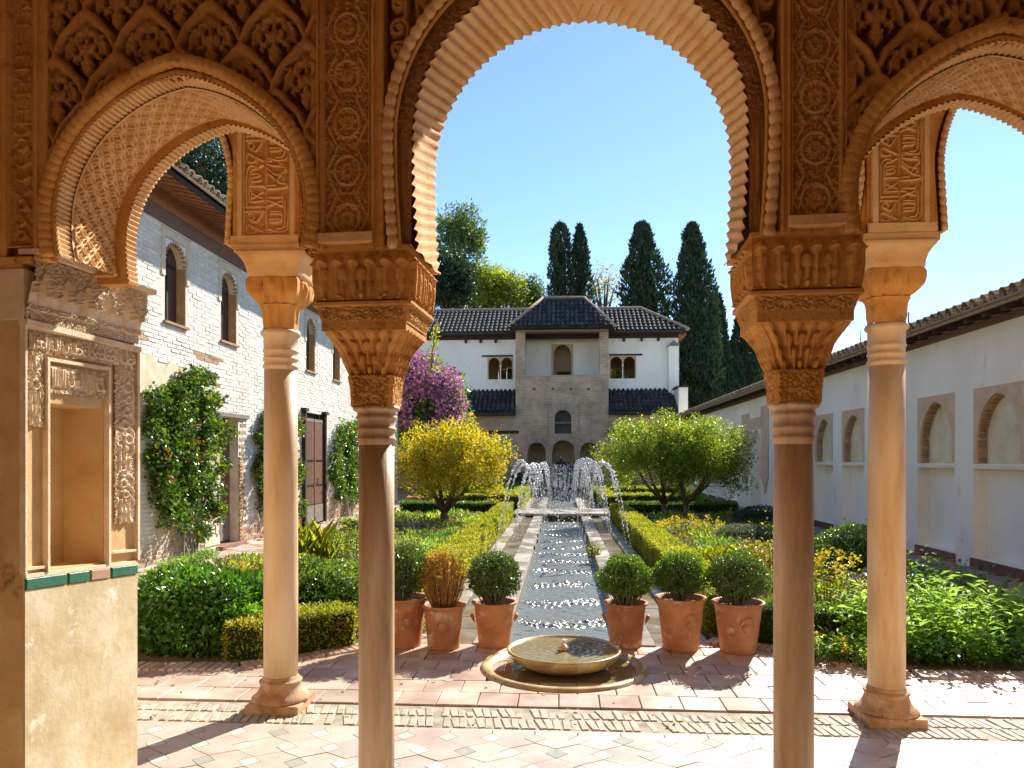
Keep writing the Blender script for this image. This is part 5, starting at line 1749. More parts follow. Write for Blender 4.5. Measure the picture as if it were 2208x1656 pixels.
# windows
for i, y in enumerate(wins):
    zs = WZ1 - .34
    arc = spandrel(lb, 'window_arch', 'white_brick', y, y + WW, zs, WZ1, XW - .35, XW + .002, 'y')
    wn = MB(); wn.box(XW - .19, XW - .15, y, y + WW, WZ0, WZ1); wn = wn.build('window', M['shutter'], lb)
    b = MB(); b.box(XW - .149, XW - .132, y + WW / 2 - .02, y + WW / 2 + .02, WZ0 + .02, WZ1 - .02)
    b.box(XW - .149, XW - .132, y + .0, y + .05, WZ0 + .02, WZ1 - .02); b.box(XW - .149, XW - .132, y + .06, y + WW - .06, zs - .02, zs + .02)
    b.build('shutter_frame', M['wood_dark'], wn)
    # cream surround
    b = MB()
    for (ya, yb, za, zb) in ((y - .11, y - .01, zs - .25, WZ1 + .14), (y + WW + .01, y + WW + .11, zs - .25, WZ1 + .14), (y - .01, y + WW + .01, WZ1 + .012, WZ1 + .14)):
        b.box(XW - .02, XW + .022, ya, yb, za, zb)
    b.box(XW - .02, XW + .04, y - .13, y + WW + .13, WZ1 + .14, WZ1 + .165)
    b.build('window_surround', M['window_plaster'], wn)
    b = MB(); b.box(XW - .149, XW + .001, y + WW - .012, y + WW - .001, WZ0, zs); b.build('reveal', M['reveal_brick'], wn)
    b = MB(); b.box(XW - .32, XW + .05, y - .05, y + WW + .05, WZ0 - .035, WZ0 + .004); b.build('sill', M['bare_brick'], wn)
    # arch brick ring
    for k in range(13):
        a = math.pi * (k + .5) / 13
        cy_, cz_ = y + WW / 2 + (WW / 2 - .0) * math.cos(a), zs + .31 * math.sin(a)
        if 'vous' not in bpy.data.meshes:
            mm = unitbox(.06, .05, .03, .003); mm.name = 'vous'
        link('arch_brick', bpy.data.meshes['vous'], M['reveal_brick'], wn, matrix=Matrix.Translation((XW - .01, cy_, cz_)) @ Matrix.Rotation(a, 4, 'X'))
# door 1
d = MB(); d.box(XW - .24, XW - .18, 12.9, 13.74, 0.02, 2.36); dr = d.build('door', M['wood_door'], lb)
for k in range(6):
    b = MB(); b.box(XW - .179, XW - .165, 12.905 + k * .14, 12.905 + k * .14 + .132, .03, 2.35); b.build('plank', M['wood_door'], dr)
b = MB(); b.box(XW - .164, XW - .15, 13.05, 13.7, .1, .55); b.build('foot_plate', M['wood_grey'], dr)
b = MB(); b.box(XW - .4, XW + .045, 12.6, 14.15, 2.365, 2.44); b.build('lintel', M['wood_grey'], lb)
b = MB(); b.box(XW - .2, XW + .12, 12.85, 13.85, -.03, .055); b.build('doorstep', M['step_brick'], lb)
for k in range(24):
    if 'jambb' not in bpy.data.meshes: mm = unitbox(.2, .16, .048, .006); mm.name = 'jambb'
    link('jamb_brick', bpy.data.meshes['jambb'], M['bare_brick'], lb, matrix=Matrix.Translation((XW - .075 + rs.uniform(-.01, .01), 13.83 + rs.uniform(-.01, .01), .10 + k * .066)))
# door 2
d = MB(); d.box(XW - .2, XW - .1, 17.25, 18.75, 0, 2.72); dr = d.build('double_door', M['wood_dark'], lb)
for q, (ya, yb) in enumerate(((17.30, 17.97), (18.03, 18.70))):
    for k in range(4):
        w_ = (yb - ya) / 4
        b = MB(); b.box(XW - .02, XW + .03, ya + k * w_ + .006, ya + (k + 1) * w_ - .006, .5, 2.5); b.build('plank', M['wood_door'], dr)
    b = MB(); b.box(XW - .02, XW + .04, ya, yb, .05, .48); b.build('foot_plate', M['wood_grey'], dr)
    b = MB(); b.box(XW - .02, XW + .035, ya, yb, 2.505, 2.58); b.build('top_rail', M['wood_grey'], dr)
    for zz in (.95, 1.55):
        b = MB(); b.box(XW + .031, XW + .043, ya + .1, yb - .05, zz, zz + .035); b.build('strap_hinge', M['iron'], dr)
for y in (17.2, 18.72):
    b = MB(); b.box(XW - .05, XW + .09, y, y + .1, .02, 2.72); b.box(XW - .05, XW + .12, y - .05, y + .17, 2.721, 2.80); b.build('door_post', M['wood_dark'], dr)
b = MB(); b.tube([(XW + .05, 18.06, 1.0), (XW + .10, 18.06, 1.0), (XW + .10, 18.06, 1.12), (XW + .05, 18.06, 1.12)], .012, 6); b.build('handle', M['iron'], dr)
# frieze, eave, rafters, tiles
b = MB(); b.box(XW - .01, XW + .03, 9.2, 27.5, 5.19, 5.40); b.build('frieze', M['frieze'], lb)
b = MB(); b.box(XW - .01, XW + .05, 9.2, 27.5, 5.401, 5.67); b.build('wall_plate', M['wood'], lb)
b = MB(); b.quadbox([(-6.2, 9.2, 5.80), (-5.40, 9.2, 5.62), (-5.40, 27.5, 5.62), (-6.2, 27.5, 5.80)], (0, 0, .03)); b.build('eave_boards', M['wood'], lb)
rf = MB(); rf.quadbox([(-6.1, -.035, 5.70), (-5.43, -.035, 5.545), (-5.43, .035, 5.545), (-6.1, .035, 5.70)], (0, 0, .072)); rfm = rf.mesh()
y = 9.3
while y < 27.4:
    link('rafter', rfm, M['wood'], lb, matrix=Matrix.Translation((0, y, 0))); y += .215
b = MB(); b.box(-5.44, -5.40, 9.2, 27.5, 5.55, 5.65); b.build('fascia', M['wood_dark'], lb)
tile_roof(lb, (-5.33, 9.2, 5.66), (0, 1, 0), (-math.cos(.36), 0, math.sin(.36)), 18.3, 1.6, .205, .36, 'roof_tile', 170, seed=2)
b = MB(); b.quadbox([(-6.8, 9.2, 6.2), (-6.79, 9.2, 6.2), (-11, 27.5, 7.8), (-11.01, 27.5, 7.8)], (0, 0, .02))
b = MB(); b.add([(-6.8, 9.2, 6.19), (-6.8, 27.5, 6.19), (-10.5, 27.5, 7.6), (-10.5, 9.2, 7.6)], [(0, 1, 2, 3)]); b.build('roof', M['roof_tile'], lb)

# ------------------------------------------------------------------ right gallery
rg = thing('gallery', 'long low white gallery with arched niches and a tiled roof on the right', 'building', (6.4, 24, 0))
XG = 6.1
cents = [10.95, 12.70, 14.45, 16.18, 17.94, 19.7, 21.45, 27.2, 29.0, 30.8, 32.6, 34.4, 36.2]
nh = .61
gholes = [(c_ - nh, c_ + nh, 1.53, 2.64) for c_ in cents] + [(c_ - nh, c_ + nh, .14, 1.46) for c_ in cents] + [(23.5, 24.7, 0, 2.55)]
wall_cells(rg, 'wall', 'white_wall', XG, .6, 8.6, 38.6, -.05, 3.72, gholes, 'y')
b = MB(); b.box(6.75, 9.8, 8.6, 38.6, -.05, 4.2); b.build('inner_block', M['white_wall'], rg)
vb = unitbox(.12, .052, .028, .003)
def pointed(yc, hw, zs, rise, n):
    pts = []
    for i in range(n + 1):
        t = i / n
        s_ = 2 * t - 1
        pts.append((yc + hw * s_, zs + rise * (1 - abs(s_) ** 1.75) ** .62))
    return pts
for i, c_ in enumerate(cents):
    hw = .53; zs = 1.93; rise = .60
    arc = pointed(c_, hw, zs, rise, 28)
    poly = [(c_ - nh, 1.535), (c_ - nh, 2.64), (c_ + nh, 2.64), (c_ + nh, 1.535), (c_ + hw, 1.535)] + arc[::-1] + [(c_ - hw, 1.535)]
    b = MB(); b.prism_xz(poly, XG - .004, XG + .05); b.map(lambda p: (p[1], p[0], p[2])); pn = b.build('niche', M['alfiz'], rg)
    bm = bmesh.new(); bm.from_mesh(pn.data); bmesh.ops.recalc_face_normals(bm, faces=bm.faces[:]); bm.to_mesh(pn.data); bm.free()
    b = MB(); b.box(XG + .145, XG + .2, c_ - nh, c_ + nh, 1.53, 2.64); b.build('niche_back', M['niche_in'], pn)
    b = MB(); b.box(XG - .02, XG + .145, c_ - nh - .01, c_ + nh + .01, 1.495, 1.532); b.build('niche_sill', M['white_wall'], pn)
    b = MB(); b.box(XG + .20, XG + .24, c_ - nh, c_ + nh, .14, 1.46); b.build('recess_back', M['white_wall'], pn)
    b = MB(); b.box(XG - .045, XG + .24, c_ - nh - .02, c_ + nh + .02, -.02, .137); b.build('brick_step', M['step_brick'], pn)
    # brick ribs lining the arch and jambs
    L_ = []
    z = 1.55
    while z < zs: L_.append((c_ + hw, z, 0)); L_.append((c_ - hw, z, 0)); z += .038
    pa = np.array(pointed(c_, hw, zs, rise, 200)); dd = np.hypot(*np.diff(pa, axis=0).T); ss = np.concatenate([[0], np.cumsum(dd)])
    for s_ in np.arange(.02, ss[-1], .04):
        yy_ = np.interp(s_, ss, pa[:, 0]); zz_ = np.interp(s_, ss, pa[:, 1])
        k = min(len(pa) - 2, np.searchsorted(ss, s_)); tdy, tdz = pa[k + 1] - pa[k]
        L_.append((yy_, zz_, math.atan2(tdz, tdy) + math.pi / 2))
    if i < 4:
        for (yy_, zz_, a) in L_:
            link('arch_brick', vb, M['arch_brick'], pn, matrix=Matrix.Translation((XG + .082, yy_, zz_)) @ Matrix.Rotation(a, 4, 'X'))
    else:
        mb = MB()
        for (yy_, zz_, a) in L_:
            m_ = Matrix.Translation((XG + .082, yy_, zz_)) @ Matrix.Rotation(a, 4, 'X')
            t_ = MB(); t_.box(-.06, .06, -.026, .026, -.014, .014); mb.add([m_ @ Vector(p) for p in t_.v], t_.f)
        o = mb.build('arch_bricks', M['arch_brick'], pn); o['kind'] = 'stuff'
# old doorway with stucco strips
dw = MB(); dw.box(XG + .32, XG + .36, 23.5, 24.7, 0, 2.55); dw = dw.build('doorway', M['white_wall'], rg)
spandrel(dw, 'door_arch', 'white_wall', 23.5, 24.7, 1.95, 2.55, XG + .01, XG + .3, 'y')
for (ya, yb, za, zb) in ((24.85, 25.75, 1.05, 3.08), (22.55, 23.35, 1.0, 3.2), (23.36, 24.84, 2.56, 2.9)):
    b = MB(); b.box(XG - .035, XG + .002, ya, yb, za, zb); b.build('stucco_strip', M['alfiz'], dw)
for yc in (25.3, 22.95):
    b = MB(); b.quadbox([(XG - .03, yc - .35, 1.0), (XG - .001, yc - .35, 1.0), (XG - .001, yc + .35, 1.0), (XG - .03, yc + .35, 1.0)], (0, 0, -.001))
    b = MB(); b.prism_xz([(yc - .3, 1.0), (yc + .3, 1.0), (yc + .12, .75), (yc + .06, .55), (yc - .1, .6)], XG - .03, XG + .001); b.map(lambda p: (p[1], p[0], p[2])); b.build('broken_stucco', M['alfiz'], dw)
# eave
b = MB(); b.box(XG - .04, XG + .01, 8.6, 38.6, 3.50, 3.60); b.build('wall_plate', M['frieze'], rg)
b = MB(); b.quadbox([(5.70, 8.6, 3.60), (6.2, 8.6, 3.70), (6.2, 38.6, 3.70), (5.70, 38.6, 3.60)], (0, 0, .022)); b.build('eave_boards', M['wood_dark'], rg)
rf = MB(); rf.quadbox([(5.74, -.05, 3.535), (6.07, -.05, 3.60), (6.07, .05, 3.60), (5.74, .05, 3.535)], (0, 0, .07)); rfm = rf.mesh()
y = 8.8
while y < 38.5:
    link('rafter', rfm, M['wood_dark'], rg, matrix=Matrix.Translation((0, y, 0))); y += .46
b = MB(); b.box(5.66, 5.70, 8.6, 38.6, 3.60, 3.655); b.build('eave_edge', M['roof_edge'], rg)
tile_roof(rg, (5.60, 38.6, 3.665), (0, -1, 0), (math.cos(.335), 0, math.sin(.335)), 30, 2.9, .225, .40, 'roof_tile', 250, seed=4)
b = MB(); b.tube([(5.9, 13.2, 3.75), (5.9, 13.2, 4.10)], .012, 6); b.build('roof_spike', M['iron'], rg)
# small dark hipped roof beyond it
hr = thing('roof_turret', 'small dark hipped roof with a finial rising behind the white gallery', 'building', (10.8, 28, 0))
b = MB(); b.box(9.85, 11.9, 27.0, 29.2, -.05, 4.55); b.build('wall', M['white_wall'], hr)
cxh, cyh = 10.87, 28.1
for k in range(4):
    a = k * math.pi / 2
    A_ = Vector((math.cos(a), math.sin(a), 0)); In = Vector((-math.sin(a), math.cos(a), 0))
    O_ = Vector((cxh, cyh, 4.55)) - A_ * 1.25 - In * 1.25
    Sd_ = (In * 1.25 + Vector((0, 0, 1.15))).normalized()
    ln_ = math.hypot(1.25, 1.15)
    tile_roof(hr, O_, A_, Sd_, 2.5, ln_, .22, .36, 'dark_tile', 60, clip=lambda a_, s_, l=ln_: 1.25 * s_ / l < a_ < 2.5 - 1.25 * s_ / l, eave_pan=False, seed=30 + k, deck_mat='dark_tile')
b = MB(); b.lathe([(.05, 5.68), (.08, 5.74), (.02, 5.82), (.01, 6.3), (.0, 6.32)], 10, (cxh, cyh, 0)); b.build('finial', M['iron'], hr)

# ------------------------------------------------------------------ far pavilion
fb = thing('pavilion', 'white two storey pavilion with brick centre tower and black tiled roofs at the garden end', 'building', (0, 43, 0))
YT, YU, YBK = 40.6, 42.0, 46.0
tx0, tx1 = -2.46, 2.54
# upper white walls with twin windows, and the back wall with matching openings
wl = [at(1052, 775, YU)[0], at(1106, 775, YU)[0]]; wr = [at(1315, 775, YU)[0], at(1371, 775, YU)[0]]
wz0, wz1 = at(1080, 818, YU)[2], at(1080, 770, YU)[2]
cw0, cw1 = at(1189, 745, 43.0)[0], at(1236, 745, 43.0)[0]
front_h = [(wl[0], wl[1], wz0, wz1), (wr[0], wr[1], wz0, wz1), (tx0 + .45, tx1 - .45, 6.1, 8.7)]
wall_cells(fb, 'upper_wall', 'white_wall', YU, .35, -11, 6.45, 4.0, 8.6, front_h, 'x')
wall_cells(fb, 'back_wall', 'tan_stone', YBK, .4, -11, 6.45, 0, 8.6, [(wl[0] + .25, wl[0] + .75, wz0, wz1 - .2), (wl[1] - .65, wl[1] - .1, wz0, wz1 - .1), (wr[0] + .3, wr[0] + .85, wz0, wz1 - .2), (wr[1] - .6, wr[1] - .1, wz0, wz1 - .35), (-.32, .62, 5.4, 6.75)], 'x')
b = MB(); b.box(6.1, 6.44, YU + .35, YBK, 0, 8.6); b.build('side_wall', M['white_wall'], fb)
b = MB(); b.box(-11, 6.1, YU + .35, YBK, 5.0, 5.2); b.build('upper_floor', M['tan_stone'], fb)
b = MB(); b.box(-11, 6.1, YU + .35, YBK, 8.45, 8.6); b.build('upper_ceiling', M['wood_dark'], fb)
for k, (a, c_) in enumerate((wl, wr)):
    wn = MB(); wn.box(a - .35 if k == 0 else a - .05, c_ + (.0 if k == 0 else .35), YU - .06, YU - .001, wz1 + .02, wz1 + .11)
    wn = wn.build('window', M['wood_dark'], fb)
    mid = (a + c_) / 2
    zs = wz1 - .42
    for (p, q) in ((a, mid), (mid, c_)):
        spandrel(wn, 'window_arch', 'tan_stone', p, q, zs, wz1, YU + .03, YU + .16, 'x', inset=.04)
    b = MB(); b.lathe([(.05, wz0), (.05, wz0 + .06), (.035, wz0 + .1), (.032, zs - .16), (.05, zs - .12), (.06, zs)], 12, (mid, YU + .1, 0)); b.build('colonnette', M['white_wall'], wn, smooth=True)
    b = MB(); b.box(a - .02, a + .04, YU - .012, YU + .35, wz0, wz1); b.box(c_ - .04, c_ + .02, YU - .012, YU + .35, wz0, wz1); b.build('window_frame', M['tan_stone'], wn)
# tower body
aw = [at(1196, 930, YT)[0], at(1232, 930, YT)[0]]; awz0, awz1 = at(1200, 935, YT)[2], at(1200, 883, YT)[2]
zpar = at(1200, 811, YT)[2]
tow_h = [(aw[0], aw[1], awz0, awz1)]
ga = []
for (p, q, ztop) in ((1137, 1177, 953), (1190, 1240, 948), (1250, 1291, 953)):
    a, c_ = at(p, 1000, YT)[0], at(q, 1000, YT)[0]; ga.append((a, c_, 0.0, at(p, ztop, YT)[2]))
wall_cells(fb, 'tower', 'tower_brick', YT, .45, tx0, tx1, 0, zpar, tow_h + ga, 'x')
for (a, c_, z0_, z1_) in ga:
    ar = spandrel(fb, 'arch_infill', 'tower_brick', a, c_, z1_ - (c_ - a) / 2, z1_, YT + .003, YT + .44, 'x')
    n = 15
    for k in range(n):
        an = math.pi * (k + .5) / n; R0 = (c_ - a) / 2 + .12
        mm = bpy.data.meshes.get('voussoir')
        if mm is None: mm = unitbox(.30, .05, .07, .0); mm.name = 'voussoir'
        link('arch_brick', mm, M['arch_far'], fb, matrix=Matrix.Translation(((a + c_) / 2 + R0 * math.cos(an), YT + .0, z1_ - (c_ - a) / 2 + R0 * math.sin(an))) @ Matrix.Rotation(-an, 4, 'Y'))
for x in ((ga[0][1] + ga[1][0]) / 2, (ga[1][1] + ga[2][0]) / 2):
    zc_ = at(1180, 968, YT)[2]
    b = MB(); b.lathe([(.16, 0), (.16, .08), (.1, .16), (.09, zc_ - .35), (.12, zc_ - .3), (.17, zc_ - .05), (.19, zc_)], 14, (x, YT + .22, 0)); b.build('arcade_column', M['white_wall'], fb, smooth=True)
ar = spandrel(fb, 'arch_infill', 'tower_brick', aw[0], aw[1], awz1 - (aw[1] - aw[0]) / 2, awz1, YT + .003, YT + .4, 'x')
for k in range(17):
    an = math.pi * (k + .5) / 17; R0 = (aw[1] - aw[0]) / 2 + .14
    link('arch_brick', bpy.data.meshes['voussoir'], M['arch_far'], fb, matrix=Matrix.Translation(((aw[0] + aw[1]) / 2 + R0 * math.cos(an), YT, awz1 - (aw[1] - aw[0]) / 2 + R0 * math.sin(an))) @ Matrix.Rotation(-an, 4, 'Y'))
b = MB()      # raised rectangular frame round the tower window
xa, xb = at(1180, 900, YT)[0], at(1249, 900, YT)[0]; zt_ = at(1180, 870, YT)[2]; zb_ = at(1180, 938, YT)[2]
b.box(xa - .5, xb + .3, YT - .03, YT + .001, zt_ + .13, zt_ + .18); b.box(xa, xb, YT - .05, YT + .001, zt_, zt_ + .07); b.box(xa, xa + .05, YT - .04, YT + .001, zb_, zt_); b.box(xb - .05, xb, YT - .04, YT + .001, zb_, zt_)
b.build('window_frame', M['arch_far'], fb)
b = MB(); b.box(aw[0], aw[1], YT + .42, YT + .46, awz0, awz1); b.build('window_dark_panel', M['dark_room'], fb)  # dark panel standing in for the unlit room behind the window
b = MB(); b.box(aw[0], aw[1], YT + .2, YT + .24, awz0 + (awz1 - awz0) * .42, awz0 + (awz1 - awz0) * .50); b.build('window_bar', M['wood_grey'], fb)
for px_ in (1152, 1192, 1231, 1269):
    p = at(px_, 839, YT); b = MB(); b.box(p[0] - .07, p[0] + .07, YT - .012, YT - .001, p[2] - .06, p[2] + .06); b.build('putlog_dark_plate', M['dark_room'], fb)  # flat plates on the wall face, hole shade painted dark
# balcony: brick piers, parapet cap, white back wall with a doorway
ztop = at(1200, 716, YT)[2]
for (p, q) in ((1112, 1132), (1293, 1312)):
    a, c_ = at(p, 760, YT)[0], at(q, 760, YT)[0]; b = MB(); b.box(a, c_, YT, YT + .5, zpar, ztop); b.build('tower_pier', M['tower_brick'], fb)
b = MB(); b.box(tx0 - .03, tx1 + .03, YT - .04, YT + .5, zpar + .001, zpar + .05); b.build('parapet_cap', M['arch_far'], fb)
b = MB(); b.box(tx0, tx0 + .3, YT + .5, YU, zpar - 1.2, ztop); b.box(tx1 - .3, tx1, YT + .5, YU, zpar - 1.2, ztop); b.build('tower_side', M['tower_brick'], fb)
b = MB(); b.box(tx0, tx1, YT + .45, 43.0, zpar - .3, zpar - .15); b.build('balcony_floor', M['tan_stone'], fb)
wall_cells(fb, 'balcony_wall', 'white_wall', 43.0, .3, tx0, tx1, zpar - .3, ztop, [(cw0, cw1, zpar - .15, at(1200, 742, 43.0)[2])], 'x')
dz1 = at(1200, 742, 43.0)[2]
spandrel(fb, 'door_arch', 'tan_stone', cw0, cw1, dz1 - .75, dz1, 42.98, 43.2, 'x', inset=.10)
b = MB(); b.box(cw0, cw0 + .12, 42.98, 43.3, zpar - .1, dz1 - .7); b.box(cw1 - .12, cw1, 42.98, 43.3, zpar - .1, dz1 - .7); b.build('door_frame', M['tan_stone'], fb)
b = MB(); b.box(cw0 - .5, cw1 + .5, 44.6, 44.8, zpar + .7, 8.6); b.box(cw0 - .5, -.25, 44.6, 44.8, 5.2, zpar + .7); b.box(.60, cw1 + .5, 44.6, 44.8, 5.2, zpar + .7); b.build('inner_wall', M['tan_stone'], fb)
# dark eaves
for (x0_, x1_, y0_, z_) in ((-11, 6.75, 41.35, 8.50), ):
    b = MB(); b.box(x0_, x1_, y0_, YU + .2, z_, z_ + .10); b.build('eave', M['wood_dark'], fb)
    b = MB(); b.box(x0_, x1_ - .3, YU - .12, YU - .001, z_ - .2, z_ - .001); b.build('eave_beam', M['wood_dark'], fb)
b = MB(); b.box(6.45, 6.9, YU, YBK + .3, 8.45, 8.58); b.build('side_eave', M['wood'], fb)
b = MB(); b.box(at(1098, 710, 40)[0], at(1325, 710, 40)[0], 39.9, 43, ztop + .12, ztop + .2); b.build('tower_eave', M['wood_dark'], fb)
b = MB(); b.box(tx0, tx1, YT - .1, YT + .5, ztop, ztop + .12); b.build('tower_beam', M['wood_grey'], fb)
for px_ in (1005, 1037, 1069, 1345, 1383, 1419):
    p = at(px_, 727, YU); b = MB(); b.box(p[0] - .06, p[0] + .06, YU - .25, YU - .001, 8.12, 8.29); b.build('beam_end', M['wood_dark'], fb)
# roofs
O_ = Vector((-11, 41.3, 8.58)); top = Vector((-11, 44.2, 10.35)); ln_ = (top - O_).length
xr = 6.85; xri = 4.62
tile_roof(fb, O_, (1, 0, 0), top - O_, xr + 11, ln_, .25, .42, 'dark_tile', 64, clip=lambda a, s_: a < (xr + 11) - (xr - xri) * s_ / ln_ and a > 2.6, seed=6, deck_mat='dark_tile', eave_pan=False)
b = MB(); b.add([(xr, 41.3, 8.6), (xr, 47.1, 8.6), (xri, 44.2, 10.34), (-11, 44.2, 10.34), (-11, 47.1, 8.6)], [(0, 1, 2), (1, 4, 3, 2)]); b.build('roof_back', M['dark_tile'], fb)
b = MB(); b.tube([(-8.6, 44.2, 10.4), (xri, 44.2, 10.4), (xr + .03, 41.27, 8.66)], .11, 8); b.build('ridge', M['roof_edge'], fb, smooth=True)
e0, e1 = at(1097, 706, 39.85), at(1327, 706, 39.85)
r0, r1 = at(1172, 645, 42.0), at(1260, 645, 42.0)
O_ = Vector(e0); S_ = Vector((0, r0[1] - e0[1], r0[2] - e0[2])); ln_ = S_.length; wd_ = e1[0] - e0[0]
tile_roof(fb, O_, (1, 0, 0), S_, wd_, ln_, .25, .42, 'dark_tile', 110, clip=lambda a, s_: (r0[0] - e0[0]) * s_ / ln_ < a < wd_ - (e1[0] - r1[0]) * s_ / ln_, seed=7, deck_mat='dark_tile', eave_pan=False)
b = MB(); b.add([e0, r0, (e0[0], 44.2, e0[2])], [(0, 1, 2)]); b.add([e1, r1, (e1[0], 44.2, e1[2])], [(0, 2, 1)]); b.add([r0, r1, (e1[0], 44.2, e1[2]), (e0[0], 44.2, e0[2])], [(0, 1, 2, 3)]); b.build('roof_sides', M['dark_tile'], fb)
up = Vector((0, 0, .07))
for (p, q) in ((e0, r0), (e1, r1), (r0, r1)):
    b = MB(); b.tube([Vector(p) + up, Vector(q) + up], .10, 8); b.build('ridge', M['roof_edge'], fb, smooth=True)
# gallery roofs either side of the tower and the brick gallery wall under them
YE = 40.0; ze = at(1000, 889, YE)[2]; zr = 5.42
for (xa, xb, sd_) in ((-11, tx0 - .02, 8), (tx1 + .02, at(1466, 889, YE)[0], 9)):
    O_ = Vector((xa, YE, ze)); S_ = Vector((0, YU - YE, zr - ze)); ln_ = S_.length
    xcut = at(1450, 842, YU)[0]
    tile_roof(fb, O_, (1, 0, 0), S_, xb - xa, ln_, .25, .42, 'dark_tile', 55, clip=(lambda a, s_: a > 3.6) if xa < -5 else (lambda a, s_, w0=xb - xa, w1=xb - xcut: a < w0 - w1 * s_ / ln_), seed=sd_, deck_mat='dark_tile', eave_pan=False)
    b = MB(); b.box(xa, xb, YE + .02, YT + .1, ze - .16, ze - .03); b.build('gallery_eave', M['wood_dark'], fb)
# side gallery walls
lg = [at(1058, 1000, YT)[0], at(1101, 1000, YT)[0]]
rg2 = [at(1328, 1000, YT)[0], at(1371, 1000, YT)[0]]
wall_cells(fb, 'gallery_wall', 'tower_brick', YT + .02, .4, -11, tx0 - .001, 0, ze - .05, [(lg[0], lg[1], 0, 2.3), (lg[0] - 1.7, lg[0] - .4, 0, 2.3)], 'x')
wall_cells(fb, 'gallery_wall', 'tower_brick', YT + .02, .4, tx1 + .001, 6.5, 0, ze - .05, [(rg2[0], rg2[1], 0, 2.3)], 'x')
for (a, c_) in (lg, rg2): spandrel(fb, 'arch_infill', 'tower_brick', a, c_, 1.76, 2.3, YT + .023, YT + .41, 'x')
for (p, q) in ((1040, 1119), (1304, 1380)):
    a, c_ = at(p, 932, YT)[0], at(q, 932, YT)[0]; zz = at(1050, 935, YT)[2]
    b = MB(); b.box(a, c_, YT - .02, YT + .015, zz, zz + .16); b.build('timber_lintel', M['wood_dark'], fb)
# dim gallery interior
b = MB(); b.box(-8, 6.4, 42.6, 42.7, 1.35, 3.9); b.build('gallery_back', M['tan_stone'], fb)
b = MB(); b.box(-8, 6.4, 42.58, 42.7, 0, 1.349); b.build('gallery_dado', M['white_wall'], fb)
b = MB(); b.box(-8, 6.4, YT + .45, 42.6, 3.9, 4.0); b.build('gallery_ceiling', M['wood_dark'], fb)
# corner buttress and chimney-like pier
p0, p1 = at(1441, 740, 41.7), at(1463, 890, 41.7)
b = MB(); b.box(p0[0], p1[0], 41.55, YU, 4.2, at(1441, 747, 41.7)[2]); b.build('buttress', M['white_wall'], fb)
zz = at(1441, 747, 41.7)[2]
b = MB(); b.add([(p0[0] - .06, 41.45, zz), (p1[0] + .06, 41.45, zz), (p1[0] + .06, YU, zz), (p0[0] - .06, YU, zz), ((p0[0] + p1[0]) / 2, YU, zz + .34), ((p0[0] + p1[0]) / 2, 41.6, zz + .34)],
                [(0, 1, 5), (1, 2, 4, 5), (3, 0, 5, 4), (0, 3, 2, 1)]); b.build('buttress_cap', M['wood_grey'], fb)
p0, p1 = at(1462, 836, 40.2), at(1482, 895, 40.2)
b = MB(); b.box(p0[0], p1[0], 40.0, 42.2, 0, p0[2]); b.build('end_pier', M['white_wall'], fb)
b = MB(); b.box(p0[0] - .12, p1[0] + .03, 39.9, 42.25, p0[2] + .001, p0[2] + .07); b.build('pier_cap', M['dark_tile'], fb)
# white wall closing the left, beyond the brick building
b = MB(); b.box(-11.2, -11, 27.6, 46, 0, 8.6); b.build('left_return', M['white_wall'], fb)
# ------------------------------------------------------------------ fountain
fo = thing('fountain', 'low round ochre marble fountain bowl in its ring basin in front of the pots', 'fountain', (0.02, 5.80, 0))
fx, fy = 0.02, 5.79
b = MB(); b.lathe([(.50, -.02), (.50, -.015), (.545, -.012), (.56, .012), (.585, .026), (.615, .026), (.635, .012), (.64, -.03)], 72, (fx, fy, 0), caps=False); b.build('ring_basin', M['ochre_stone'], fo, smooth=True)
b = MB(); b.lathe([(.0, -.028), (.545, -.028)], 64, (fx, fy, 0), caps=False); b.build('basin_floor', M['ochre_stone'], fo)
b = MB(); b.lathe([(.0, -.006), (.553, -.006)], 64, (fx, fy, 0), caps=False); b.build('basin_water', M['bowl_water'], fo)
prof = [(.20, -.02), (.24, .0), (.33, .03), (.40, .07), (.432, .115), (.440, .14), (.432, .147), (.418, .142), (.405, .118), (.30, .105), (.10, .10), (.0, .10)]
b = MB(); b.lathe(prof, 72, (fx, fy + .01, 0)); b.build('bowl', M['ochre_stone'], fo, smooth=True)
nr_, na = 30, 72
rr = np.linspace(0.02, .414, nr_); aa = np.linspace(0, 2 * math.pi, na + 1)
Rg, Ag = np.meshgrid(rr, aa, indexing='ij')
Zw = .131 + .0016 * np.sin(Rg * 120) * np.exp(-Rg * 3) + .0007 * np.sin(Rg * np.cos(Ag) * 60) * np.sin(Rg * np.sin(Ag) * 70)
link('bowl_water', grid_mesh(np.stack([fx + Rg * np.cos(Ag), fy + .01 + Rg * np.sin(Ag), Zw], -1)), M['bowl_water'], fo, smooth=True)
b = MB(); b.lathe([(.035, .10), (.03, .13), (.042, .14), (.045, .15), (.03, .16), (.02, .175), (.0, .18)], 16, (fx, fy, 0)); b.build('spout', M['marble'], fo, smooth=True)
rng = np.random.default_rng(12)
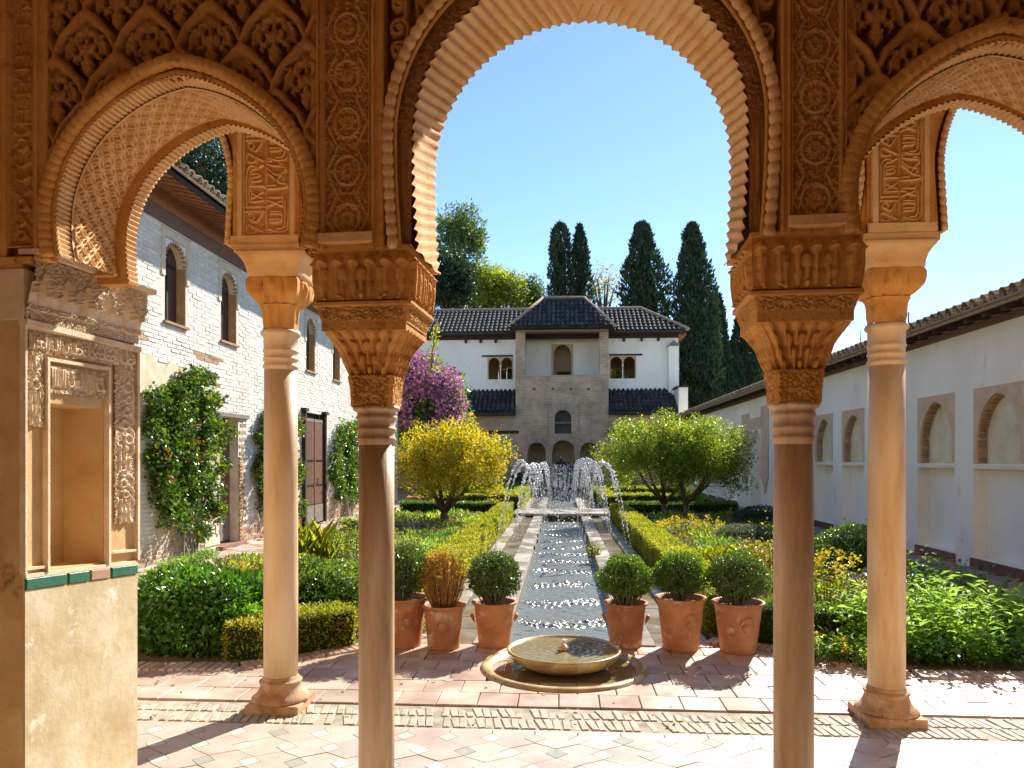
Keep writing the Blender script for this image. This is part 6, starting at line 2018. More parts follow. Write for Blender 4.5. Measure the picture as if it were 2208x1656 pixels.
def drops_mesh(P, r, sub=1, stretch=None):
    """many small rounded water beads"""
    oct_v = np.array([(1, 0, 0), (-1, 0, 0), (0, 1, 0), (0, -1, 0), (0, 0, 1), (0, 0, -1)], float)
    oct_f = np.array([(0, 2, 4), (2, 1, 4), (1, 3, 4), (3, 0, 4), (2, 0, 5), (1, 2, 5), (3, 1, 5), (0, 3, 5)])
    # one subdivision on the sphere
    vs_, fs = [tuple(v) for v in oct_v], []
    cache = {}
    def mid(a, c_):
        k = (min(a, c_), max(a, c_))
        if k not in cache:
            m_ = np.array(vs_[a]) + np.array(vs_[c_]); m_ /= np.linalg.norm(m_); vs_.append(tuple(m_)); cache[k] = len(vs_) - 1
        return cache[k]
    for a, b_, c_ in oct_f:
        x, y, z = mid(a, b_), mid(b_, c_), mid(c_, a); fs += [(a, x, z), (x, b_, y), (z, y, c_), (x, y, z)]
    bv, bf = np.array(vs_), np.array(fs)
    n = len(P); st = np.ones((n, 3)) if stretch is None else stretch
    V = P[:, None, :] + bv[None] * (np.asarray(r)[:, None, None]) * st[:, None, :]
    F = bf[None] + (np.arange(n) * len(bv))[:, None, None]
    return trimesh(V.reshape(-1, 3), F.reshape(-1, 3))
P = np.array([fx, fy, .18]) + np.stack([rng.normal(0, .012, 26), rng.normal(0, .012, 26), rng.random(26) * .035], -1)
o = link('bubbling_water', drops_mesh(P, .004 + .006 * rng.random(26)), M['drops'], fo, smooth=True); o['kind'] = 'stuff'

# ------------------------------------------------------------------ fountain jets over the channel
def jet(side, y, xi, xo, zpk, n, rmax, seed, label, spread=.012):
    r_ = np.random.default_rng(seed)
    # thrown from near the water outward: parabola through (xi,-.1) and (xo,0), peak height zpk
    t = np.sort(r_.random(n)) ** 0.95
    x = xi + (xo - xi) * t
    tp_ = 0.42
    z = zpk - (zpk + .08) * ((t - tp_) / np.where(t < tp_, tp_, 1 - tp_)) ** 2
    rad = rmax * (.45 + .75 * r_.random(n)) * np.where(t < .12, .5, 1)
    k = np.exp(-((t - .45) / .3) ** 2)
    P = np.stack([CX + side * x + r_.normal(0, spread, n) * (.4 + t), y + r_.normal(0, spread * 2.0, n) * (.4 + t), z + r_.normal(0, spread, n)], -1)
    rad *= (.6 + .6 * k)
    P = P[z > -.12]; rad = rad[z > -.12]; tt = t[z > -.12]
    st = np.ones((len(P), 3)); st[:, 2] = 1 + 1.2 * np.abs(tt - .42) * r_.random(len(P))
    root = thing('water_jet', label, 'water jet', (CX + side * xi, y, -.1), 0, 'arching water jets over the channel')
    o = link('droplets', drops_mesh(P, rad, stretch=st), M['drops'], root, smooth=True); o['kind'] = 'stuff'
    b = MB(); b.lathe([(.014, -.02), (.014, .03), (.008, .05)], 8, (CX + side * (xi + .12), y, 0)); b.build('nozzle', M['iron'], root)
    b = MB()
    m = 26; pts = []; rd = []
    for i in range(m):
        t_ = i / (m - 1)
        zz = zpk - (zpk + .08) * ((t_ - .42) / (.42 if t_ < .42 else .58)) ** 2
        pts.append((CX + side * (xi + (xo - xi) * t_), y, zz)); rd.append(.0035 if t_ < .5 else .0028)
    b.tube(pts, rd, 5); b.build('stream', M['drops'], root, smooth=True)
    return root
ys = [13.4, 14.5, 15.6, 16.8, 18.0, 19.2, 20.4, 23.9, 25.0, 26.2, 27.5, 29.0, 30.5, 32.0]
names = ['nearest', 'second', 'third', 'fourth', 'fifth', 'sixth', 'seventh', 'first beyond the bridge of', 'second beyond the bridge of', 'third beyond the bridge of', 'fourth beyond the bridge of', 'fifth beyond the bridge of', 'sixth beyond the bridge of', 'farthest of']
k = 0
rj = random.Random(9)
for i, y in enumerate(ys):
    for side in (-1, 1):
        xo = (1.20 if i < 2 else 1.0 + .12 * rj.random())
        zp = 1.53 + rj.uniform(-.06, .10) if side > 0 else (1.56 if i == 0 else 1.40 + rj.uniform(0, .12))
        jet(side, y + (0 if side < 0 else -.35), .36 + .04 * rj.random(), xo, zp, 130 if i < 2 else 150, .0150 + .0003 * y, 100 + k,
            '%s arching white water jet%s on the %s side of the channel' % (names[i], '' if 'of' in names[i] else ', counted from the pots,', 'left' if side < 0 else 'right'))
        k += 1
# loose spray falling into the channel by the bridge and beyond
P = np.stack([rng.normal(CX, .30, 1100), 20.4 + rng.random(1100) * 13, rng.random(1100) ** 1.3 * 1.5 - .1], -1)
P2 = np.stack([rng.normal(CX, .35, 160), 19.9 + rng.random(160) * 1.1, rng.random(160) * .5 - .12], -1)
P = np.concatenate([P[np.abs(P[:, 0] - CX) < .75], P2])
sp = link('water_spray', drops_mesh(P, .006 + .014 * rng.random(len(P)) ** 2), M['drops'], smooth=True)
setp(sp, 'loose sparkling droplets falling over the middle of the channel by the footbridge', 'spray', kind='stuff')

# ------------------------------------------------------------------ potted shrubs
def pot_mesh(r_top, r_bot, h):
    prof = [(r_bot, 0.0), (r_bot + .002, .01)]
    for i in range(12):
        t = (i + 1) / 12
        prof.append((r_bot + (r_top - .022 - r_bot) * (t ** 1.08), .01 + (h - .045) * t))
    prof += [(r_top - .010, h - .028), (r_top, h - .016), (r_top + .004, h - .006), (r_top - .004, h), (r_top - .022, h - .004), (r_top - .034, h - .035), (r_top - .04, h - .05)]
    b = MB(); b.lathe(prof, 48); return b.mesh()
def pot(x, y, r, rb, h, rot, label, kind='disc', group='terracotta pots in a row behind the fountain'):
    root = thing('terracotta_pot', label, 'pot', (x, y, 0), rot, group)
    link('pot_wall', pot_mesh(r, rb, h), M['terracotta'], root, local=True, smooth=True)
    b = MB(); b.lathe([(0, h - .045), (r - .036, h - .045)], 32, caps=False); link('soil', b.mesh(), M['soil'], root, local=True)
    for k_, a in enumerate((0, math.pi)):
        b = MB()
        if kind == 'lug':
            pts = []
            for i in range(9):
                t = i / 8; an = a - .28 + .56 * t
                rad = (rb + (r - rb) * .70) + .016 * math.sin(math.pi * t)
                pts.append((rad * math.cos(an), rad * math.sin(an), h * .68 - .05 * (1 - math.sin(math.pi * t))))
            b.tube(pts, [.004, .010, .014, .016, .017, .016, .014, .010, .004], 8)
        else:
            pts = []
            for i in range(15):
                t = i / 14; an = math.pi * 1.05 * t - .1
                da = .30 * math.cos(an); dz = .052 * math.sin(an)
                rad = rb + (r - rb) * (.62 + dz) + .002
                pts.append((rad * math.cos(a + da), rad * math.sin(a + da), h * .60 + dz * 1.1))
            b.tube(pts, [.006] * 15, 8)
            b2 = MB(); b2.lathe([(.0, .016), (.03, .012), (.045, 0), (.045, -.01)], 18)
            rad = rb + (r - rb) * .5
            mt = Matrix.Rotation(a, 4, 'Z') @ Matrix.Translation((rad - .004, 0, h * .55)) @ Matrix.Rotation(R(78), 4, 'Y')
            b.add([mt @ Vector(p) for p in b2.v], b2.f)
        link('handle', b.mesh(), M['terracotta'], root, local=True, smooth=True)
    return root
def ball_shrub(x, y, z0, r, h, rng, mat, label, n=15000, core=.34, twiggy=False, lsize=.021):
    root = thing('potted_shrub', label, 'shrub', (x, y, z0), 0, 'clipped ball shrubs standing in terracotta pots')
    cz = z0 + h * .56
    N_ = int(n)
    d = unit(rng.normal(size=(N_, 3)))
    d = d[d[:, 2] > -.92]
    bump = 1 + .09 * np.sin(d[:, 0] * 4 + x * 9) * np.cos(d[:, 1] * 3 + d[:, 2] * 5) + .05 * np.sin(d[:, 0] * 7 + 1) * np.sin(d[:, 1] * 6 + 2) + .05 * np.sin(d[:, 2] * 9)
    rr_ = (.58 + .46 * rng.random(len(d)) ** .55) * bump
    if twiggy:
        keep = rng.random(len(d)) < np.where(d[:, 0] > .1, .25, .85) * np.where(d[:, 2] > .2, 1, .7)
        d, rr_ = d[keep], rr_[keep]
    P = np.array([x, y, cz]) + d * np.array([r, r, h * .47]) * rr_[:, None]
    taper = np.clip((P[:, 2] - z0) / (h * .35), .55, 1)
    P[:, 0] = x + (P[:, 0] - x) * taper; P[:, 1] = y + (P[:, 1] - y) * taper
    V, F = leaves(P, rng, lsize, .55, out=d * .8, up=.4)
    link('foliage', trimesh(V, F), M[mat], root)
    b = MB()
    nst = 260 if twiggy else 90
    for i in range(nst):
        a = rng.random() * 6.28; e = rng.random() ** .6
        dd = Vector((math.cos(a) * e, math.sin(a) * e, 0))
        top = Vector((x, y, cz)) + Vector((dd.x * r * .92, dd.y * r * .92, h * .47 * math.sqrt(max(0, 1 - e * e)) * .95))
        base = Vector((x + dd.x * r * .28, y + dd.y * r * .28, z0 - .04))
        mid_ = base.lerp(top, .5) + Vector((dd.x * r * .12, dd.y * r * .12, 0))
        b.tube([base, mid_, top], [.0035, .0028, .0015], 4, cap=False)
    b.build('twigs', M['twig' if twiggy else 'bark_pale'], root)
    if not twiggy:
        b = MB(); b.lathe([(.02, -.40 * h), (r * .42, -.25 * h), (r * core * .95, -.05 * h), (r * core, .1 * h), (r * core * .75, .26 * h), (.01, .34 * h)], 20, (x, y, cz)); b.build('core_fill', M['core'], root, smooth=True)
    return root
rng = np.random.default_rng(5)
#     px   base  rimhalf botfrac  h    mat        ball r  ball h
POTS = [(868, 1399, .215, .150, .42, 'disc', 'leftmost terracotta pot half hidden by the inner left column', 'box_dark', .235, .46, 'dark ragged box shrub in the leftmost pot, half hidden by the column', False, 2.0),
        (955, 1404, .190, .135, .37, 'disc', 'terracotta pot with a white limescale rim, second from the left', 'box_brown', .215, .47, 'thin browning twiggy shrub in the second pot from the left', True, .1 - 1.57),
        (1065, 1399, .195, .135, .38, 'lug', 'terracotta pot with side lugs just left of the fountain bowl', 'box_dark', .215, .43, 'dark green ball shrub in the pot just left of the channel', False, 0.15),
        (1350, 1401, .190, .135, .38, 'lug', 'terracotta pot with side lugs just right of the channel water', 'box_leaf', .225, .42, 'loose thinning ball shrub in the pot just right of the channel', False, -0.1),
        (1469, 1407, .215, .150, .44, 'disc', 'tallest terracotta pot, second from the right, with an oval handle', 'box_leaf', .215, .39, 'neat light green ball shrub in the tallest pot', False, -1.2),
        (1594, 1413, .215, .145, .42, 'disc', 'terracotta pot with curled handle, rightmost of the row', 'box_dark', .245, .42, 'wide dome of fine grey green leaves in the rightmost pot', False, -1.35)]
for px, py, r, rb, h, kind, lab, mat, br_, bh, slab_, tw, rot in POTS:
    x, y, _ = on_ground(px, py - 6)
    y += .04
    pot(x, y, r, rb, h, rot, lab, kind)
    ball_shrub(x, y, h - .045, br_, bh, rng, mat, slab_, 8500 if not tw else 5500, twiggy=tw)

# two old pots far left by the path
for i, (px, lab) in enumerate(((897, 'large terracotta pot behind the golden tree, left one of two'), (922, 'large pale terracotta pot behind the golden tree, right one of two'))):
    x, y, _ = on_ground(px, 1108)
    pot(x, y, .33 if i else .27, .21, .50, 0, lab, 'lug', group='large pots behind the golden tree')

# ------------------------------------------------------------------ hedges
rng = np.random.default_rng(21)
box_hedge('clipped_hedge', [(-1.47, 6.95), (-1.47, 13.5)], .38, .40, 'box_yellow', rng, 5200, .026, 'long low yellowing box hedge along the left side of the channel', core='core_y')
box_hedge('clipped_hedge', [(-1.47, 13.5), (-1.47, 20.3)], .38, .40, 'lime_leaf', rng, 3200, .032, 'greener far stretch of the low hedge left of the channel, before the footbridge', core='core_y')
box_hedge('clipped_hedge', [(1.51, 6.95), (1.51, 20.3)], .38, .40, 'lime_leaf', rng, 4200, .027, 'long low light green box hedge along the right side of the channel', core='core_y')
box_hedge('clipped_hedge', [(-1.50, 23.7), (-1.50, 36.5)], .45, .45, 'lime_leaf', rng, 1500, .05, 'low hedge left of the channel beyond the footbridge')
box_hedge('clipped_hedge', [(1.55, 23.7), (1.55, 36.5)], .45, .45, 'lime_leaf', rng, 1500, .05, 'low hedge right of the channel beyond the footbridge')
box_hedge('clipped_hedge', [(-2.36, 5.98), (-1.86, 6.42)], .36, .33, 'box_yellow', rng, 7000, .023, 'low clipped hedge at the front corner of the left bed, yellow on top', core='core')
box_hedge('clipped_hedge', [(-2.66, 5.94), (-2.40, 5.96)], .34, .30, 'box_yellow', rng, 7000, .023, 'short clipped hedge stub behind the left portico column', core='core')
box_hedge('clipped_hedge', [(1.68, 6.78), (2.5, 6.5)], .30, .34, 'box_leaf', rng, 6500, .023, 'small clipped hedge behind the rightmost pot', core='core')
box_hedge('clipped_hedge', [(-4.4, 20.6), (-1.75, 20.6)], .5, .42, 'box_leaf', rng, 1800, .04, 'dark cross hedge left of the footbridge')
box_hedge('clipped_hedge', [(1.8, 20.6), (4.7, 20.6)], .5, .42, 'box_leaf', rng, 1800, .04, 'dark cross hedge right of the footbridge')
box_hedge('clipped_hedge', [(-4.4, 23.9), (-1.75, 23.9)], .5, .5, 'lime_leaf', rng, 1500, .045, 'sunlit cross hedge left of the channel just beyond the footbridge')
box_hedge('clipped_hedge', [(1.8, 23.9), (4.0, 23.9)], .5, .5, 'lime_leaf', rng, 1500, .045, 'sunlit cross hedge right of the channel just beyond the footbridge')
box_hedge('clipped_hedge', [(1.8, 27.2), (4.0, 27.2)], .6, .6, 'lime_leaf', rng, 1200, .05, 'second sunlit hedge right of the channel, farther back under the green tree')

# ------------------------------------------------------------------ bushes
def bush(name, c, r, n, mat, label, rng, lsize, cat='bush', core='core', lump=.12, group=None, sub_core=.72, asp=.55, zmin=-.6):
    root = thing(name, label, cat, (c[0], c[1], 0), 0, group)
    k = 26
    dl = unit(rng.normal(size=(k, 3)))
    d = unit(rng.normal(size=(n * 2, 3))); d = d[d[:, 2] > zmin][:n]
    near_ = np.max(d @ dl.T, axis=1)
    bumps = 1 + lump * (np.clip((near_ - .86) / .14, 0, 1) - .4)
    P = np.array(c) + d * np.array(r) * (bumps * (.80 + .22 * rng.random(len(d)) ** .7))[:, None]
    P = P[P[:, 2] > .005]; d = d[:len(P)]
    V, F = leaves(P, rng, lsize, asp, out=unit(P - np.array(c)) * .8, up=.25)
    link('foliage', trimesh(V, F), M[mat], root)
    b = MB()
    prof = [(max(.01, r[0] * sub_core * math.sin(math.pi * i / 10)), -r[2] * sub_core * math.cos(math.pi * i / 10)) for i in range(11)]
    b.lathe(prof, 20, c, sy=r[1] / r[0]); b.build('core_fill', M[core], root, smooth=True)
    return root
bush('round_bush', (-3.10, 6.35, .24), (.62, .60, .42), 11000, 'glossy_leaf', 'big glossy green bush at the front left of the garden beside the niche pier', rng, .048, lump=.2)
bush('round_bush', (-2.62, 6.1, .12), (.22, .22, .24), 1800, 'bright_leaf', 'small fresh green tuft between the glossy bush and the clipped hedge', rng, .045, lump=.4)
bush('round_bush', (-2.75, 7.25, .28), (.42, .40, .34), 5200, 'box_yellow', 'olive green bush behind the glossy bush, left of the portico column', rng, .036, lump=.3)
x, y, _ = on_ground(690, 1345); bush('round_bush', (x, y, .28), (.46, .42, .34), 6500, 'box_leaf', 'dark rounded bush between the two left columns behind the front hedge', rng, .034, lump=.3)
x, y, _ = on_ground(1830, 1262); bush('round_bush', (x, y, .34), (.42, .42, .42), 5200, 'box_dark', 'dark dome bush between the two right columns against the white wall', rng, .036)
x, y, _ = on_ground(1602, 1178); bush('round_bush', (x, y, .16), (.48, .46, .24), 4200, 'grey_leaf', 'low grey green lavender cushion behind the rightmost pots', rng, .045, asp=.2)
x, y, _ = on_ground(1640, 1140); bush('round_bush', (x, y, .2), (.6, .5, .3), 2600, 'dark_tree', 'dark shaded bush beside the right path', rng, .05)
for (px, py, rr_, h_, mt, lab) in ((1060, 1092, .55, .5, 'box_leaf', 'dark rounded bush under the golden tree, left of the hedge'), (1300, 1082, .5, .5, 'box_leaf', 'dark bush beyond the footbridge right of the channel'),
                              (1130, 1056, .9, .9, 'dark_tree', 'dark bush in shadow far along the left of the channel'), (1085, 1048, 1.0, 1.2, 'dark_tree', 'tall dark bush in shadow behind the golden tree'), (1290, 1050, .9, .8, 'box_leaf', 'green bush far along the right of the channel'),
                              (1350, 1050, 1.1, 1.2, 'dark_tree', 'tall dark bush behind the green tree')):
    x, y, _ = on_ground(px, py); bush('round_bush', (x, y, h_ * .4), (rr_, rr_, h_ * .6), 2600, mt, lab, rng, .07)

# ------------------------------------------------------------------ herbs and flowers in the beds
rng = np.random.default_rng(33)
def H(px, py, rad, h, nst, nlf, ls, mat, name, label, cat='plant', **kw):
    x, y, _ = on_ground(px, py)
    return herb(name, (x, y, .008), rad, h, nst, nlf, ls, mat, rng, label=label, cat=cat, **kw)
herb('sage_plant', (2.66, 6.42, .008), .48, .56, 80, 11, .115, 'sage_leaf', rng, aspect=.30, lean=.35, label='big pale green sage at the front right, left half beside the column', cat='plant', pair_up=.35, rx=.40)
herb('sage_plant', (3.30, 6.42, .008), .50, .66, 110, 12, .12, 'sage_leaf', rng, aspect=.30, lean=.32, label='tallest pale green sage plant at the front right of the garden', cat='plant', pair_up=.35, rx=.52)
herb('sage_plant', (3.98, 6.5, .008), .46, .60, 90, 11, .115, 'sage_leaf', rng, aspect=.30, lean=.32, label='pale green sage cut by the right edge of the picture', cat='plant', pair_up=.35, rx=.5)
herb('low_edging_plant', (3.3, 6.05, .008), .22, .26, 120, 8, .07, 'glossy_leaf', rng, aspect=.5, label='dark broad leaved skirt of leaves at the foot of the sage', cat='plant', rx=.95)
H(1790, 1355, .44, .78, 56, 16, .065, 'lime_leaf', 'yellow_leaved_shrub', 'yellow leaved upright shrub with orange leaves between the right columns', flowers='yellow_fl', nfl=45, fsize=.028, aspect=.45)
H(1672, 1300, .5, .98, 46, 16, .06, 'lime_leaf', 'leafy_shrub', 'tall yellow green leafy shrub behind the inner right column', flowers='orange_fl', nfl=10, fsize=.03, aspect=.45)
H(1850, 1240, .42, .92, 26, 15, .07, 'bright_leaf', 'leafy_shrub', 'leafy shoots rising in front of the dark dome bush', aspect=.5)
H(1870, 1335, .30, .50, 60, 10, .05, 'sage_leaf', 'purple_sage', 'purple flowered sage left of the right portico column', flowers='purple_fl', nfl=130, fsize=.022, aspect=.3)
H(1850, 1385, .34, .32, 70, 10, .05, 'bright_leaf', 'herb_clump', 'grey green herb clump at the foot of the purple sage', aspect=.4)
H(2005, 1345, .50, .72, 44, 15, .07, 'bright_leaf', 'rose_shrub', 'leafy rose shrub behind the sage near the white wall', aspect=.6)
H(2090, 1330, .40, .62, 26, 13, .07, 'glossy_leaf', 'rose_shrub', 'darker rose shrub behind the tallest sage', aspect=.6, group=None)
H(1785, 1425, .25, .24, 60, 9, .06, 'bright_leaf', 'herb_clump', 'low bright herbs with yellow flowers at the edge of the right bed', flowers='yellow_fl', nfl=22, fsize=.022)
H(1860, 1432, .24, .24, 80, 9, .04, 'sage_leaf', 'herb_clump', 'fine grey leaved herb edging the right bed beside the column', aspect=.4)
H(1492, 1165, .70, .50, 90, 12, .05, 'bright_leaf', 'yellow_flower_clump', 'clump of yellow flowers behind the right pots', flowers='yellow_fl', nfl=150, fsize=.03)
H(1440, 1150, .40, .34, 50, 10, .05, 'bright_leaf', 'herb_clump', 'small green herb clump beside the right hedge')
H(1575, 1235, .50, .34, 160, 6, .16, 'lime_leaf', 'grass_clump', 'yellow green grass clump behind the second pot from the right', aspect=.06, pair_up=1.6)
H(1640, 1245, .45, .55, 40, 14, .05, 'lime_leaf', 'herb_clump', 'tall yellow green herb left of the inner right column')
H(1710, 1160, .5, .5, 40, 12, .06, 'bright_leaf', 'leafy_shrub', 'leafy shrub by the step, behind the inner right column')
H(660, 1245, .40, .52, 70, 4, .36, 'lime_leaf', 'iris_clump', 'spiky upright iris leaves between the left columns', aspect=.07, pair_up=2.2, tip=.1)
H(742, 1225, .36, .85, 30, 18, .06, 'lime_leaf', 'upright_shrub', 'upright yellow green shrub beside the inner left column', aspect=.5)
H(725, 1290, .34, .45, 40, 12, .04, 'bright_leaf', 'yellow_flower_clump', 'yellow flowered herbs beside the inner left column', flowers='yellow_fl', nfl=160, fsize=.025)
H(705, 1360, .30, .26, 60, 10, .05, 'bright_leaf', 'herb_clump', 'fresh green parsley like clump right behind the front hedge')
H(560, 1300, .45, .46, 60, 12, .04, 'bright_leaf', 'yellow_flower_clump', 'yellow dotted herbs left of the left portico column', flowers='yellow_fl', nfl=120, fsize=.025)
H(465, 1315, .50, .42, 80, 11, .055, 'bright_leaf', 'herb_clump', 'bright mixed herbs behind the glossy bush', flowers='white_fl', nfl=60, fsize=.02)
H(400, 1300, .40, .36, 60, 11, .055, 'sage_leaf', 'herb_clump', 'pale herbs with red heads near the left path', flowers='orange_fl', nfl=12, fsize=.03)
H(600, 1262, .40, .30, 100, 7, .05, 'grey_leaf', 'lavender_clump', 'whitish grey lavender near the left path kerb', flowers='white_fl', nfl=50, fsize=.02, aspect=.2)
H(880, 1290, .40, .50, 50, 12, .06, 'bright_leaf', 'herb_clump', 'bright feathery herb behind the leftmost pot')
H(905, 1215, .60, .42, 90, 11, .055, 'sage_leaf', 'herb_clump', 'grey green herb mass left of the yellow hedge')
H(880, 1165, .60, .46, 90, 11, .05, 'grey_leaf', 'lavender_clump', 'bluish lavender clump under the golden tree', flowers='purple_fl', nfl=50, fsize=.025, aspect=.2)
H(990, 1160, .55, .36, 80, 10, .055, 'bright_leaf', 'herb_clump', 'green herbs at the foot of the golden tree', flowers='orange_fl', nfl=18, fsize=.03)
H(940, 1185, .50, .40, 60, 10, .06, 'bright_leaf', 'herb_clump', 'tall grassy herbs in the middle of the left bed', aspect=.25)
# low planting that nobody could count
def cover(name, poly, n, h, mats, label, rng, hi=.045):
    xs = [p[0] for p in poly]; ys_ = [p[1] for p in poly]
    pts = []
    while len(pts) < n:
        x = rng.uniform(min(xs), max(xs)); y = min(ys_) + (max(ys_) - min(ys_)) * rng.random() ** 1.5
        if inside(poly, x, y): pts.append((x, y))
    P2 = np.array(pts)
    fld = np.sin(P2[:, 0] * 2.3 + 1.3 * np.sin(P2[:, 1] * 1.1)) * np.sin(P2[:, 1] * 1.9 + P2[:, 0]) * .5 + .5
    zz = .01 + h * (.25 + .75 * fld) * rng.random(n) ** .8
    P3 = np.stack([P2[:, 0], P2[:, 1], zz], -1)
    kk = (np.floor((np.sin(P2[:, 0] * 3.1 + P2[:, 1] * 1.7) + np.sin(P2[:, 1] * 2.7 - P2[:, 0] * 1.9) + 2) / 4 * len(mats) * .999 + rng.normal(0, .35, n))).clip(0, len(mats) - 1).astype(int)
    for i, mt in enumerate(mats):
        q = P3[kk == i]
        if not len(q): continue
        V, F = leaves(q, rng, hi * (1 + .05 * q[:, 1:2].ravel()), .35, up=.9)
        o = link('ground_cover', trimesh(V, F), M[mt])
        setp(o, label % ['deep green', 'fresh green', 'grey green', 'yellow green', 'silvery', 'dry straw coloured'][['glossy_leaf', 'bright_leaf', 'sage_leaf', 'lime_leaf', 'grey_leaf', 'dry_leaf'].index(mt)], 'ground cover', kind='stuff')
cover('ground_cover', [(-4.7, 6.3), (-2.6, 6.5), (-1.8, 7.1), (-1.8, 20.2), (-4.7, 20.2)], 34000, .28, ['bright_leaf', 'dry_leaf', 'sage_leaf', 'lime_leaf', 'grey_leaf'], '%s low herbs filling the left garden bed', rng)
cover('ground_cover', [(1.8, 7.0), (2.4, 6.6), (4.9, 6.6), (4.9, 20.2), (1.8, 20.2)], 34000, .26, ['bright_leaf', 'grey_leaf', 'dry_leaf', 'lime_leaf', 'sage_leaf'], '%s low herbs filling the right garden bed', rng)
cover('ground_cover', [(-4.7, 24.2), (-1.8, 24.2), (-1.8, 36), (-4.7, 36)], 5000, .35, ['glossy_leaf', 'bright_leaf'], '%s low planting in the far left bed', rng, hi=.1)
cover('ground_cover', [(1.8, 24.2), (4.9, 24.2), (4.9, 36), (1.8, 36)], 5000, .35, ['glossy_leaf', 'bright_leaf'], '%s low planting in the far right bed', rng, hi=.1)
for px, py, lab in ((370, 1228, 'small grey green herb at the wall foot, nearest of three'), (412, 1216, 'small grey green herb at the wall foot, middle one of three'), (448, 1204, 'small grey green herb at the wall foot, farthest of three'), (745, 1130, 'low green herb at the wall foot past the double door')):
    H(px, py, .22, .17, 60, 7, .05, 'sage_leaf', 'wall_herb', lab)
# weed on the channel wall
herb('channel_fern', (CX + .53, 12.6, -.05), .12, .30, 24, 7, .07, 'lime_leaf', rng, aspect=.3, label='tuft of fern growing from the right channel wall', cat='fern')

# ------------------------------------------------------------------ climbers on the left building
def climber(y0, y1, ztop, label, n, rng, rag=.5, fl=12, flm='orange_fl', zlow=.35):
    root = thing('climbing_plant', label, 'climber', (XW + .1, (y0 + y1) / 2, 0))
    cy_ = (y0 + y1) / 2; hw = (y1 - y0) / 2
    k = int(105 * (y1 - y0) * ztop / 6)
    cc = []
    while len(cc) < k:
        y, z = rng.uniform(y0, y1), zlow + (ztop - zlow) * rng.random()
        t = (z - zlow) / (ztop - zlow)
        lim = hw * (.80 + .20 * math.sin(math.pi * min(1, t * 1.05 + .05))) * (1 - max(0, t - .8) * 1.6)
        if abs(y - cy_ - .10 * hw * math.sin(z * 3.1)) < lim * (1 + .16 * math.sin(z * 6.0) + .12 * math.sin(z * 13 + (y > cy_))) and (t > .10 or rng.random() < .6): cc.append((XW + .06 + .13 * rng.random(), y, z))
    cc = np.array(cc)
    P, d = clump_points(cc, .13 + .12 * rng.random(len(cc)), n // len(cc), rng)
    P[:, 0] = XW + .03 + np.abs(P[:, 0] - XW - .02) * .9
    V, F = leaves(P, rng, .062, .72, out=np.tile([.8, -.1, -.1], (len(P), 1)), up=-.15, jitter=.8)
    link('foliage', trimesh(V, F), M['ivy_leaf'], root)
    b = MB()
    for i in range(9):
        ya = cy_ + rng.normal(0, .12); pts = [(XW + .15, ya, 0.0)]
        for j in range(1, 7): pts.append((XW + .10, ya + (rng.uniform(-1, 1) * hw * .8) * j / 6, ztop * .9 * j / 6 * rng.uniform(.85, 1.05)))
        b.tube(pts, [.022, .018, .014, .011, .009, .007, .004], 5, cap=False)
    b.build('stems', M['bark_pale'], root)
    if fl:
        Pf = cc[rng.integers(0, len(cc), fl)] + np.array([.2, 0, 0]); Pf = np.repeat(Pf, 8, 0) + rng.normal(size=(fl * 8, 3)) * .04
        V, F = leaves(Pf, rng, .05, .8); link('flowers', trimesh(V, F), M[flm], root)['kind'] = 'stuff'
    return root
rng = np.random.default_rng(44)
climber(10.45, 12.95, 3.02, 'large leafy climber with a few orange leaves covering the near end of the brick wall', 12500, rng, fl=4)
climber(14.35, 16.6, 2.75, 'narrow leafy climber partly hidden by the left portico column', 11000, rng, fl=10)
climber(19.15, 22.3, 2.65, 'leafy climber on the wall past the brown double door', 10000, rng, fl=6)
# bougainvillea on the far left wall
bg_ = thing('bougainvillea', 'purple flowering bougainvillea cascading above the golden tree', 'climber', (-5.2, 30, 0))
cc = []
while len(cc) < 210:
    px_ = rng.uniform(835, 996); py_ = rng.uniform(760, 925)
    f_ = (px_ - 835) / 161
    top_ = 762 + 10 * math.sin(px_ * .16) + 95 * max(0, f_ - .45) ** 1.3 * 1.7 - 8 * math.sin(px_ * .3); bot_ = 925 - 25 * abs(f_ - .6) + 10 * math.sin(px_ * .2)
    if top_ < py_ < bot_ and not (py_ > 850 and .28 < f_ < .62 and rng.random() < .8): cc.append(at(px_, py_, 29.2 + rng.random() * 2.0))
cc = np.array(cc)
P, d = clump_points(cc, .20 + .2 * rng.random(len(cc)), 44, rng)
P[:, 2] -= .25 * np.abs(np.sin(P[:, 0] * 9)) * rng.random(len(P))
V, F = leaves(P, rng, .12, .8, out=d * .5)
link('flowers', trimesh(V, F), M['bougain'], bg_)
lo = np.array([at(rng.uniform(845, 985), rng.uniform(860, 960), 29.8 + rng.random() * 1.5) for _ in range(110)])
cc2 = np.concatenate([cc - np.array([0, -.7, .2]), lo]); P, d = clump_points(cc2, np.full(len(cc2), .5), 26, rng)
V, F = leaves(P, rng, .17, .6); link('foliage', trimesh(V, F), M['box_leaf'], bg_)
b = MB(); b.tube([(-5.6, 30.9, 0), (-5.5, 30.8, 1.6), (-5.7, 30.8, 3.2), (-5.9, 30.8, 4.6)], [.10, .08, .06, .04], 8); b.tube([(-5.5, 30.8, 1.6), (-5.0, 30.6, 2.9), (-4.9, 30.6, 3.8)], [.07, .05, .03], 6); b.build('trunk', M['bark'], bg_)
sh = thing('tall_shoot', 'bright green shoot rising out of the bougainvillea against the white house', 'shoot', at(935, 790, 29))
pts = [at(930, 800, 29), at(932, 760, 29), at(938, 725, 29), at(941, 700, 29)]
b = MB(); b.tube(pts, [.03, .025, .02, .01], 5); b.build('stem', M['bark'], sh)
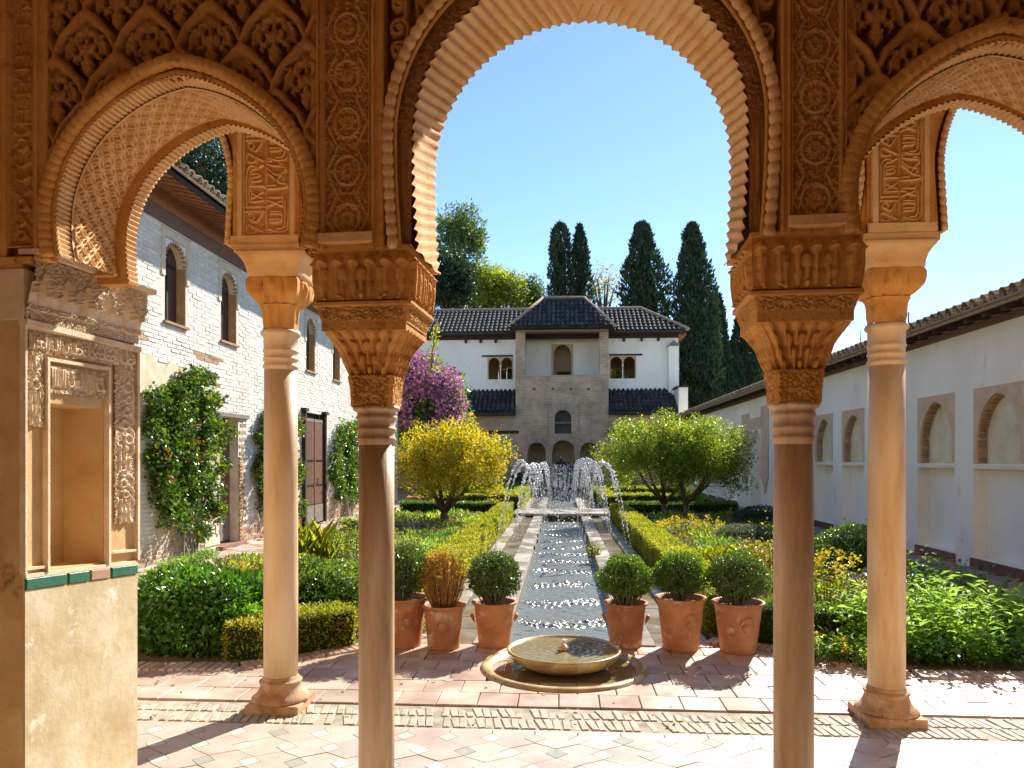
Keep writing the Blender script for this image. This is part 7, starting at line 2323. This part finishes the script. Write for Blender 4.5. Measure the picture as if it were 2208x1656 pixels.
P = np.concatenate([np.array(pts[0]) + (np.array(pts[3]) - np.array(pts[0])) * t + rng.normal(0, .07, (1, 3)) for t in np.linspace(0, 1, 190)]); V, F = leaves(P, rng, .13, .5, up=.5); link('foliage', trimesh(V, F), M['lime_leaf'], sh)

# ------------------------------------------------------------------ garden trees
def limb_tree(name, label, base, crown_c, crown_r, mats, rng, nclump, per, csz, lsize, trunk_r, forks, split_z, cat='tree', shell=.45, extra=None, zmin=-.8, up=.2, asp=.5, sprigs=0, lob=0):
    root = thing(name, label, cat, base)
    base = Vector(base)
    b = MB()
    fork = base + Vector((0, 0, split_z))
    b.tube([base + Vector((0, 0, -.1)), base.lerp(fork, .5) + Vector((.03, 0, 0)), fork], [trunk_r * 1.25, trunk_r, trunk_r * .9], 8)
    C_, _d = ellip_shell(nclump, crown_c, crown_r, rng, shell, zmin)
    if lob:
        o_ = C_ - np.array(crown_c); k_ = unit(o_)
        C_ = np.array(crown_c) + o_ * (1 + lob * (np.sin(k_[:, 0:1] * 5 + 1) * np.sin(k_[:, 2:3] * 6 + 2) * .6 + .4 * np.sin(k_[:, 1:2] * 7 + k_[:, 0:1] * 4)))
    tips = []
    for i in range(forks):
        a = 6.28 * i / forks + rng.uniform(-.4, .4)
        e = Vector(crown_c) + Vector((crown_r[0] * .55 * math.cos(a), crown_r[1] * .55 * math.sin(a), crown_r[2] * rng.uniform(-.2, .4)))
        m_ = fork.lerp(e, .45) + Vector((math.cos(a) * .06, math.sin(a) * .06, -.05 * crown_r[2]))
        b.tube([fork, m_, e], [trunk_r * .62, trunk_r * .42, trunk_r * .2], 6); tips += [m_, e]
    for c_ in C_[::3]:
        t_ = min(tips, key=lambda q: (q - Vector(c_)).length)
        b.tube([t_, t_.lerp(Vector(c_), .5) + Vector((0, 0, .03)), Vector(c_)], [trunk_r * .16, trunk_r * .11, trunk_r * .05], 4, cap=False)
    b.build('trunk', M['bark'], root, smooth=True)
    rad = csz * (.7 + .6 * rng.random(len(C_)))
    sel = rng.random(len(C_))
    for i, (mt, lo, hi) in enumerate(mats):
        s_ = (sel >= lo) & (sel < hi)
        if not s_.any(): continue
        P, d = clump_points(C_[s_], rad[s_], per, rng)
        V, F = leaves(P, rng, lsize, asp, out=d * .6, up=up)
        link('foliage', trimesh(V, F), M[mt], root)
    if sprigs:
        q = unit(rng.normal(size=(sprigs, 3))); q[:, 2] = np.abs(q[:, 2]) * .8 + .1; q = unit(q)
        P0 = np.array(crown_c) + q * np.array(crown_r) * .92
        L_ = .12 + .22 * rng.random((sprigs, 1))
        T_ = np.linspace(0, 1, 14)[None, :, None]
        P = (P0[:, None, :] + (q * L_ * crown_r[2])[:, None, :] * T_ + np.array([0, 0, .12]) * T_ * L_[:, None, :] * 3).reshape(-1, 3) + rng.normal(0, lsize * .35, (sprigs * 14, 3))
        V, F = leaves(P, rng, lsize, asp, out=np.repeat(q, 14, 0), up=.3); link('sprigs', trimesh(V, F), M[mats[0][0]], root)
    return root
rng = np.random.default_rng(55)
x0, y0, _ = on_ground(957, 1140)
cl, cr = at(852, 990, y0), at(1100, 990, y0)
limb_tree('golden_tree', 'round golden yellow tree left of the water channel', (x0, y0, 0), ((cl[0] + cr[0]) / 2 - .02, y0 + .2, 1.50), ((cr[0] - cl[0]) / 2 - .05, 1.2, .86), [('gold_leaf', 0, .78), ('lime_leaf', .78, 1)], rng, 270, 105, .25, .058, .10, 5, .36, shell=.2, sprigs=90, lob=.3)
x0, y0, _ = on_ground(1432, 1120)
limb_tree('pomegranate_tree', 'leafy green tree right of the water channel, left trunk of the pair', (x0, y0, 0), (x0 - .12, y0 + .2, 1.66), (1.5, 1.15, .98), [('tree_leaf', 0, .86), ('lime_leaf', .86, 1)], rng, 290, 105, .24, .055, .085, 5, .4, shell=.2, sprigs=100, lob=.3)
x1, y1, _ = on_ground(1478, 1122)
limb_tree('pomegranate_tree', 'leafy green tree right of the water channel, right trunk of the pair', (x1, y1, 0), (x1 + .50, y1 + .1, 1.60), (1.2, 1.1, .98), [('tree_leaf', 0, .9), ('lime_leaf', .9, 1)], rng, 250, 105, .24, .055, .08, 5, .4, shell=.2, sprigs=80, lob=.3)

# ------------------------------------------------------------------ trees behind
def cypress(px, ptop, width_px, Y, label, rng, n=9000, taper=1.0, blunt=.35, ls=.30, shape=None, bend=0):
    x, _, zt_ = at(px, ptop, Y); D_ = Y
    w_ = width_px * Y / 1620 / 2 / (min(1, .5 / blunt) ** .75 * (1 - .225 * taper)) * 1.06
    root = thing('cypress_tree', label, 'tree', (x, Y, 0), 0, 'dark cypresses behind the pavilion')
    z = 1.0 + (zt_ - 1.0) * rng.random(n) ** .85
    t = (z - 1) / (zt_ - 1)
    prof = np.minimum(1, (1 - t) / blunt + .03) ** .62 * (1 - .45 * taper * t)
    if shape:            # half width in metres against height, read at a few levels
        zs_ = [at(px, q[0], Y)[2] for q in shape][::-1]; ws_ = [q[1] * .84 * Y / 1620 / 2 for q in shape][::-1]
        w_ = 1.0; prof = np.interp(z, zs_, ws_)
    a = rng.random(n) * 6.283
    lob = 1 + .26 * np.sin(a * 3 + z * 1.3) * np.sin(z * 1.7 + a * 2) + .18 * np.sin(z * 3.7 + a * 5)
    r_ = w_ * prof * lob * (.72 + .30 * rng.random(n))
    P = np.stack([x + bend * np.sin(t * 5) + r_ * np.cos(a), Y + r_ * np.sin(a), z], -1)
    out = np.stack([np.cos(a), np.sin(a), np.full(n, 1.3)], -1)
    V, F = leaves(P, rng, ls, .42, out=out, up=.6, jitter=.45)
    link('crown', trimesh(V, F), M['cypress'], root)
    b = MB(); m = 16
    fw = (lambda tt: float(np.interp(1 + (zt_ - 1) * tt, zs_, ws_)) * .6) if shape else (lambda tt: w_ * .62 * min(1, (1 - tt) / blunt) ** .75 * (1 - .45 * taper * tt))
    b.lathe([(max(.02, fw(i / m)), 1 + (zt_ - 1.8) * i / m) for i in range(m + 1)], 12, (x, Y, 0)); b.build('core_fill', M['core'], root)
    b = MB(); b.lathe([(.25, -.1), (.2, 1.3)], 8, (x, Y, 0)); b.build('trunk', M['bark'], root)
rng = np.random.default_rng(66)
cypress(1208, 486, 64, 60, 'tall narrow cypress above the centre of the pavilion roof, left of the close pair', rng, shape=[(486, 8), (496, 30), (515, 44), (560, 50), (640, 56), (990, 60)])
cypress(1252, 488, 54, 61, 'thin spiky cypress, right of the close pair above the pavilion roof', rng, shape=[(488, 3), (505, 14), (530, 30), (570, 38), (640, 54), (990, 60)], bend=.08)
cypress(1388, 484, 150, 60, 'broad bushy cypress above the right of the pavilion roof', rng, 15000, shape=[(484, 8), (494, 34), (520, 46), (555, 66), (580, 92), (610, 112), (650, 122), (990, 130)], bend=.12)
cypress(1497, 486, 140, 58, 'tall cypress with a crooked top right of the pavilion', rng, 17000, shape=[(486, 6), (496, 26), (520, 42), (560, 54), (600, 76), (650, 98), (720, 116), (990, 124)], bend=.18)
cypress(1543, 638, 66, 62, 'shorter pointed cypress close right of the tallest one', rng, 9000, taper=.4, blunt=.6)
cypress(1603, 668, 74, 66, 'slim cypress standing free beside the inner right column', rng, 9000, taper=.5, blunt=.8)
cypress(1578, 742, 60, 64, 'small cypress in front of the slim one', rng, 6000, taper=.4, blunt=.6)
cypress(1640, 740, 76, 72, 'far dark cypress just above the gallery roof', rng, 6000, taper=.4, blunt=.6)
cypress(1672, 800, 60, 74, 'dark cypress low behind the gallery roof near the inner right column', rng, 5000, taper=.4, blunt=.6)
cypress(1553, 800, 50, 70, 'short dark cypress filling the gap right of the pavilion', rng, 5000, taper=.4, blunt=.5)
def back_tree(px, py, Y, rx, rz, mat, label, rng, nclump=260, per=55, csz=1.0, ls=.32, shell=.35, forks=5, name='tree', asp=.45, ry=None):
    x, _, zc = at(px, py, Y)
    k = Y / 1620
    return limb_tree(name, label, (x, Y, 0), (x, Y, zc), (rx * k, (ry or rx) * k, rz * k), [(mat, 0, 1)], rng, nclump, per, csz, ls, .3, forks, max(1.5, zc - rz * k * 1.5), shell=shell, asp=asp)
back_tree(990, 522, 62, 50, 76, 'euca', 'tall airy tree rising beside the left edge of the central arch', rng, 85, 60, .85, .30, .3)
back_tree(962, 610, 56, 46, 52, 'dark_tree', 'dark tree at the left end of the pavilion roof', rng, 150, 60, 1.0, .32)
back_tree(1035, 625, 64, 50, 52, 'lime_tree', 'bright yellow green tree behind the pavilion roof', rng, 90, 60, .75, .30)
back_tree(1085, 632, 66, 45, 48, 'lime_tree', 'yellowish tree above the left half of the pavilion roof', rng, 75, 55, .7, .30)
back_tree(1140, 648, 68, 30, 45, 'euca', 'small airy tree left of the cypress pair', rng, 60, 45, .7, .3)
back_tree(1302, 622, 70, 40, 48, 'pale_tree', 'pale half bare tree between the cypresses', rng, 70, 16, .9, .22, shell=.2)
back_tree(420, 395, 27, 130, 120, 'dark_tree', 'dark tree above the tiled roof of the brick building', rng, 240, 70, .62, .15, .3)
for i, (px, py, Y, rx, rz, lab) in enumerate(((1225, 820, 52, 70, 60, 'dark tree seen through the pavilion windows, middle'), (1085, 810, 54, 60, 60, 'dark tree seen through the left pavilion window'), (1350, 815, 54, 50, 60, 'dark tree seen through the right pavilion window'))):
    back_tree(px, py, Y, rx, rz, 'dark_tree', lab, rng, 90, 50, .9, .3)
bush('window_shrub', at(1328, 808, 47.4), (.5, .5, .75), 900, 'lime_tree', 'bright yellow green shrub glowing through the right pavilion window', rng, .16, core='core_y', zmin=-1)

# wooded hill line beyond everything
hb = MB()
xs_ = np.linspace(-260, 260, 60)
P = np.array([[(x, 150 + 60 * j, -1 + (8.0 + 2 * math.sin(x * .03) + 1.5 * math.sin(x * .09)) * (0 if j == 0 else 1) * (1 if j < 3 else .9)) for x in xs_] for j in range(4)])
structure('hills', grid_mesh(P), M['core'], smooth=True)

# ------------------------------------------------------------------ visitors under the far arcade
def person(x, y, label, pose, cloth, h=1.7):
    root = thing('person', label, 'person', (x, y, 0), 0)
    s_ = h / 1.7
    J_ = {'pel': (0, 0, .93), 'chest': (0, 0, 1.25), 'neck': (0, -.01, 1.45), 'head': (0, -.03, 1.60),
          'shl': (-.18, 0, 1.40), 'shr': (.18, 0, 1.40), 'ell': (-.25, .02, 1.13), 'elr': (.25, .02, 1.13), 'hal': (-.24, -.08, .90), 'har': (.24, -.08, .90),
          'hil': (-.09, 0, .90), 'hir': (.09, 0, .90), 'knl': (-.11, -.03, .50), 'knr': (.11, .02, .50), 'anl': (-.12, 0, .08), 'anr': (.12, .04, .08), 'tol': (-.12, -.14, .04), 'tor': (.12, -.10, .04)}
    J_.update(pose)
    rad = {'pel': .13, 'chest': .15, 'neck': .055, 'head': .095, 'shl': .07, 'shr': .07, 'ell': .045, 'elr': .045, 'hal': .035, 'har': .035, 'hil': .095, 'hir': .095, 'knl': .06, 'knr': .06, 'anl': .042, 'anr': .042, 'tol': .04, 'tor': .04}
    keys = list(J_)
    E_ = [('pel', 'chest'), ('chest', 'neck'), ('neck', 'head'), ('chest', 'shl'), ('chest', 'shr'), ('shl', 'ell'), ('ell', 'hal'), ('shr', 'elr'), ('elr', 'har'), ('pel', 'hil'), ('pel', 'hir'), ('hil', 'knl'), ('knl', 'anl'), ('anl', 'tol'), ('hir', 'knr'), ('knr', 'anr'), ('anr', 'tor')]
    me = bpy.data.meshes.new('body')
    me.from_pydata([tuple(c_ * s_ for c_ in J_[k_]) for k_ in keys], [(keys.index(a), keys.index(c_)) for a, c_ in E_], [])
    ob = link('body', me, M[cloth], root, local=True)
    sk = ob.modifiers.new('skin', 'SKIN')
    for i, k_ in enumerate(keys):
        me.skin_vertices[0].data[i].radius = (rad[k_] * s_, rad[k_] * s_ * (.75 if k_ in ('chest', 'pel') else 1))
        me.skin_vertices[0].data[i].use_root = (k_ == 'pel')
    ob.modifiers.new('sub', 'SUBSURF').render_levels = 2
    b = MB(); hx, hy, hz = [c_ * s_ for c_ in J_['head']]
    b.lathe([(.01, -.12), (.06, -.09), (.078, -.02), (.085, .04), (.07, .1), (.01, .125)], 14, (hx, hy, hz)); link('face', b.mesh(), M['skin'], root, local=True, smooth=True)
    b = MB(); b.lathe([(.092, .0), (.098, .05), (.08, .11), (.01, .14)], 14, (hx, hy + .02, hz)); link('hair', b.mesh(), M['cloth_dark'], root, local=True, smooth=True)
    for sd_ in ('hal', 'har'):
        b = MB(); c_ = [q * s_ for q in J_[sd_]]; b.lathe([(.01, -.1), (.03, -.07), (.035, -.02), (.025, .02)], 8, c_); link('hand', b.mesh(), M['skin'], root, local=True, smooth=True)
    return root
p = at(1158, 1040, 40.0); person(p[0], 40.0, 'visitor in dark clothes leaning forward under the left arch of the far arcade', {'head': (.10, -.12, 1.52), 'neck': (.06, -.06, 1.38), 'hal': (-.05, -.3, 1.1), 'har': (.22, -.32, 1.12)}, 'cloth_dark', 1.62)
p = at(1209, 1040, 39.6); person(p[0], 39.6, 'visitor in dark clothes standing in the central arch of the far arcade', {'har': (.18, -.3, 1.2), 'hal': (-.1, -.3, 1.2)}, 'cloth_dark', 1.78)
p = at(1226, 1040, 40.3); person(p[0], 40.3, 'shorter visitor in blue beside the standing one in the central arch', {}, 'cloth_blue', 1.6)
p = at(1285, 1040, 40.2); person(p[0], 40.2, 'visitor in blue under the right arch of the far arcade', {'hal': (-.05, -.25, 1.15)}, 'cloth_blue', 1.6)

# a few dry leaves blown onto the patio
rng = np.random.default_rng(77)
q = np.stack([rng.uniform(-3.4, 4, 120), 4.5 + rng.random(120) ** 1.5 * 1.7, np.full(120, .004)], -1)
V, F = leaf_arrays(q, np.stack([rng.normal(size=120), rng.normal(size=120), rng.normal(size=120) * .1], -1), np.tile([0, 0, 1.0], (120, 1)) + rng.normal(size=(120, 3)) * .2, .028 + .02 * rng.random(120), .5, .06)
setp(link('fallen_leaves', trimesh(V, F), M['dry_leaf']), 'scattered small dry leaves lying on the patio tiles', 'fallen leaves', kind='stuff')
